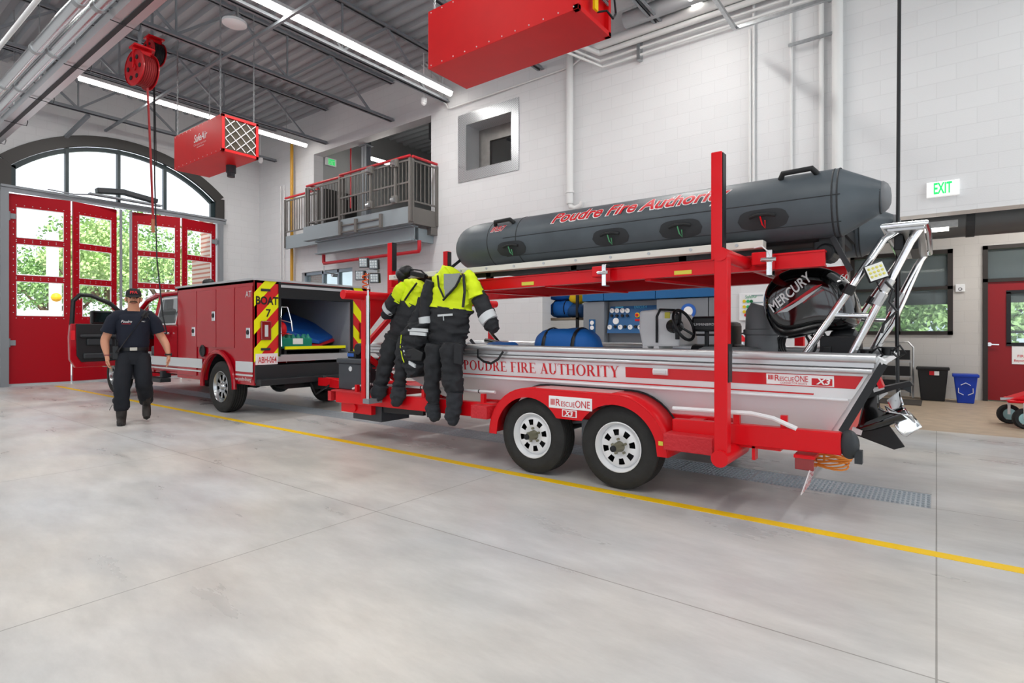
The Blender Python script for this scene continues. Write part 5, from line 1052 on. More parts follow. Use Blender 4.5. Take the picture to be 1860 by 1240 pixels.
# side lamp and maker plate
q = aY(1200, 675, 4.17); m = MB(); m.tube([(q.x-.06, hull_y(q.x, q.z)-.008, q.z), (q.x+.06, hull_y(q.x, q.z)-.008, q.z)], .026, 12, rx=.5); sl = build(m, 'side_lamp', WHITE, boat, smooth=True); build(MB().bx((q.x-.05, hull_y(q.x, q.z)-.03, q.z-.012), (q.x+.05, hull_y(q.x, q.z)-.02, q.z+.012)), 'lamp_lens', REFL, sl)
xa = aY(1392, 690, 4.17).x; xb = aY(1515, 690, 4.17).x
def hp(x, z, o=.004): return V(x, hull_y(x, z)-o, z)
m = MB(); m.add([hp(xa, .868), hp(xb, .868), hp(xb, .94), hp(xa, .94)], [(0, 1, 2, 3)]); mk = build(m, 'maker_plate', LETW, boat)
yy = hull_y(xa, .9)-.006; s_ = (hp(xa, .94)-hp(xa, .868)).normalized()
m = MB(); [m.bx((xa+.012+i*.009, yy-.001, .90), (xa+.018+i*.009, yy, .933)) for i in range(4)]; build(m, 'plate_bars', LETR, mk)
xm_ = xa+(xb-xa)*.66
text(mk, 'R', (xa+.05, yy, .893), (1, 0, 0), s_, .06, LETR, name='plate_text'); text(mk, 'ESCUE', (xa+.085, yy, .893), (1, 0, 0), s_, .042, LETR, name='plate_text', fit=(xm_-xa)*.32); text(mk, 'ONE', (xa+.085+(xm_-xa)*.34, yy, .893), (1, 0, 0), s_, .058, LETR, name='plate_text', fit=(xm_-xa)*.3); text(mk, 'CONNECTOR BOATS', (xa+.09, yy, .874), (1, 0, 0), s_, .019, LETR, name='plate_text', fit=(xm_-xa)*.6)
build(MB().bx((xm_+.01, yy, .874), (xb-.01, yy+.001, .934)), 'plate_field', LETR, mk); text(mk, 'X3', (xm_+.04, yy-.001, .882), (1, 0, 0), s_, .055, LETW, name='plate_text', shear=.2, bold=.03, fit=(xb-xm_)*.6)
# transom details
m = MB(); m.bar((XS+.01, 4.17, 1.06), (-.58, 4.32, .5), .03, .05); m.bx((XS-.05, 4.2, 1.02), (XS+.02, 6.0, 1.06)); build(m, 'transom_edge', WHITE, boat)
m = MB(); m.bar((XS+.02, 4.16, 1.03), (-.47, 4.03, .60), .045, .006, up=(0, 1, 0)); build(m, 'transom_strap', BLACK, boat)
for px, py in ((1573, 636), (1612, 632)):
    q = aY(px, py, 4.5); m = MB(); m.cyl(q-V(0, 0, .05), q, .035, 14); m.cyl(q, q+V(0, 0, .008), .06, 20); m.tube([q+V(.03, -.03, -.02), q+V(.07, -.05, .02), q+V(.10, -.05, -.03), q+V(.06, -.05, -.06), q+V(.03, -.04, -.03)], .008, 6); build(m, 'stern_fitting', BLACK, boat, smooth=True)
m = MB(); q = aY(1580, 690, 4.25); m.obx(aY(1593, 682, 4.6), (.03, .14, .17), Matrix.Rotation(-.35, 3, 'Y')); build(m, 'transom_reflector', mat('reflector_red', '#e0202a', .2), boat)
# ladder arch over the motor
m = MB(); ARC = []
for Y in (4.33, 5.87):
    A0 = V(-.73, Y, 1.07); A1 = V(-.27, Y, 1.83); A2 = V(-.20, Y+(.06 if Y < 5 else -.06), 1.88); B0 = V(-.455, Y, 1.07); B1 = V(-.13, Y, 1.80); B2 = V(-.08, Y, 1.88)
    m = MB(); m.tube([A0, A0.lerp(A1, .5), A1, A2], .024, 12); build(m, 'arch_leg', CHROME, boat, smooth=True)
    m = MB(); m.tube([B0, B0.lerp(B1, .5), B1, B2], .024, 12); build(m, 'arch_leg', CHROME, boat, smooth=True)
    m = MB(); m.tube([A0.lerp(A1, .36), B0.lerp(B1, .36)], .018, 10); build(m, 'arch_rung', CHROME, boat, smooth=True)
    for t in (.5, .62): 
        q = B0.lerp(B1, t); build(MB().cyl(q-V(.02, 0, .03), q+V(.02, 0, .045), .03, 12), 'clamp', ALUP, boat)
    q = A0.lerp(A1, .58); build(MB().cyl(q-V(.015, 0, .03), q+V(.015, 0, .03), .034, 12), 'knuckle', BLACK, boat)
m = MB(); m.bx((-.25, 4.27, 1.865), (-.06, 5.93, 1.885)); build(m, 'arch_platform', ALUP, boat, bevel=.004)
m = MB(); m.tube([(-.27, 4.25, 1.90), (-.05, 4.25, 1.90), (-.04, 4.6, 1.90), (-.04, 5.95, 1.90), (-.27, 5.95, 1.90)], .016, 8, closed=True); build(m, 'platform_rim', CHROME, boat, smooth=True)
for x in (-.2, -.12): m = MB(); m.bx((x-.02, 4.40, 1.76), (x+.03, 5.0, 1.86)); build(m, 'vent_block', BLACK, boat, bevel=.006)
m = MB(); m.tube([(-.10, 5.87, 1.84), (-.3, 5.87, 1.3), (-.42, 5.87, 1.1)], .02, 10); build(m, 'arch_stay', CHROME, boat, smooth=True)
q = aY(1591, 494, 4.28); Ml = Matrix.Rotation(-.35, 3, 'Y') @ Matrix.Rotation(.2, 3, 'Z'); m = MB(); m.obx(q, (.115, .045, .115), Ml); wl = build(m, 'work_lamp', BLACK, boat, bevel=.012); m = MB(); m.obx(q+Ml @ V(0, -.024, 0), (.1, .004, .1), Ml); build(m, 'lamp_lens', mat('lens_bright', '#d8dcd8', .15, emit='#ffffff', es=.15), wl)
m = MB()
for i in range(4):
    for j in range(3): m.ball(q+Ml @ V((i-1.5)*.023, -.027, (j-1)*.026), .009, 8, 6)
build(m, 'led', mat('led_yellow', '#e8e27a', .3), wl); m = MB(); m.tube([q+V(.0, .02, -.05), q+V(.02, .03, -.12), q+V(.08, .04, -.08), q+V(.11, .05, .0)], .005, 6); build(m, 'lamp_cord', BLACK, wl)
m = MB(); m.tube([(-.26, 4.30, 1.55), (-.22, 4.29, 1.5), (-.24, 4.30, 1.42), (-.20, 4.29, 1.36), (-.27, 4.3, 1.28), (-.28, 4.3, 1.22)], .009, 6); build(m, 'arch_cable', BLACK, boat, smooth=True)
# outboard motor
OBY = 5.05
mot = thing('outboard_motor', 'large black outboard motor tilted on the boat transom under the rack', 'outboard motor', (-.6, OBY, 1.0))
def pillow(outline, w, rings=((-1, .40), (-.985, .62), (-.93, .80), (-.78, .91), (-.45, .985), (0, 1.0), (.45, .985), (.78, .91), (.93, .80), (.985, .62), (1, .40)), cyv=None):
    """closed side outline (pixels at the plane OBY) swelled to a body of half-width w"""
    P = [aY(px, py, cyv or OBY) for px, py in outline]; c = sum(P, Vector())/len(P); R = []
    for t, s in rings: R.append([Vector((c.x+(p.x-c.x)*s, (cyv or OBY)+t*w, c.z+(p.z-c.z)*s)) for p in P])
    return MB().loft(R)
cow = [(1389, 549), (1394, 523), (1410, 503), (1432, 490), (1465, 484), (1505, 486), (1532, 500), (1548, 515), (1558, 538), (1566, 560), (1566, 590), (1540, 601), (1500, 600), (1460, 612), (1432, 617), (1412, 610), (1400, 590), (1392, 570)]
cw = build(pillow(cow, .23), 'cowling', GLOSSB, mot, smooth=True, sub=2, auto=180)
mid = [(1500, 595), (1566, 588), (1568, 640), (1572, 700), (1545, 705), (1520, 660), (1500, 640)]
build(pillow(mid, .10), 'midsection', BLACK, mot, smooth=True, sub=1)
yM = OBY-.232
def fit_surface(pts, off=0): return pts
def MQ(px, py, dy=.0): return aY(px, py, yM-dy)
b_ = MQ(1404, 568); e_ = MQ(1478, 505); xd = (e_-b_).normalized(); yd = Vector((xd.z, 0, -xd.x))*-1; L0 = (e_-b_).length
yd = Vector((-xd.z, 0, xd.x))
text(mot, 'MERCURY', b_, xd, yd, .105, LETW, name='maker_lettering', fit=L0*1.0, bold=.02, shear=.25, lift=.004)
def stroke(pts, mm, nm, par=mot): 
    mb = MB(); P = [aY(a, b, yM-.002) for a, b in pts]; mb.prism(P, (0, -.002, 0)); build(mb, nm, mm, par)
stroke([(1405, 571), (1480, 519), (1494, 516), (1440, 553)], LETR, 'red_swoosh'); stroke([(1412, 568), (1430, 566), (1460, 547), (1494, 519), (1450, 545)], REFL, 'silver_swoosh')
bb = MQ(1459, 551); ee = MQ(1497, 527); xd2 = (ee-bb).normalized(); text(mot, 'SeaPro FourStroke', bb, xd2, Vector((-xd2.z, 0, xd2.x)), .03, LETR, name='small_lettering', fit=(ee-bb).length, lift=.003)
bb = MQ(1527, 508, -.05); text(mot, '60', bb, (1, 0, -.2), (.2, 0, 1), .06, LETW, name='power_number', lift=.08)
m = MB(); q = [aY(a, b, OBY) for a, b in ((1500, 640), (1545, 650), (1560, 640))]; m.bx((q[0].x, OBY-.18, .75), (q[0].x+.06, OBY+.18, 1.12)); m.bx((q[0].x-.02, OBY-.16, 1.05), (q[2].x, OBY-.10, 1.2)); m.bx((q[0].x-.02, OBY+.10, 1.05), (q[2].x, OBY+.16, 1.2)); build(m, 'clamp_bracket', BLACK, mot, bevel=.01)
LC = 4.75
def LQ(px, py): return aY(px, py, LC)
leg = [(1578, 640), (1598, 655), (1600, 695), (1596, 700), (1598, 740), (1612, 748), (1580, 778), (1558, 775), (1566, 740), (1572, 700)]
m = MB(); P = [LQ(*p) for p in leg]; m.prism([p+V(0, -.035, 0) for p in P], (0, .07, 0)); build(m, 'gearcase_leg', GLOSSB, mot, bevel=.012)
m = MB(); P = [LQ(*p) for p in ((1580, 706), (1578, 722), (1626, 706), (1660, 699), (1654, 691), (1612, 700))]; m.prism([p+V(0, -.07, 0) for p in P], (0, .14, 0)); build(m, 'cavitation_plate', BLACK, mot, bevel=.004)
m = MB(); P = [LQ(*p) for p in ((1634, 703), (1655, 714), (1655, 699), (1640, 696))]; m.prism([p+V(0, -.012, 0) for p in P], (0, .024, 0)); build(m, 'trim_tab', DARK, mot)
m = MB(); P = [LQ(*p) for p in ((1587, 703), (1607, 698), (1608, 705), (1589, 711))]; m.prism([p+V(0, -.075, 0) for p in P], (0, .004, 0)); build(m, 'anode_plate', REFL, mot)
a, b = LQ(1556, 779), LQ(1648, 748); m = MB(); dx_ = (b-a); m.tube([a, a+dx_*.08, a+dx_*.25, a+dx_*.6, a+dx_*.97, b], [.01, .03, .045, .05, .045, .035], 18); build(m, 'torpedo', GLOSSB, mot, smooth=True)
m = MB(); P = [LQ(*p) for p in ((1545, 786), (1612, 768), (1644, 811), (1624, 816))]; m.prism([p+V(0, -.012, 0) for p in P], (0, .024, 0)); build(m, 'skeg', BLACK, mot, bevel=.004)
hub = a+dx_*1.0; axd = dx_.normalized(); u_ = axd.orthogonal().normalized(); w_ = axd.cross(u_)
for k in range(3):
    an = 2*PI*k/3+2.2; r0 = u_*math.cos(an)+w_*math.sin(an); t0 = axd.cross(r0)
    def fnb(s, t, r0=r0, t0=t0): 
        r = .03+.13*s; wdt = .085*math.sin(PI*min(.98, .22+.66*s)); return hub-axd*.05+r0*r+t0*((t-.5)*2*wdt)+axd*((t-.5)*.11+.02*s)
    m = MB(); m.grid(fnb, 10, 8); o = build(m, 'propeller_blade', CHROME, mot, smooth=True); md = o.modifiers.new('s', 'SOLIDIFY'); md.thickness = .006
m = MB(); m.cyl(hub-axd*.1, hub+axd*.0, .04, 18); build(m, 'propeller_hub', CHROME, mot, smooth=True)
m = MB(); m.bar(LQ(1548, 780), LQ(1566, 785), .05, .04); m.bar(LQ(1590, 728), LQ(1611, 712), .02, .02); build(m, 'transducer', WHITE, boat)
# ---- console, fishfinder, seats in the boat
con = thing('boat_console', 'white boat steering console with black wheel amidships', 'console', (-2.1, 5.0, 1.0))
CY = 4.95; c0 = aY(1166, 565, CY); c1 = aY(1237, 630, CY)
m = MB(); P = [aY(*p, CY) for p in ((1165, 565), (1192, 562), (1196, 562), (1228, 570), (1237, 605), (1237, 629), (1170, 629), (1164, 600))]; m.prism([p-V(0, .05, 0) for p in P], (0, .5, 0)); build(m, 'housing', WHITE, con, bevel=.02)
m = MB(); P = [aY(*p, CY-.06) for p in ((1193, 622), (1193, 575), (1199, 562), (1225, 563), (1232, 572))]; m.tube(P, .012, 8); build(m, 'grab_rail', BLACK, con, smooth=True)
for px in (1175, 1195): q = aY(px, 636, CY); build(MB().bx((q.x-.025, CY-.04, .9), (q.x+.025, CY+.3, c1.z+.01)), 'leg', WHITE, con)
for px, py, mm in ((1199, 573, LETW), (1212, 572, mat('sticker_yellow', '#d8cf4a', .5))): q = aY(px, py, CY-.056); build(MB().bx((q.x-.025, CY-.056, q.z-.03), (q.x+.025, CY-.052, q.z+.025)), 'instruction_sticker', mm, con)
m = MB(); q = aY(1220, 592, CY-.05); m.cyl(q, q+V(.08, -.06, 0), .06, 18); m.bx((q.x+.05, CY-.1, q.z-.12), (q.x+.08, CY-.06, q.z+.1)); build(m, 'throttle', BLACK, con, bevel=.004)
q = aY(1242, 590, CY-.12); wx = V(.80, -.60, .0).normalized(); wz = V(0, 0, 1); R_ = .142
axw = V(.72, -.15, .3).normalized(); uu = axw.orthogonal().normalized(); vv = axw.cross(uu)
m = MB(); m.tube([q+uu*(R_*math.cos(a))+vv*(R_*math.sin(a)) for a in [i*PI/16 for i in range(32)]], .014, 8, closed=True)
for k in range(3): a = 2*PI*k/3+.5; m.tube([q-axw*.04, q+uu*(R_*math.cos(a))+vv*(R_*math.sin(a))], .011, 6)
m.cyl(q-axw*.12, q-axw*.02, .03, 12); build(m, 'steering_wheel', BLACK, con, smooth=True)
m = MB(); m.cyl(q-axw*.04, q-axw*.02, .028, 14); build(m, 'wheel_boss', REFL, con)
fin = thing('fish_finder', 'black fish finder screen unit on a bracket beside the steering wheel', 'screen', (-1.7, 5.0, 1.1))
f0, f1 = aY(1258, 602, 5.0), aY(1305, 574, 5.0); m = MB(); m.bx((f0.x, 4.97, f0.z), (f1.x, 5.1, f1.z)); build(m, 'case', BLACK, fin, bevel=.02); text(fin, 'HUMMINBIRD', (f0.x-.0, 4.968, (f0.z+f1.z)/2-.015), (1, 0, 0), (0, 0, 1), .032, LETW, fit=f1.x-f0.x-.03)
m = MB(); m.cyl(((f0.x+f1.x)/2, 5.04, f0.z), ((f0.x+f1.x)/2, 5.04, 1.05), .02, 10); m.bar((f0.x+.02, 5.04, f0.z-.03), (f1.x-.02, 5.04, f0.z-.03), .02); build(m, 'mount', BLACK, fin)
for px, Y, lab in ((1296, 5.1, 'black boat seat behind the fish finder, partly behind the tall red post'), (1452, 5.35, 'black coil of cables and straps below the outboard motor cowling')):
    q = aY(px, 630, Y)
    if px < 1400:
        m = MB(); m.bx((q.x-.22, Y, .9), (q.x+.2, Y+.35, 1.12)); m.obx((q.x+.12, Y+.15, 1.2), (.08, .4, .25)); build(m, 'seat', BLACK, boat, bevel=.04)
        m = MB(); m.bx((q.x-.05, Y-.05, .9), (q.x+.3, Y+.3, 1.09)); 
    else:
        m = MB()
        for k in range(4): m.tube([(q.x+(.13+.015*k)*math.cos(a)+.03*k-.05, Y+.02*k, q.z+.02+(.12+.012*k)*math.sin(a)) for a in [i*PI/10 for i in range(20)]], .011, 6, closed=True)
        m.bx((q.x-.1, Y, .88), (q.x+.1, Y+.1, q.z-.05)); tag(build(m, 'cable_coil', BLACK, smooth=True, origin=(q.x, Y, .9)), lab, 'cables')
q = aY(1383, 600, 5.35); zt_ = aY(1383, 556, 5.35).z; m = MB(); m.tube([(q.x, 5.35, .88), (q.x, 5.35, 1.22), (q.x, 5.35, zt_-.06), (q.x+.02, 5.35, zt_)], [.15, .135, .13, .11], 20); m.lathe((q.x, 5.35, 1.2), (0, 0, 1), [(0, .135), (.01, .15), (.05, .15), (.06, .135)], 24)
tag(build(m, 'padded_column', mat('pad_grey', '#8d9092', .6), smooth=True), 'grey padded column between the tall red post and the outboard motor', 'column')
m = MB(); m.bx((q.x-.45, 4.9, .9), (q.x+.05, 5.6, 1.10)); tag(build(m, 'seat_base', mat('pad_grey', '#8d9092', .6), bevel=.06, origin=(q.x-.2, 5.2, .88)), 'low grey cushion lying beside the grey padded column', 'cushion')
def duffel(c, L, W_, H_, lab, mm=BLUEB, strap=True, rotz=0, name='duffel_bag'):
    m = MB(); c = Vector(c); Mz = Matrix.Rotation(rotz, 3, 'Z'); R = []
    for i in range(13):
        t = i/12; x = (t-.5)*L; s = (1-abs(2*t-1)**3.2)**.5 if 0 < t < 1 else .12; s = max(s, .15)
        ring = []
        for j in range(20):
            a = 2*PI*j/20; y = math.copysign(abs(math.cos(a))**.8, math.cos(a))*W_/2*s; z = (math.copysign(abs(math.sin(a))**.9, math.sin(a))*.5*s+.5)*H_
            q = Vector((x, y, z)); q += Vector((0, 0, 1))*noise.noise(q*7+c)*.02; ring.append(c+Mz @ q)
        R.append(ring)
    m.loft(R); o = tag(build(m, name, mm, smooth=True, origin=c), lab, 'bag')
    if strap:
        for k in (-.22, .22):
            sm = MB(); x = k*L; sm.tube([c+Mz @ Vector((x, math.cos(a)*(W_/2+.006), (.5+.5*math.sin(a)*1.03)*H_)) for a in [-.6+i*(PI+1.2)/12 for i in range(13)]], .02, 6, rx=.3); build(sm, 'strap', BLACK, o, smooth=True)
    return o
q = aY(1031, 640, 4.75); duffel((q.x, 4.75, .88), .76, .38, .39, 'large blue duffel bag with black straps lying amidships in the boat')
q = aY(905, 640, 4.45); o = duffel((q.x, 4.5, .95), .42, .25, .19, 'small blue bag at the bow gunwale with a black strap looped over the side', strap=False)
m = MB(); P = [aY(a, b, 4.10) for a, b in ((868, 634), (868, 648), (878, 656), (892, 660), (905, 652), (914, 638))]; m.tube(P, .012, 6, rx=.35); build(m, 'strap', BLACK, o, smooth=True)
t_ = thing('bow_rail', 'bright aluminium tube rail and table folded across the boat bow', 'rail', (-4.2, 4.6, 1.05))
for pl in (((790, 632), (870, 633), (920, 632), (933, 640)), ((840, 640), (925, 641))): m = MB(); m.tube([aY(a, b, 4.5) for a, b in pl], .02, 10); build(m, 'tube', CHROME, t_, smooth=True)
m = MB(); m.tube([aY(882, 618, 4.5), aY(920, 626, 4.5)], .025, 10); m.tube([aY(890, 602, 4.6), aY(912, 628, 4.6)], .018, 8); build(m, 'tube', CHROME, t_, smooth=True)
m = MB(); a = aY(800, 636, 4.3); b = aY(925, 636, 4.3); m.bx((a.x, 4.3, a.z-.02), (b.x, 4.8, a.z+.0)); build(m, 'table', ALUP, t_)
m = MB(); m.tube([aY(855, 617, 5.3), aY(868, 634, 5.3)], .02, 8); build(m, 'far_handle', DARK, t_)
# ================================================================ INFLATABLE RAFT on the rack
RG_ = mat('raft_hypalon', '#4b5359', .42, noise_amt=.14, noise_scale=4, bump=.12, bump_scale=9); RSEAM = mat('raft_seam', '#2a2d30', .6); RDK = mat('raft_black', '#16181a', .6)
raft = thing('inflatable_raft', 'dark grey inflatable raft lying on the overhead trailer rack with red lettering', 'raft', (-2.4, 5.0, 1.89))
RY0, RY1, RZ_, RR = 4.42, 5.72, 2.118, .232
near = [(-.52-.2*i, RY0, RZ_) for i in range(16)]
arcp = []; n = 16; cyr = (RY0+RY1)/2; ry = (RY1-RY0)/2
for i in range(1, n): a = PI*i/n; arcp.append((-3.52-.62*math.sin(a)**.8, cyr-ry*math.cos(a), RZ_+.03*math.sin(a)))
path = near+arcp+[(x, RY1, z) for x, y, z in reversed(near)]
m = MB(); m.tube(path, RR, 32, caps=False); build(m, 'main_tube', RG_, raft, smooth=True, auto=60)
for Y, nm in ((RY0, 'n'), (RY1, 'f')):
    m = MB(); m.lathe((-.52, Y, RZ_), (1, 0, .02), [(0, RR), (.24, .10)], 32); build(m, 'stern_cone', RG_, raft, smooth=True)
    m = MB(); m.lathe((-.285, Y, RZ_+.005), (1, 0, .02), [(0, .103), (.012, .101), (.035, .08), (.048, .05), (.052, .001)], 32); build(m, 'cone_cap', mat('cap_grey', '#6d6f72', .5), raft, smooth=True)
    for x in (-.52, -.55, -.295):
        r = RR+.002 if x < -.4 else .108; m = MB(); m.lathe((x, Y, RZ_), (1, 0, 0), [(-.006, r-.002), (0, r+.001), (.006, r-.002)], 40); build(m, 'seam_band', RSEAM, raft, smooth=True)
for x in (-3.15, -3.5): m = MB(); m.lathe((x, RY0, RZ_), (1, 0, 0), [(-.006, RR), (0, RR+.003), (.006, RR)], 40); build(m, 'seam_band', RSEAM, raft, smooth=True)
def onr(x, a, o=.0): return V(x, RY0-(RR+o)*math.cos(a), RZ_+(RR+o)*math.sin(a))
for a in (.05, -.75): m = MB(); m.tube([onr(-.5-.2*i, a) for i in range(15)], .0035, 5); build(m, 'long_seam', RSEAM, raft)
def wrap_text(s, x0, x1, a0, h, mm, bold, lift, nm, shear=.35):
    o = text(raft, s, (0, 0, 0), (1, 0, 0), (0, 1, 0), 1.0, mm, name=nm, shear=shear, bold=bold, lift=0)
    b = base_of(raft); vs = o.data.vertices
    for v in vs: v.co = v.co+b
    mn = min(v.co.x for v in vs); mxx = max(v.co.x for v in vs); k = (x1-x0)/(mxx-mn)
    bm = bmesh.new(); bm.from_mesh(o.data); bmesh.ops.triangulate(bm, faces=bm.faces); bmesh.ops.subdivide_edges(bm, edges=[e for e in bm.edges if e.calc_length() > .12], cuts=2); bm.to_mesh(o.data); bm.free()
    for v in o.data.vertices: v.co = onr(x0+(v.co.x-mn)*k, a0+v.co.y*h/RR, lift)-b
    return o
tx0, tx1 = aY(1000, 400, 4.21).x, aY(1328, 350, 4.21).x
OUTL = mat('letter_outline', '#efefef', .4)
wrap_text('Poudre Fire Authority', tx0, tx1, .40, .16, OUTL, .06, .003, 'lettering_outline'); wrap_text('Poudre Fire Authority', tx0+.012, tx1-.012, .40, .16, LETR, .022, .0055, 'lettering')
ix0, ix1 = aY(858, 420, 4.3).x, aY(881, 418, 4.3).x
wrap_text('IRB7', -3.47, -3.28, .38, .085, OUTL, .05, .003, 'unit_outline'); wrap_text('IRB7', -3.465, -3.285, .38, .085, LETR, .01, .0055, 'unit_lettering')
for px, py in ((1108, 436), (1235, 421), (1385, 405), (928, 463)):
    X = aY(px, py, 4.2).x; a = -.42; w = .17
    m = MB(); m.grid(lambda s, t: onr(X+(s-.5)*2*w, a+(t-.5)*.62*math.sqrt(max(0, 1-(2*s-1)**4)), .004), 16, 6); p_ = build(m, 'handle_patch', RSEAM, raft, smooth=True)
    m = MB(); m.tube([onr(X-w*.5, a+.10, .008), onr(X-w*.2, a+.16, .022), onr(X+w*.2, a+.16, .022), onr(X+w*.5, a+.10, .008)], .012, 8); build(m, 'loop', RDK, p_, smooth=True)
    m = MB(); m.tube([onr(X-.01, a+.12, .03), onr(X-.0, a-.1, .035), onr(X+.015, a-.22, .03), onr(X+.02, a-.0, .03)], .005, 6); build(m, 'cord', mat('cord_green', '#4f9c6a', .6) if px != 1385 else RED, p_)
for px in (922, 1450):
    X = aY(px, 400, 4.3).x; a = .95 if px > 1000 else .75; m = MB(); m.tube([onr(X-.11, a, .0), onr(X-.09, a, .04), onr(X+.09, a, .045), onr(X+.12, a, .0)], .02, 10); build(m, 'grab_handle', RDK, raft, smooth=True)
m = MB(); m.bx((-3.5, RY0+.1, RZ_-.14), (-.55, RY1-.1, RZ_-.06)); m.prism([(-3.4, 4.7, RZ_-.12), (-4.0, 5.07, RZ_-.06), (-3.4, 5.45, RZ_-.12), (-2.6, 5.07, RZ_-.22)], (0, 0, .03)); build(m, 'raft_floor', RDK, raft)
m = MB(); m.tube([(-3.9, RY0+.12, 2.0), (-3.5, RY0+.06, 1.93), (-3.0, RY0+.04, 1.915), (-.75, RY0+.04, 1.915), (-.66, RY0+.04, 1.915)], [.01, .04, .05, .055, .05], 12); build(m, 'rub_tube', RDK, raft, smooth=True)
m = MB(); m.bx((-.62, RY0+.2, RZ_-.2), (-.57, RY1-.2, RZ_+.12)); build(m, 'transom_board', RDK, raft)
m = MB(); q = onr(-3.7, -.5, .02); m.tube([aY(858, 467, 4.6)+V(.035*math.cos(t), 0, .04*math.sin(t)) for t in [i*PI/7 for i in range(14)]], .008, 6, closed=True); build(m, 'tow_ring', RED, raft)
m = MB(); m.bar(aY(848, 463, 4.5), aY(812, 492, 4.3), .008, .03); m.bar(aY(812, 492, 4.3), aY(790, 506, 4.25), .008, .035); tag(build(m, 'tie_down_strap', BLACK), 'black tie-down strap from the raft bow to the rack beam', 'strap')
m = MB(); a = aY(1520, 440, 4.3); m.bar(aY(1512, 430, 4.35), aY(1545, 492, 4.3), .008, .035); tag(build(m, 'tie_down_strap', DARK), 'grey tie-down strap hanging under the raft stern above the motor', 'strap')
m = MB(); m.bx((-.70, 4.45, 1.78), (-.52, 4.62, 1.93)); m.cyl((-.62, 4.42, 1.79), (-.62, 4.7, 1.79), .06, 14); build(m, 'winch_block', BLACK, trailer, bevel=.015)
m = MB(); m.bx((-.40, RY0-.14, RZ_+.19), (-.33, RY0-.07, RZ_+.196)); 
# ================================================================ DRYSUITS hanging on the rack
def suit_ring(mb, pts, Y, dep, wob=.16, seed=0, n=18, m_=4):
    J = []; hwk = .70; m_ = m_*2; n = 30; wob = wob*1.5
    for (px, py, hw) in pts:
        p = aY(px, py, Y); s = (aY(px+hw, py, Y)-aY(px-hw, py, Y)).length/2; J.append((p, s*(hwk if dep < 0 else .84), dep if dep > 0 else s*.55))
    return limb(mb, dens(J, m_), (1, 0, 0), n, wob=wob, seed=seed)
DR1 = thing('drysuit', 'front neon yellow and black drysuit hanging by the shoulders, nearest the boat lettering', 'suit', aY(815, 500, 4.05), 'drysuits hanging on the trailer rack')
m = MB(); suit_ring(m, [(826, 494, 14), (822, 500, 28), (820, 512, 40), (819, 535, 43), (817, 560, 45)], 4.05, .085, seed=1); build(m, 'yoke', NEON, DR1, smooth=True, auto=70)
m = MB(); suit_ring(m, [(817, 558, 45), (815, 580, 42), (812, 600, 40), (809, 625, 38), (807, 640, 34)], 4.05, .088, seed=2); build(m, 'body', SUIT, DR1, smooth=True, auto=70)
m = MB(); suit_ring(m, [(846, 498, 10), (855, 508, 15), (862, 525, 17), (866, 540, 18)], 4.02, -1, seed=3); s1 = build(m, 'shoulder', NEON, DR1, smooth=True, auto=70)
m = MB(); suit_ring(m, [(858, 500, 5), (866, 520, 10), (872, 545, 17), (882, 568, 18), (893, 590, 17), (900, 600, 11)], 4.04, -1, seed=4); s2 = build(m, 'sleeve', SUIT, DR1, smooth=True, auto=70)
m = MB(); suit_ring(m, [(883, 572, 19.5), (890, 584, 19)], 4.03, -1, wob=.05); build(m, 'reflective_band', REFL, s2, smooth=True)
m = MB(); suit_ring(m, [(782, 510, 10), (777, 530, 14), (774, 560, 13), (772, 582, 12), (772, 598, 9)], 4.0, -1, seed=5); s3 = build(m, 'sleeve', SUIT, DR1, smooth=True, auto=70)
m = MB(); suit_ring(m, [(772, 576, 13.5), (773, 588, 12.5)], 3.99, -1, wob=.04); build(m, 'reflective_band', REFL, s3, smooth=True)
for pts, sd in (([(790, 625, 20), (787, 660, 18), (784, 695, 16), (787, 725, 14), (787, 738, 13)], 6), ([(820, 622, 22), (820, 655, 22), (821, 690, 22), (826, 705, 19), (826, 716, 16)], 7)):
    m = MB(); suit_ring(m, pts, 3.92, -1, seed=sd, wob=.22); build(m, 'trouser_leg', SUIT, DR1, smooth=True, auto=70)
for pts, sd in (([(787, 734, 14), (786, 746, 15), (788, 756, 13), (785, 763, 6)], 8), ([(826, 712, 17), (825, 735, 17), (822, 752, 16), (820, 765, 13), (817, 770, 5)], 9)):
    m = MB(); suit_ring(m, pts, 3.90, -1, seed=sd, wob=.15); build(m, 'sock', mat('sock_black', '#2b2e33', .85, bump=.4, bump_scale=30), DR1, smooth=True)
m = MB(); m.tube([aY(a, b, 3.945) for a, b in ((838, 500), (828, 520), (812, 537), (805, 545))], .012, 6); m.tube([aY(a, b, 3.945) for a, b in ((842, 498), (844, 530), (841, 558))], .014, 6); m.tube([aY(a, b, 3.945) for a, b in ((795, 500), (797, 520), (806, 540))], .01, 6); build(m, 'zipper', BLACK, DR1)
m = MB(); m.add([aY(a, b, 3.95) for a, b in ((806, 498), (836, 496), (830, 512), (808, 538))], [(0, 1, 2, 3)]); m.grid(lambda s, t: aY(806+30*s, 497+38*t*(1-abs(s-.3)*.9), 3.955-.012*math.sin(PI*s)), 6, 6); build(m, 'neck_lining', mat('lining_grey', '#8f9492', .7, bump=.5, bump_scale=20), DR1, smooth=True)
m = MB(); m.prism([aY(a, b, 3.83) for a, b in ((824, 622), (838, 626), (838, 662), (824, 660))], (0, .03, 0)); build(m, 'thigh_pocket', SUIT, DR1, bevel=.006)
m = MB(); m.bar(aY(795, 573, 3.955), aY(822, 571, 3.955), .004, .02); m.tube([aY(805, 572, 3.95), aY(806, 582, 3.95)], .005, 5); build(m, 'relief_zip', REFL, DR1)
DR2 = thing('drysuit', 'neon yellow and black drysuit hanging at the rack front, left of the black life vest', 'suit', aY(735, 520, 4.1), 'drysuits hanging on the trailer rack')
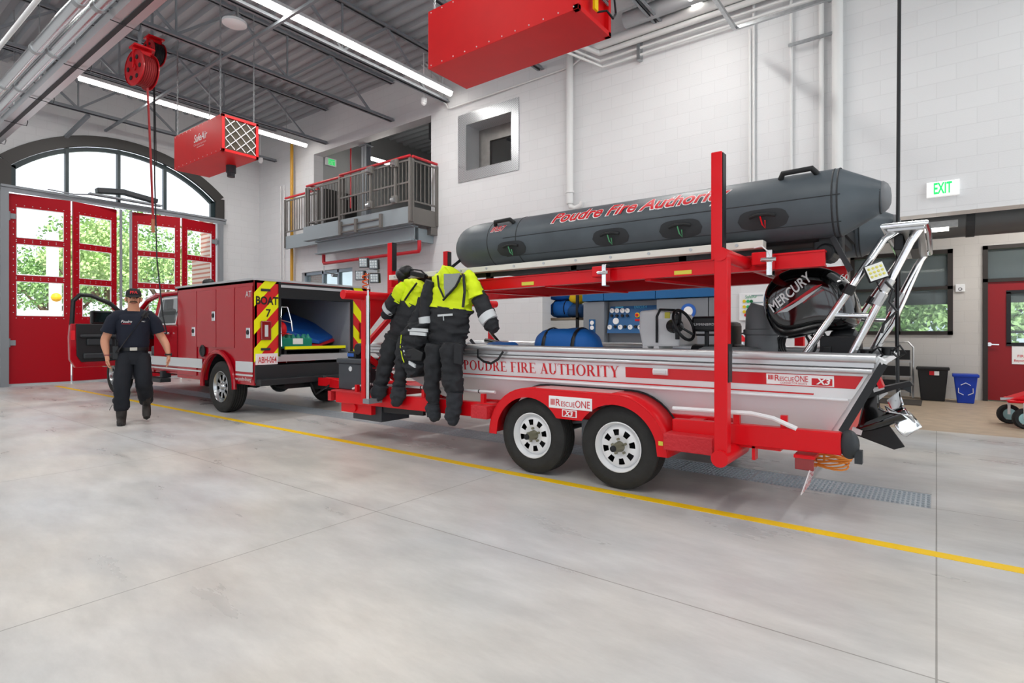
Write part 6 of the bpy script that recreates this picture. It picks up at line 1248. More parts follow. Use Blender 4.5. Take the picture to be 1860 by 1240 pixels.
m = MB(); suit_ring(m, [(762, 514, 12), (758, 522, 26), (752, 538, 30), (746, 552, 30)], 4.12, .08, seed=11); build(m, 'yoke', NEON, DR2, smooth=True, auto=70)
m = MB(); suit_ring(m, [(748, 548, 31), (742, 570, 33), (738, 590, 32), (730, 610, 27), (724, 625, 24)], 4.12, .085, seed=12); build(m, 'body', SUIT, DR2, smooth=True, auto=70)
m = MB(); suit_ring(m, [(734, 517, 8), (727, 528, 13), (720, 544, 14)], 4.06, -1, seed=13); build(m, 'shoulder', NEON, DR2, smooth=True)
m = MB(); suit_ring(m, [(721, 540, 14), (711, 556, 14), (703, 568, 12), (697, 574, 7)], 4.05, -1, seed=14); s4 = build(m, 'sleeve', SUIT, DR2, smooth=True, auto=70)
m = MB(); suit_ring(m, [(708, 558, 14), (704, 563, 13)], 4.04, -1, wob=.03); build(m, 'reflective_band', REFL, s4, smooth=True)
m = MB(); suit_ring(m, [(766, 540, 8), (764, 565, 13), (756, 590, 16), (748, 606, 12)], 4.04, -1, seed=20); build(m, 'sleeve', SUIT, DR2, smooth=True, auto=70)
for pts, sd in (([(716, 612, 17), (705, 645, 15), (697, 675, 13), (691, 700, 13)], 15), ([(738, 615, 17), (730, 650, 14), (727, 680, 13), (725, 705, 12)], 16)):
    m = MB(); suit_ring(m, pts, 3.95, -1, seed=sd, wob=.22); build(m, 'trouser_leg', SUIT, DR2, smooth=True, auto=70)
for pts, sd in (([(691, 698, 14), (688, 710, 14), (683, 720, 12), (680, 727, 5)], 17), ([(725, 702, 14), (724, 715, 15), (719, 728, 12), (714, 734, 5)], 18)):
    m = MB(); suit_ring(m, pts, 3.92, -1, seed=sd, wob=.15); build(m, 'sock', mat('sock_black', '#2b2e33', .85), DR2, smooth=True)
m = MB(); m.tube([aY(a, b, 4.02) for a, b in ((757, 514), (745, 530), (735, 545))], .011, 6); m.tube([aY(a, b, 4.02) for a, b in ((778, 512), (775, 535), (769, 555))], .014, 6); build(m, 'zipper', BLACK, DR2)
LV = thing('life_vest', 'black life vest with grey patches hanging between the two drysuits', 'life vest', aY(752, 600, 4.0))
m = MB(); suit_ring(m, [(752, 588, 12), (754, 598, 24), (756, 612, 26), (752, 630, 25), (752, 650, 24), (756, 668, 20), (758, 684, 10)], 3.98, .10, seed=21, wob=.3); build(m, 'vest_body', SUIT, LV, smooth=True, auto=70)
for (a, b, c, d) in ((741, 595, 775, 603), (744, 602, 772, 610), (742, 655, 753, 668), (731, 628, 735, 645)): build(MB().prism([aY(a, b, 3.87), aY(c, d-6, 3.87), aY(c, d, 3.87), aY(a, b+6, 3.87)], (0, .02, 0)), 'grey_patch', REFL, LV)
m = MB(); m.tube([aY(a, b, 3.87) for a, b in ((729, 608), (727, 630), (731, 650), (734, 658))], .005, 6); build(m, 'webbing', NEON, LV)
m = MB(); m.prism([aY(a, b, 3.88) for a, b in ((735, 635), (752, 632), (768, 640), (765, 655), (740, 655))], (0, .06, 0)); build(m, 'front_pocket', BLACK, LV, bevel=.01)
hg = thing('rescue_helmet', 'black helmet with visor and grey lamp resting on the front end of the rack', 'helmet', aY(736, 500, 4.35))
q = aY(738, 493, 4.22); m = MB(); m.ball(q, .085, 16, 10, (1, 1, .85)); m.ball(q+V(-.03, -.03, -.04), .07, 12, 8); build(m, 'shell', BLACK, hg, smooth=True); m = MB(); m.ball(q+V(-.075, -.04, -.02), .05, 12, 8, (.8, .8, 1)); build(m, 'ear_cup', mat('slate', '#56646c', .5), hg, smooth=True); m = MB(); m.tube([q+V(-.06, -.06, -.05), q+V(-.03, -.08, -.13), q+V(.04, -.05, -.14), q+V(.06, -.02, -.08)], .01, 6); build(m, 'chin_strap', BLACK, hg)
pg_ = thing('strap_bundle', 'black folded strap bundle lying on the white rack board behind the helmet', 'straps', aY(760, 498, 4.3)); m = MB(); m.bar(aY(748, 496, 4.22), aY(774, 502, 4.22), .06, .05); m.bar(aY(748, 489, 4.22), aY(765, 491, 4.22), .02, .015); m.tube([aY(765, 491, 4.22), aY(772, 498, 4.22), aY(777, 502, 4.22)], .01, 6); build(m, 'bundle', BLACK, pg_, bevel=.008)  # bundle of folded black straps
# ================================================================ ALCOVE: rack with bags, breathing air compressor, wall panel
shx0, shx1 = aY(986, 580, 9.6).x, aY(1052, 580, 9.6).x
sf = thing('storage_rack', 'dark metal storage rack in the alcove holding blue and yellow bags', 'shelf', ((shx0+shx1)/2, 9.8, 0))
for x in (shx0-.45, shx1-.05):
    for y in (9.55, 10.1): build(MB().bx((x, y, 0), (x+.05, y+.05, 2.3)), 'upright', BLACK, sf)
zs = aY(1020, 577, 9.6).z
for z in (.5, zs-.04, 2.25): build(MB().bx((shx0-.45, 9.55, z), (shx1, 10.15, z+.04)), 'shelf_board', mat('shelf_board', '#8a7d6a', .6), sf)
build(MB().bar((shx0-.2, 9.56, zs-.1), (shx1-.1, 9.56, .6), .03, .02), 'brace', BLACK, sf)
duffel((shx0+.42, 9.75, zs), .62, .45, .36, 'blue bag at the left end of the alcove rack shelf'); duffel((shx1-.12, 9.75, zs), .5, .4, .28, 'dark blue bag at the right end of the alcove rack shelf', mm=mat('blue_dark', '#0d3f6e', .65, bump=.4, bump_scale=12), strap=False); duffel((shx0+.38, 9.72, zs+.36), .6, .42, .3, 'blue bag stacked on top of another on the alcove rack', strap=False)
duffel((shx1-.14, 9.78, zs+.27), .36, .32, .36, 'yellow bag standing on the dark blue bag on the alcove rack', mm=mat('bag_yellow', '#f2c811', .6), strap=False)
cx0, cx1 = aY(1058, 580, 9.3).x, aY(1312, 580, 9.3).x; ct = 2.16
cmp_ = thing('air_compressor', 'blue and grey breathing air fill station in the alcove behind the boat', 'compressor', ((cx0+cx1)/2, 9.7, 0))
CG = mat('cabinet_grey', '#84898f', .45, .2); CB = mat('cabinet_blue', '#1a5f96', .45, bump=.3, bump_scale=80)
sx1, sx2, sx3, sx4 = aY(1097, 580, 9.3).x, aY(1191, 580, 9.3).x, aY(1206, 580, 9.3).x, aY(1286, 580, 9.3).x
zt0 = aY(1150, 545, 9.3).z
for a, b, nm in ((cx0, sx1, 'left_cabinet'), (sx2, sx4, 'right_cabinet'), (sx4, cx1, 'end_cabinet')): build(MB().bx((a+.006, 9.32, 0), (b-.006, 10.1, zt0)), nm, CG, cmp_, bevel=.008)
for a, b in ((cx0, sx1), (sx1, sx2), (sx2, cx1)): build(MB().bx((a+.005, 9.28, zt0+.01), (b-.005, 10.1, ct)), 'blue_header', CB, cmp_, bevel=.01)
m = MB(); m.bx((sx1, 9.5, 0), (sx2, 10.1, zt0)); m.bx((sx1, 9.34, .0), (sx2, 9.5, .72)); build(m, 'centre_body', CG, cmp_)
pz0, pz1 = aY(1140, 605, 9.36).z, aY(1140, 555, 9.36).z
m = MB(); m.prism([(sx1+.04, 9.34, pz0), (sx1+.04, 9.48, pz1), (sx1+.04, 9.52, pz1), (sx1+.04, 9.52, pz0)], (sx2-sx1-.08, 0, 0)); pan = build(m, 'gauge_panel', mat('panel_blue', '#17578c', .35), cmp_)
def onp(px, py): t = (py-555)/50; return aY(px, py, 9.475-.13*t-.006)
for px, py in ((1112, 564), (1121, 564), (1131, 564), (1140, 564), (1108, 594), (1127, 594), (1145, 594), (1163, 594)):
    q = onp(px, py); g = build(MB().cyl(q, q-V(0, .015, 0), .045, 18), 'gauge', LETW, pan); build(MB().bar(q-V(0, .017, 0), q-V(.02, .017, -.025), .006), 'needle', BLACK, g)
for px, py in ((1112, 573), (1121, 573), (1131, 573), (1140, 573), (1118, 593), (1136, 593), (1155, 593)):
    q = onp(px, py); build(MB().cyl(q, q-V(0, .035, 0), .026, 12), 'valve_knob', BLACK, pan)
q = onp(1158, 572); build(MB().cyl(q, q-V(0, .02, 0), .045, 18), 'stop_ring', YEL, pan); build(MB().cyl(q-V(0, .02, 0), q-V(0, .04, 0), .028, 16), 'stop_button', LETR, pan); q = onp(1158, 580); build(MB().bx((q.x-.05, q.y-.005, q.z-.03), (q.x+.05, q.y, q.z+.01)), 'red_tag', LETR, pan)
q = onp(1119, 583); build(MB().cyl(q, q-V(0, .015, 0), .06, 18), 'large_gauge', LETW, pan)
q = onp(1152, 560); text(pan, 'UNICUS 4', (q.x, q.y-.004, q.z), (1, 0, 0), (0, 0, 1), .07, mat('letter_cyan', '#56b6e0', .5), fit=.24)
q = onp(1118, 559); build(MB().bx((q.x, q.y-.003, q.z), (q.x+.16, q.y-.001, q.z+.02)), 'panel_legend', mat('letter_cyan', '#56b6e0', .5), pan)
q = aY(1122, 617, 9.33); text(cmp_, 'CFS5.5', (q.x, 9.338, .79), (1, 0, 0), (0, 0, 1), .13, LETW, fit=.28, bold=.02); m = MB(); m.bx((sx1, 9.34, .72), (sx2, 9.5, .98)); build(m, 'fill_header', CG, cmp_); build(MB().bx((q.x-.03, 9.332, .76), (q.x+.62, 9.339, .91)), 'name_plate', mat('plate_dark', '#20303c', .4), cmp_)
for o in [x for x in bpy.data.objects if x.parent == cmp_ and x.name.startswith('lettering')]: o.location.y -= .012
build(MB().bx((q.x+.36, 9.328, .785), (q.x+.58, 9.333, .885)), 'blue_badge', mat('letter_cyan', '#56b6e0', .5), cmp_)
a = aY(1070, 580, 9.31); b = aY(1081, 609, 9.31); cpn = build(MB().bx((a.x, 9.305, b.z), (b.x, 9.318, a.z)), 'side_panel', mat('panel_blue', '#17578c', .35), cmp_)
for py in (586, 595): q = aY(1075.5, py, 9.3); build(MB().cyl(q, q-V(0, .012, 0), .04, 16), 'gauge', LETW, cpn)
q = aY(1068, 618, 9.31)
for dx, mm in ((0, mat('label_blue', '#2b62b8', .4)), (.09, LETR)): build(MB().bx((q.x+dx, 9.308, q.z-.02), (q.x+dx+.085, 9.314, q.z+.03)), 'warning_label', mm, cmp_)
build(MB().bx((q.x+.03, 9.308, q.z-.14), (q.x+.16, 9.314, q.z-.03)), 'paper_label', LETW, cmp_)
q = aY(1250, 565, 9.31); m = MB(); m.lathe((q.x, 9.312, q.z), (0, -1, 0), [(0, .13), (.004, .13), (.004, .001)], 32); rd_ = build(m, 'round_badge', mat('label_blue', '#2b62b8', .4), cmp_); m = MB(); m.lathe((q.x, 9.307, q.z), (0, -1, 0), [(0, .08), (.002, .08), (.002, .001)], 32); build(m, 'badge_centre', LETW, rd_)
wp_ = thing('wall_panel', 'white wall chart of green and yellow lights between red post and motor', 'panel', aY(1370, 550, 9.08)); a = aY(1343, 582, 9.07); b = aY(1390, 531, 9.07)
build(MB().bx((a.x, 9.06, a.z), (b.x, 9.095, b.z)), 'board', WHITE, wp_, bevel=.004); text(wp_, 'SafeAir', (a.x+.09, 9.058, b.z-.08), (1, 0, 0), (0, 0, 1), .07, mat('letter_teal', '#2a9a6a', .5), fit=.17); 
for i, py in enumerate((547, 557, 566)):
    for j, (px, col) in enumerate(((1352, '#e6c62a'), (1359, '#39b46a'), (1365, '#186a3c'))): q = aY(px, py, 9.06); build(MB().cyl(q, q-V(0, .012, 0), .024, 12), 'indicator', mat('ind%d' % j, col, .4), wp_)
q = aY(1355, 572, 9.06); build(MB().cyl(q, q-V(0, .012, 0), .024, 12), 'indicator', LETR, wp_)
for z in (.05, .16, .22, .3): build(MB().bx((b.x-.2, 9.057, b.z-z), (b.x-.03, 9.06, b.z-z+.02)), 'print_line', mat('print_grey', '#9aa8ac', .6), wp_)
fx = thing('fire_extinguisher', 'small fire extinguisher with red collar on the wall beside the tall red post', 'extinguisher', aY(1344, 625, 8.95)); q = aY(1344, 632, 8.95)
m = MB(); m.lathe(q-V(0, 0, .15), (0, 0, 1), [(0, .001), (0, .08), (.25, .08), (.3, .05)], 20); build(m, 'cylinder', GALV, fx, smooth=True); m = MB(); m.lathe(q-V(0, 0, -.1), (0, 0, 1), [(0, .082), (.05, .08), (.1, .04), (.1, .001)], 20); build(m, 'collar', RED, fx, smooth=True)
m = MB(); m.tube([q+V(0, 0, .2), q+V(-.06, 0, .22), q+V(-.12, 0, .15), q+V(-.13, 0, -.1)], .012, 6); m.bar(q+V(-.04, 0, .21), q+V(.1, 0, .24), .02); build(m, 'hose', BLACK, fx); m = MB(); m.bx((q.x-.03, q.y+.05, q.z-.05), (q.x+.03, WY, q.z+.05)); build(m, 'bracket', BLACK, fx)
# ================================================================ ANNEX: bins, step ladder, mat, detector, duct
def bin_(px0, px1, pyb, pyt, Y, mm, lab):
    a = aZ(px0+8, pyb, 0); b = aZ(px1-8, pyb, 0); y = Y; x0 = aY(px0, pyt, y).x; x1 = aY(px1, pyt, y).x; zt = aY((px0+px1)/2, pyt, y).z
    d = .34; t = thing('waste_bin', lab, 'bin', ((x0+x1)/2, y+d/2, 0))
    m = MB(); i = .06; m.loft([[V(x0+i, y+i*.6, .0), V(x1-i, y+i*.6, .0), V(x1-i, y+d-i, .0), V(x0+i, y+d-i, .0)], [V(x0+.01, y+.01, zt-.03), V(x1-.01, y+.01, zt-.03), V(x1-.01, y+d, zt-.03), V(x0+.01, y+d, zt-.03)]]); build(m, 'body', mm, t, bevel=.015)
    build(MB().bx((x0-.01, y-.01, zt-.05), (x1+.01, y+d+.01, zt)), 'rim', mm, t, bevel=.012); return t, x0, x1, zt
t1_, x0, x1, zt = bin_(1665, 1724, 728, 667, 12.55, mat('bin_black', '#1c1c1e', .5), 'black waste bin standing between the step ladder and the blue bin'); 
qa = aY(1688, 681, 12.55); qb = aY(1697, 674, 12.55); m = MB(); m.bx((qa.x, 12.555, qa.z), (qb.x, 12.58, qb.z)); build(m, 'red_sticker', LETR, t1_); build(MB().bx((qb.x, 12.555, qa.z), (qb.x+.07, 12.58, qb.z)), 'white_sticker', LETW, t1_)
t2_, x0, x1, zt = bin_(1731, 1778, 733, 680, 12.45, mat('bin_blue', '#0b3bb0', .45), 'blue recycling bin with white arrows beside the red office door')
cx_, cz_ = (x0+x1)/2, zt-.26; ar = []
for k in range(3):
    a0 = PI/2+2*PI*k/3; p0 = V(cx_+.10*math.cos(a0-.75), 12.455, cz_+.10*math.sin(a0-.75)); p1 = V(cx_+.115*math.cos(a0), 12.455, cz_+.115*math.sin(a0)); p2 = V(cx_+.10*math.cos(a0+.75), 12.455, cz_+.10*math.sin(a0+.75))
    m = MB(); m.bar(p0, p1+V(.0, 0, 0), .008, .035, up=(0, 1, 0)); m.bar(p1, p2, .008, .035, up=(0, 1, 0)); build(m, 'recycling_arrow', LETW, t2_)
sl_ = thing('step_ladder', 'folding silver step ladder with black treads leaning on the annex wall', 'ladder', aZ(1630, 730, 0)); lx0, lx1 = aY(1598, 700, 12.9).x, aY(1659, 700, 12.9).x
m = MB(); m.tube([(lx0, 12.75, 0.02), (lx0, 12.95, .95), (lx0+.08, 12.97, 1.05), (lx1-.08, 12.97, 1.05), (lx1, 12.95, .95), (lx1, 12.75, 0.02)], .016, 8); build(m, 'frame', ALUP, sl_, smooth=True); m = MB(); m.tube([(lx0+.05, 13.1, 0.02), (lx0+.05, 13.0, .7)], .014, 6); m.tube([(lx1-.05, 13.1, 0.02), (lx1-.05, 13.0, .7)], .014, 6); build(m, 'rear_leg', ALUP, sl_)
for z, y in ((.16, 12.72), (.42, 12.78), (.72, 12.86)): build(MB().bx((lx0+.05, y, z), (lx1-.05, y+.12, z+.18)), 'tread', BLACK, sl_); 
for z in (.12, .40, .68): build(MB().bar((lx0, 12.78+z*.18, z), (lx1, 12.78+z*.18, z), .02), 'rung', ALUP, sl_)
a = aZ(1590, 730, 0); b = aZ(1672, 744, 0); tag(build(MB().bx((a.x-.5, 11.6, 0), (aZ(1672, 744, 0).x, 12.5, .012)), 'floor_mat', mat('mat_brown', '#4b443f', .9)), 'dark brown floor mat in front of the step ladder', 'mat')
q = aY(1744, 523, BY-.03); dt = thing('wall_detector', 'small white square detector on the wall between office window and door', 'detector', q); build(MB().bx((q.x-.07, BY-.045, q.z-.07), (q.x+.07, BY-.002, q.z+.07)), 'housing', WHITE, dt, bevel=.008); m = MB(); m.lathe((q.x, BY-.045, q.z-.02), (0, -1, 0), [(0, .03), (.004, .028), (.004, .02)], 16); build(m, 'ring', DARK, dt)
m = MB(); z = aY(1800, 390, 10.6).z; m.tube([(-1.0, 10.8, z), (8.8, 10.8, z)], .26, 24); du = tag(build(m, 'annex_duct', mat('duct_dark', '#5c5f61', .45, .4), smooth=True, origin=(2, 10.8, z)), 'dark round duct running under the annex ceiling behind the lintel', 'duct')
for x in (.35, 2.5): build(MB().tube([(x, 10.8, z), (x+.1, 10.8, z)], .272, 24), 'duct_band', DARK, du)
t = thing('strip_light', 'lit white tube light under the annex duct at the right of the ladder arch', 'light', (.5, 10.0, 2.6), 'overhead strip lights')
a = aY(1655, 415, 10.0); b = aY(1740, 410, 10.0); build(MB().bx((a.x-.4, 9.95, a.z-.03), (b.x, 10.05, a.z+.06)), 'housing', GALV, t); build(MB().tube([(a.x-.4, 10.0, a.z-.05), (b.x-.1, 10.0, a.z-.05)], .03, 8), 'diffuser', LITE, t); area((2.0, 11.6, 3.5), (0, 0, 0), 3, .5, 70)
build(MB().bx((a.x, 9.98, a.z+.06), (a.x+.02, 10.02, 3.6)), 'hanger_rod', GALV, t)
area((-4.5, 11.3, 3.5), (0, 0, 0), 2, .5, 40)
t = thing('strip_light', 'strip light on the alcove ceiling above the fill station, hidden by the wall', 'light', (-4.5, 11.3, 3.55), 'overhead strip lights'); build(MB().bx((-5.5, 11.2, 3.52), (-3.5, 11.4, 3.595)), 'diffuser', LITE, t)
t = thing('strip_light', 'strip light on the annex ceiling in front of the office door, hidden by the lintel', 'light', (2.0, 11.6, 3.55), 'overhead strip lights'); build(MB().bx((.5, 11.5, 3.52), (3.5, 11.7, 3.595)), 'diffuser', LITE, t)
# cart at the right edge
ca = thing('floor_cart', 'red cart with black pneumatic wheels at the right edge of the picture', 'cart', aZ(1858, 775, 0)); q = aZ(1852, 778, 0)
for dx, dy in ((0, 0), (-.12, .45), (.9, 0), (.9, .45)):
    c = V(q.x+dx+.05, q.y+dy, .13); m = MB(); m.lathe(c, (.3, -1, 0), [(-.035, .08), (-.04, .115), (-.02, .13), (.02, .13), (.04, .115), (.035, .08)], 24); wl_ = build(m, 'caster_wheel', RUB, ca, smooth=True); m = MB(); m.lathe(c, (.3, -1, 0), [(-.03, .001), (-.03, .075), (.03, .075), (.035, .03), (.035, .001)], 20); build(m, 'caster_hub', mat('hub_teal', '#8fb3b5', .4, .4), wl_, smooth=True)
    m = MB(); m.bar(c, c+V(0, 0, .2), .03, .1); build(m, 'caster_fork', WHITE, ca)
m = MB(); m.bx((q.x-.12, q.y-.02, .32), (q.x+1.1, q.y+.55, .36)); build(m, 'cart_deck', RED, ca, bevel=.02); m = MB(); m.prism([(q.x-.1, q.y, .36), (q.x+.1, q.y, .45), (q.x+1.05, q.y, .45), (q.x+1.1, q.y, .36)], (0, .5, 0)); build(m, 'cart_body', RED, ca, bevel=.02)
build(MB().bar((q.x-.18, q.y+.1, .36), (q.x-.05, q.y+.1, .37), .03), 'tow_hook', GALV, ca)
# ================================================================ OUTSIDE the end doors and behind the office
struct(MB().bx((-90, -60, -.35), (-17.25, 60, -.22)), 'ground', mat('asphalt', '#8d9092', .8, noise_amt=.1)); struct(MB().bx((-17.2, 18.5, -.35), (50, 60, -.22)), 'ground_back', mat('grass_back', '#6f8a4a', .9, noise_amt=.2))
LEAF = mat('leaf', '#88ad6e', .7, noise_amt=.35, noise_scale=1.2); LEAF2 = mat('leaf_light', '#a9c584', .7, noise_amt=.3, noise_scale=1.5); BARK = mat('bark', '#6b5a4a', .9)
def tree(x, y, h, r, lab, mm, n=6500, z0=-.22, sq=.75):
    t = thing('tree', lab, 'tree', (x, y, z0), 'trees outside'); m = MB(); m.tube([(x, y, z0), (x+.1, y+.1, h*.3), (x-.1, y, h*.6)], [.28, .2, .1], 8); 
    for k in range(4): a = k*1.7; m.tube([(x+.1, y+.1, h*.3), (x+math.cos(a)*r*.5, y+math.sin(a)*r*.5, h*.6)], [.12, .04], 6)
    build(m, 'trunk', BARK, t); m = MB(); R = random.Random(int(x*7+y*13)); blobs = [(R.gauss(0, .45), R.gauss(0, .45), R.uniform(-.45, .75), R.uniform(.28, .5)) for _ in range(13)]
    for i in range(n):
        b = blobs[i % len(blobs)]; d = Vector((R.gauss(0, 1), R.gauss(0, 1), R.gauss(0, 1))).normalized()*b[3]*R.uniform(.6, 1.05); p = Vector((x+(b[0]+d.x)*r, y+(b[1]+d.y)*r, h*.62+(b[2]+d.z)*r*sq))
        s = R.uniform(.06, .15); u = Vector((R.gauss(0, 1), R.gauss(0, 1), R.gauss(0, 1))).normalized(); w = u.orthogonal().normalized(); m.add([p-u*s, p+w*s*.6, p+u*s, p-w*s*.6], [(0, 1, 2, 3)])
    build(m, 'crown', mm, t)
for a in ((-38, 4.0, 7.0, 3.6, 'broad green tree seen through the leftmost red door leaf', LEAF), (-36, 10.2, 7.6, 3.4, 'light green tree seen through the gap between the door pairs', LEAF2), (-42, 15.5, 9.5, 4.2, 'taller green tree seen through the third red door leaf', LEAF), (-46, 10.5, 7.0, 3.8, 'distant green tree behind the light green one', LEAF), (-40, -.5, 6.5, 3.4, 'green tree farthest left beyond the door jamb', LEAF2), (-44, 22, 6.8, 4.0, 'distant tree beside the brick building', LEAF2)): tree(*a)
for i, x in enumerate((-1.5, 1.8, 5.4, 9.2)): tree(x, 25+i % 2, 3.6, 2.6, ['leftmost hedge-like tree behind the office windows', 'second tree from the left behind the office windows', 'third tree from the left behind the office windows', 'rightmost tree behind the office windows'][i], LEAF2, n=5000, z0=-.3)
BRM = block_mat('red_brick', '#b0664f', (1, 2), mortar='#c9b7a8', bw=.2, bh=.075, ms=.008)
p = aX(357, 480, -20.5); bk = thing('brick_pier', 'red brick wall of the building just outside the rightmost door leaf', 'wall', (-20, p.y+1, -.22)); build(MB().bx((-20.5, p.y, -.22), (-17.4, p.y+3, 5.1)), 'brickwork', BRM, bk)
pl_ = thing('utility_pole', 'pale utility pole seen through the leftmost red door leaf', 'pole', aX(98, 600, -30)); p = aX(98, 600, -30); build(MB().tube([(p.x, p.y, -.22), (p.x, p.y, 5.6)], .22, 12), 'pole', mat('pole_pale', '#d5d3cf', .7), pl_); build(MB().bx((p.x, p.y-2.8, 3.4), (p.x+.1, p.y-.1, 3.7)), 'street_sign', WHITE, pl_)
p = aX(100, 541, -27); m = MB(); m.ball(p, .17, 12, 8); sg_ = build(m, 'signal_light', mat('signal_yellow', '#e8a81a', .5), pl_)
p = aX(74, 581, -27); bs = thing('small_sign', 'small white sign on a post outside the leftmost door leaf', 'sign', (p.x, p.y, -.22)); build(MB().bx((p.x, p.y-.32, p.z-.35), (p.x+.05, p.y+.32, p.z+.35)), 'panel', WHITE, bs); build(MB().bx((p.x, p.y-.04, -.22), (p.x+.05, p.y+.04, p.z)), 'post', GALV, bs)
cr = thing('parked_car', 'pale blue parked car glimpsed through the red office door window', 'car', (5.0, 21.2, -.22)); m = MB(); m.loft([[V(x, 20.4, .1), V(x, 20.4, z), V(x, 22.1, z), V(x, 22.1, .1)] for x, z in ((2.9, .55), (3.1, .85), (4.0, .95), (4.5, 1.35), (5.9, 1.38), (6.5, 1.0), (7.2, .9), (7.3, .5))]); build(m, 'car_body', mat('car_blue', '#8fb4c8', .3, coat=.8), cr, bevel=.06)
for x in (3.7, 6.4): m = MB(); m.lathe((x, 20.38, .1), (0, -1, 0), [(-.2, .32), (.02, .32), (.02, .001)], 24); build(m, 'car_wheel', RUB, cr)
# ================================================================ PERSON
PO = V(-8.72, 2.92, 0)
person = thing('person', 'person in navy t-shirt, dark trousers, boots and cap walking with a strap across the chest', 'person', PO)
# facing direction: towards the viewer
fd = (CAM-PO); fd.z = 0; fd.normalize(); rd = Vector((fd.y, -fd.x, 0))*-1   # rd: to the picture right
if rd.dot(Rv) < 0: rd = -rd
def PP(r, f, z): return PO + rd*r + fd*f + Vector((0, 0, z))
SKIN = mat('skin', '#c98f72', .55); NAVY = mat('navy_shirt', '#0e1526', .8, bump=.4, bump_scale=10); TROU = mat('trousers', '#141820', .8, noise_amt=.1, bump=.5, bump_scale=12); BOOT = mat('boot', '#2a2623', .6, bump=.4, bump_scale=40)
# one continuous body surface grown on a skeleton (torso, head, arms, hands with fingers, legs)
verts = []; edges = []; rad = []
def vtx(p, r, par=None):
    verts.append(p-PO); rad.append(r if isinstance(r, tuple) else (r, r))
    if par is not None: edges.append((par, len(verts)-1))
    return len(verts)-1
pel = vtx(PP(0, 0, .96), (.11, .08)); ab = vtx(PP(0, .0, 1.12), (.115, .085), pel); ch = vtx(PP(0, 0, 1.33), (.14, .10), ab); sh = vtx(PP(0, -.0, 1.46), (.085, .065), ch)
nk = vtx(PP(0, .02, 1.555), .062, sh); hd0 = vtx(PP(0, .05, 1.61), (.066, .075), nk); hd1 = vtx(PP(0, .055, 1.68), (.08, .098), hd0); hd2 = vtx(PP(0, .04, 1.76), (.074, .09), hd1)
def arm(s, el, wr, grip):
    a = vtx(PP(s*.18, 0, 1.43), .058, sh); b = vtx(PP(s*.24, .0, 1.33), .056, a); e = vtx(PP(*el), .055, b); m_ = vtx(PP((el[0]+wr[0])/2+s*.004, (el[1]+wr[1])/2, (el[2]+wr[2])/2+.03), .052, e); w_ = vtx(PP(*wr), (.032, .025), m_)
    pr = vtx(PP(wr[0]-s*.004, wr[1]+.01, wr[2]-.05), (.036, .02), w_)
    lens = (.075, .085, .08, .062)
    for i in range(4):
        o = (i-1.5)*.0195; z = wr[2]-.088
        k0 = vtx(PP(wr[0]-s*.004, wr[1]+.018+o*-1, z), (.0125, .011), pr)
        k1 = vtx(PP(wr[0]-s*(.006+.012*grip), wr[1]+.022-o*1.15, z-lens[i]*.5), (.0092, .0092), k0)
        k2 = vtx(PP(wr[0]-s*(.018+.03*grip), wr[1]+.02-o*1.15, z-lens[i]*(.95-.25*grip)), (.0078, .0078), k1)
    t0 = vtx(PP(wr[0]-s*.01, wr[1]+.052, wr[2]-.045), .0125, pr); t1 = vtx(PP(wr[0]-s*.022, wr[1]+.068, wr[2]-.082), .010, t0); vtx(PP(wr[0]-s*.03, wr[1]+.066, wr[2]-.11), .0085, t1)
arm(-1, (-.325, -.04, 1.12), (-.29, .05, .90), 1.0)
arm(1, (.345, -.03, 1.13), (.405, .1, .91), .5)
LK, LA = (-.13, .10, .55), (-.135, .05, .13)         # leg on the picture left, planted
RK, RA = (.11, .09, .56), (.15, -.20, .21)           # trailing leg, heel raised
for s, K, A in ((-1, LK, LA), (1, RK, RA)):
    h_ = vtx(PP(s*.09, 0, .88), .08, pel); k_ = vtx(PP(*K), .062, h_); c_ = vtx(PP(K[0]*.8+A[0]*.2, K[1]*.75+A[1]*.25-.02, K[2]*.72+A[2]*.28), .058, k_); a_ = vtx(PP(*A), .04, c_); f_ = vtx(PP(A[0], A[1]+.07, max(.05, A[2]-.08)), (.026, .02), a_)
me = bpy.data.meshes.new('body'); me.from_pydata(verts, edges, []); body = bpy.data.objects.new('body', me); C.objects.link(body); body.parent = person; BASE[body.name] = PO.copy()
md = body.modifiers.new('skin', 'SKIN'); md.use_smooth_shade = True
for i, r in enumerate(rad): me.skin_vertices[0].data[i].radius = r
me.skin_vertices[0].data[0].use_root = True
md = body.modifiers.new('sub', 'SUBSURF'); md.levels = 2; md.render_levels = 2; me.materials.append(SKIN)
# face
m = MB(); F = lambda r, f, z: PP(r, f, z)
m.loft([ell(F(0, .125, 1.70), (0, 0, 1), .012, .010, rd, 10), ell(F(0, .148, 1.672), (0, 0, 1), .019, .018, rd, 10), ell(F(0, .14, 1.655), (0, 0, 1), .017, .014, rd, 10)]); build(m, 'nose', SKIN, person, smooth=True)
m = MB()
for s in (-1, 1): m.ball(F(s*.033, .118, 1.695), .012, 10, 6)
build(m, 'eyes', mat('eye', '#2b1d18', .3), person, smooth=True)
m = MB(); m.tube([F(-.042, .122, 1.632), F(-.03, .142, 1.642), F(0, .150, 1.648), F(.03, .142, 1.642), F(.042, .122, 1.632)], [.006, .012, .013, .012, .006], 8); build(m, 'moustache', mat('hair', '#5a4030', .8), person, smooth=True)
build(MB().tube([F(-.024, .137, 1.622), F(0, .145, 1.622), F(.024, .137, 1.622)], .006, 8), 'mouth', mat('lips', '#9c5a4c', .5), person, smooth=True)
m = MB()
for s in (-1, 1): m.ball(F(s*.086, .03, 1.68), .03, 10, 8, (.45, .6, 1.1))
build(m, 'ears', SKIN, person, smooth=True)
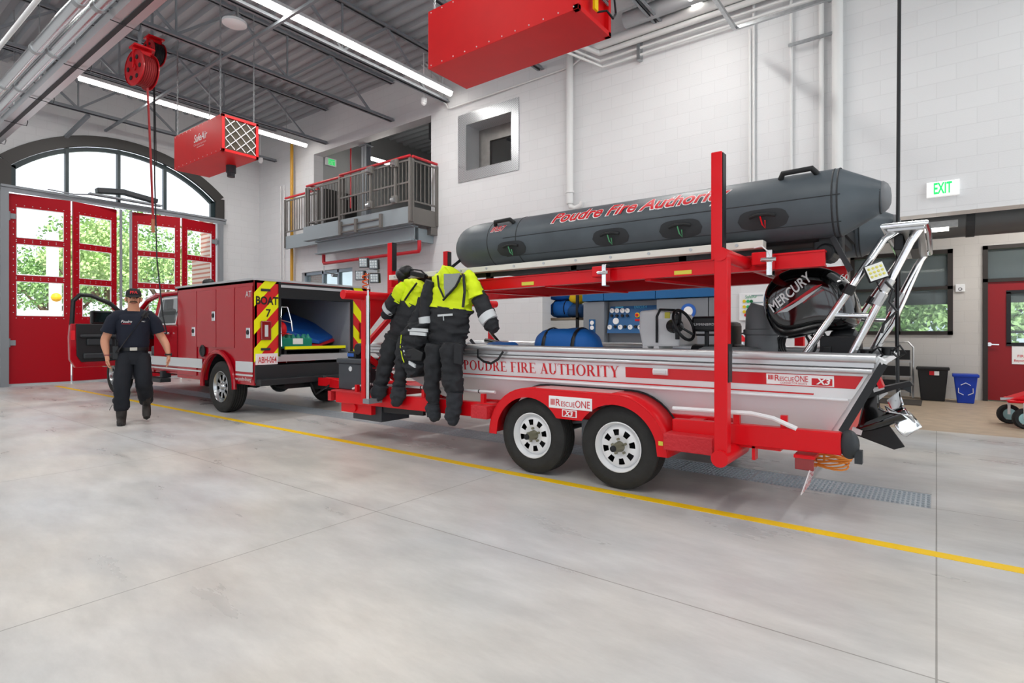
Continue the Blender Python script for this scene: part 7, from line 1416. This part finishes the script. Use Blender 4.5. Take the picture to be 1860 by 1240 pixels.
m = MB(); m.loft([ell(F(0, .015, 1.63), (0, 0, 1), .074, .06, rd), ell(F(0, .02, 1.70), (0, 0, 1), .084, .088, rd)]); build(m, 'hair', mat('hair', '#5a4030', .8), person, smooth=True)
CAPM = mat('cap_black', '#17181c', .8); m = MB(); m.loft([ell(F(0, .045, 1.715), (0, 0, 1), .090, .104, rd, 20), ell(F(0, .045, 1.76), (0, 0, 1), .090, .104, rd, 20), ell(F(0, .045, 1.80), (0, 0, 1), .078, .092, rd, 20), ell(F(0, .045, 1.825), (0, 0, 1), .045, .055, rd, 20), ell(F(0, .045, 1.83), (0, 0, 1), .005, .005, rd, 20)])
cp = build(m, 'cap', CAPM, person, smooth=True)
m = MB(); m.grid(lambda a, b: F((a-.5)*.15*(1-.35*b*b), .13+.075*b*(1-.8*(a-.5)**2*2), 1.725-.03*b+.012*math.cos((a-.5)*PI)), 10, 6); br_ = build(m, 'cap_peak', CAPM, cp, smooth=True); md = br_.modifiers.new('s', 'SOLIDIFY'); md.thickness = .006
text(cp, 'PFA', F(-.042, .153, 1.752), rd, (0, 0, 1), .052, LETR, name='cap_emblem', bold=.03, fit=.085)
# clothes
sh_ = dens([(PP(0, 0, .99), .168, .128), (PP(0, 0.01, 1.10), .176, .136), (PP(0, .01, 1.25), .196, .145), (PP(0, .005, 1.37), .212, .145), (PP(0, 0, 1.45), .212, .122), (PP(0, 0, 1.495), .175, .10), (PP(0, .0, 1.53), .12, .088), (PP(0, .01, 1.552), .078, .075)], 3)
m = MB(); limb(m, sh_, rd, 24, wob=.12)
for s, a in ((-1, 1), (1, 2)):
    limb(m, dens([(PP(s*.10, 0, 1.47), .065, .085), (PP(s*.17, 0, 1.455), .078, .09), (PP(s*.225, 0, 1.40), .082, .087), (PP(s*.272, -.01, 1.27), .085, .082), (PP(s*.285, -.015, 1.23), .086, .082)], 3), rd, 16, wob=.12, seed=a)
shirt = build(m, 'shirt', NAVY, person, smooth=True, auto=60)
text(shirt, 'Poudre', PP(-.14, .158, 1.36), rd, (0, 0, 1), .05, LETW, name='chest_emblem', shear=.3, fit=.12); build(MB().bar(PP(-.13, .158, 1.345), PP(-.03, .158, 1.345), .006), 'chest_emblem_line', LETR, shirt)
text(shirt, 'FIRE', PP(.09, .158, 1.37), rd, (0, 0, 1), .022, LETW, name='name_print')
m = MB(); limb(m, dens([(PP(0, 0, .80), .155, .125), (PP(0, 0, .90), .172, .135), (PP(0, 0, 1.0), .165, .125), (PP(0, 0, 1.03), .16, .12)], 3), rd, 24, wob=.1)
for s, K, A in ((-1, LK, LA), (1, RK, RA)):
    top = PP(s*.088, 0, .92); kn = PP(*K); an = PP(A[0], A[1], A[2]+.06)
    limb(m, dens([(top, .105, .125), (top.lerp(kn, .5), .108, .112), (kn, .098, .098), (kn.lerp(an, .5), .095, .095), (an.lerp(kn, .12), .09, .09), (an, .08, .082)], 4), rd, 18, wob=.16, seed=s)
build(m, 'trousers', TROU, person, smooth=True, auto=60)
m = MB(); m.loft([ell(PP(0, 0, z), (0, 0, 1), .18, .143, rd, 24) for z in (.985, 1.028)]); bl = build(m, 'belt', BLACK, person, smooth=True)
m = MB(); M_ = Matrix((rd, fd, Vector((0, 0, 1)))).transposed(); m.obx(PP(0, .147, 1.007), (.085, .012, .045), M_); build(m, 'buckle', mat('buckle', '#a9a49a', .3, .8), bl, bevel=.004)
for s, A, tz, lift in ((-1, LA, 0, 0), (1, RA, 0, 1)):
    an = PP(*A)
    def BP(f, z, r=0):
        if lift:   # heel up, toe down
            a = -.62; f2 = f*math.cos(a)-z*math.sin(a)*-1*-1; z2 = f*math.sin(a)+z*math.cos(a)
            return PP(A[0]+r, A[1]+f2, .16+z2)
        return PP(A[0]+r, A[1]+f, z)
    m = MB()
    if not lift:
        m.loft([ell(BP(-.015, .02), (0, 0, 1), .048, .08, rd), ell(BP(-.01, .08), (0, 0, 1), .056, .082, rd), ell(BP(0, .15), (0, 0, 1), .062, .072, rd), ell(BP(0, .26), (0, 0, 1), .068, .074, rd)])
        m.loft([ell(BP(-.06, .045), fd, .04, .04, rd), ell(BP(.0, .06), fd, .05, .055, rd), ell(BP(.10, .05), fd, .053, .048, rd), ell(BP(.18, .038), fd, .05, .035, rd), ell(BP(.225, .032), fd, .03, .025, rd)])
        so = MB(); so.prism([BP(-.08, 0, -.042), BP(.1, 0, -.052), BP(.2, 0, -.04), BP(.235, 0, 0), BP(.2, 0, .04), BP(.1, 0, .052), BP(-.08, 0, .042)], (0, 0, .028))
    else:
        d1 = (BP(.1, 0)-BP(0, 0)).normalized(); u1 = (BP(0, .1)-BP(0, 0)).normalized()
        m.loft([ell(BP(-.015, .02), u1, .045, .075, rd), ell(BP(-.01, .08), u1, .048, .072, rd), ell(BP(0, .15), u1, .052, .058, rd), ell(BP(-.01, .22), u1, .06, .064, rd)])
        m.loft([ell(BP(-.06, .045), d1, .04, .04, rd), ell(BP(.0, .06), d1, .05, .055, rd), ell(BP(.10, .05), d1, .053, .048, rd), ell(BP(.18, .038), d1, .05, .035, rd), ell(BP(.225, .032), d1, .03, .025, rd)])
        so = MB(); so.prism([BP(-.08, 0, -.042), BP(.1, 0, -.052), BP(.2, 0, -.04), BP(.235, 0, 0), BP(.2, 0, .04), BP(.1, 0, .052), BP(-.08, 0, .042)], u1*.028)
    b_ = build(m, 'boot', BOOT, person, smooth=True, auto=60); build(so, 'sole', BLACK, b_)
    lc = MB()
    for k in range(5): lc.tube([BP(.055-.01*k, .09+.03*k, -.03), BP(.075-.008*k, .10+.03*k, 0), BP(.055-.01*k, .09+.03*k, .03)], .004, 5)
    if not lift: lc.tube([BP(.05, .24, -.03), BP(.06, .27, -.1), BP(.05, .2, -.13)], .004, 5); lc.tube([BP(.05, .24, .03), BP(.05, .28, .08)], .005, 5)
    build(lc, 'laces', BLACK, b_)
LEA = mat('leather_strap', '#1d1a1b', .5); st = []
for t in [i/14 for i in range(15)]:
    r = .14-.29*t; z = 1.50-.50*t; f = .155*math.sqrt(max(0.02, 1-(r/.26)**2))+.012; st.append((r, f, z))
st = [(.15, -.03, 1.515), (.15, .06, 1.525)]+st+[(-.19, .05, .98)]
m = MB(); L_ = [PP(*q) for q in st]; vs = []
wd = Vector((0, 0, .03))+rd*.02
for q in L_: vs += [q-wd, q+wd]
m.add(vs, [(2*i, 2*i+2, 2*i+3, 2*i+1) for i in range(len(L_)-1)]); o = build(m, 'shoulder_strap', LEA, person); md = o.modifiers.new('s', 'SOLIDIFY'); md.thickness = .012
m = MB(); m.obx(PP(.13, .12, 1.47), (.07, .03, .08), M_ @ Matrix.Rotation(.5, 3, 'Y')); build(m, 'strap_pad', LEA, o, bevel=.006)
m = MB(); m.obx(PP(-.20, .06, .96), (.06, .05, .17), M_); m.cyl(PP(-.2, .06, 1.03), PP(-.2, .06, 1.14), .008, 6); build(m, 'radio', BLACK, person, bevel=.006)
m = MB(); m.tube([PP(.14, .14, 1.47), PP(.18, .16, 1.42), PP(.15, .165, 1.37), PP(.12, .16, 1.38)], .004, 6); build(m, 'radio_cord', BLACK, person)
m = MB(); m.tube([PP(.400, .095, .925)+rd*(.035*math.cos(a))+fd*(.031*math.sin(a)) for a in [i*PI/6 for i in range(12)]], .011, 8, closed=True); m.obx(PP(.435, .1, .925), (.012, .04, .04), M_); build(m, 'watch', BLACK, person, smooth=True)
m = MB(); m.tube([PP(-.29, .045, .93)+rd*(.034*math.cos(a))+fd*(.03*math.sin(a)) for a in [i*PI/6 for i in range(12)]], .006, 6, closed=True); build(m, 'bracelet', mat('bracelet', '#7d3040', .6), person, smooth=True)
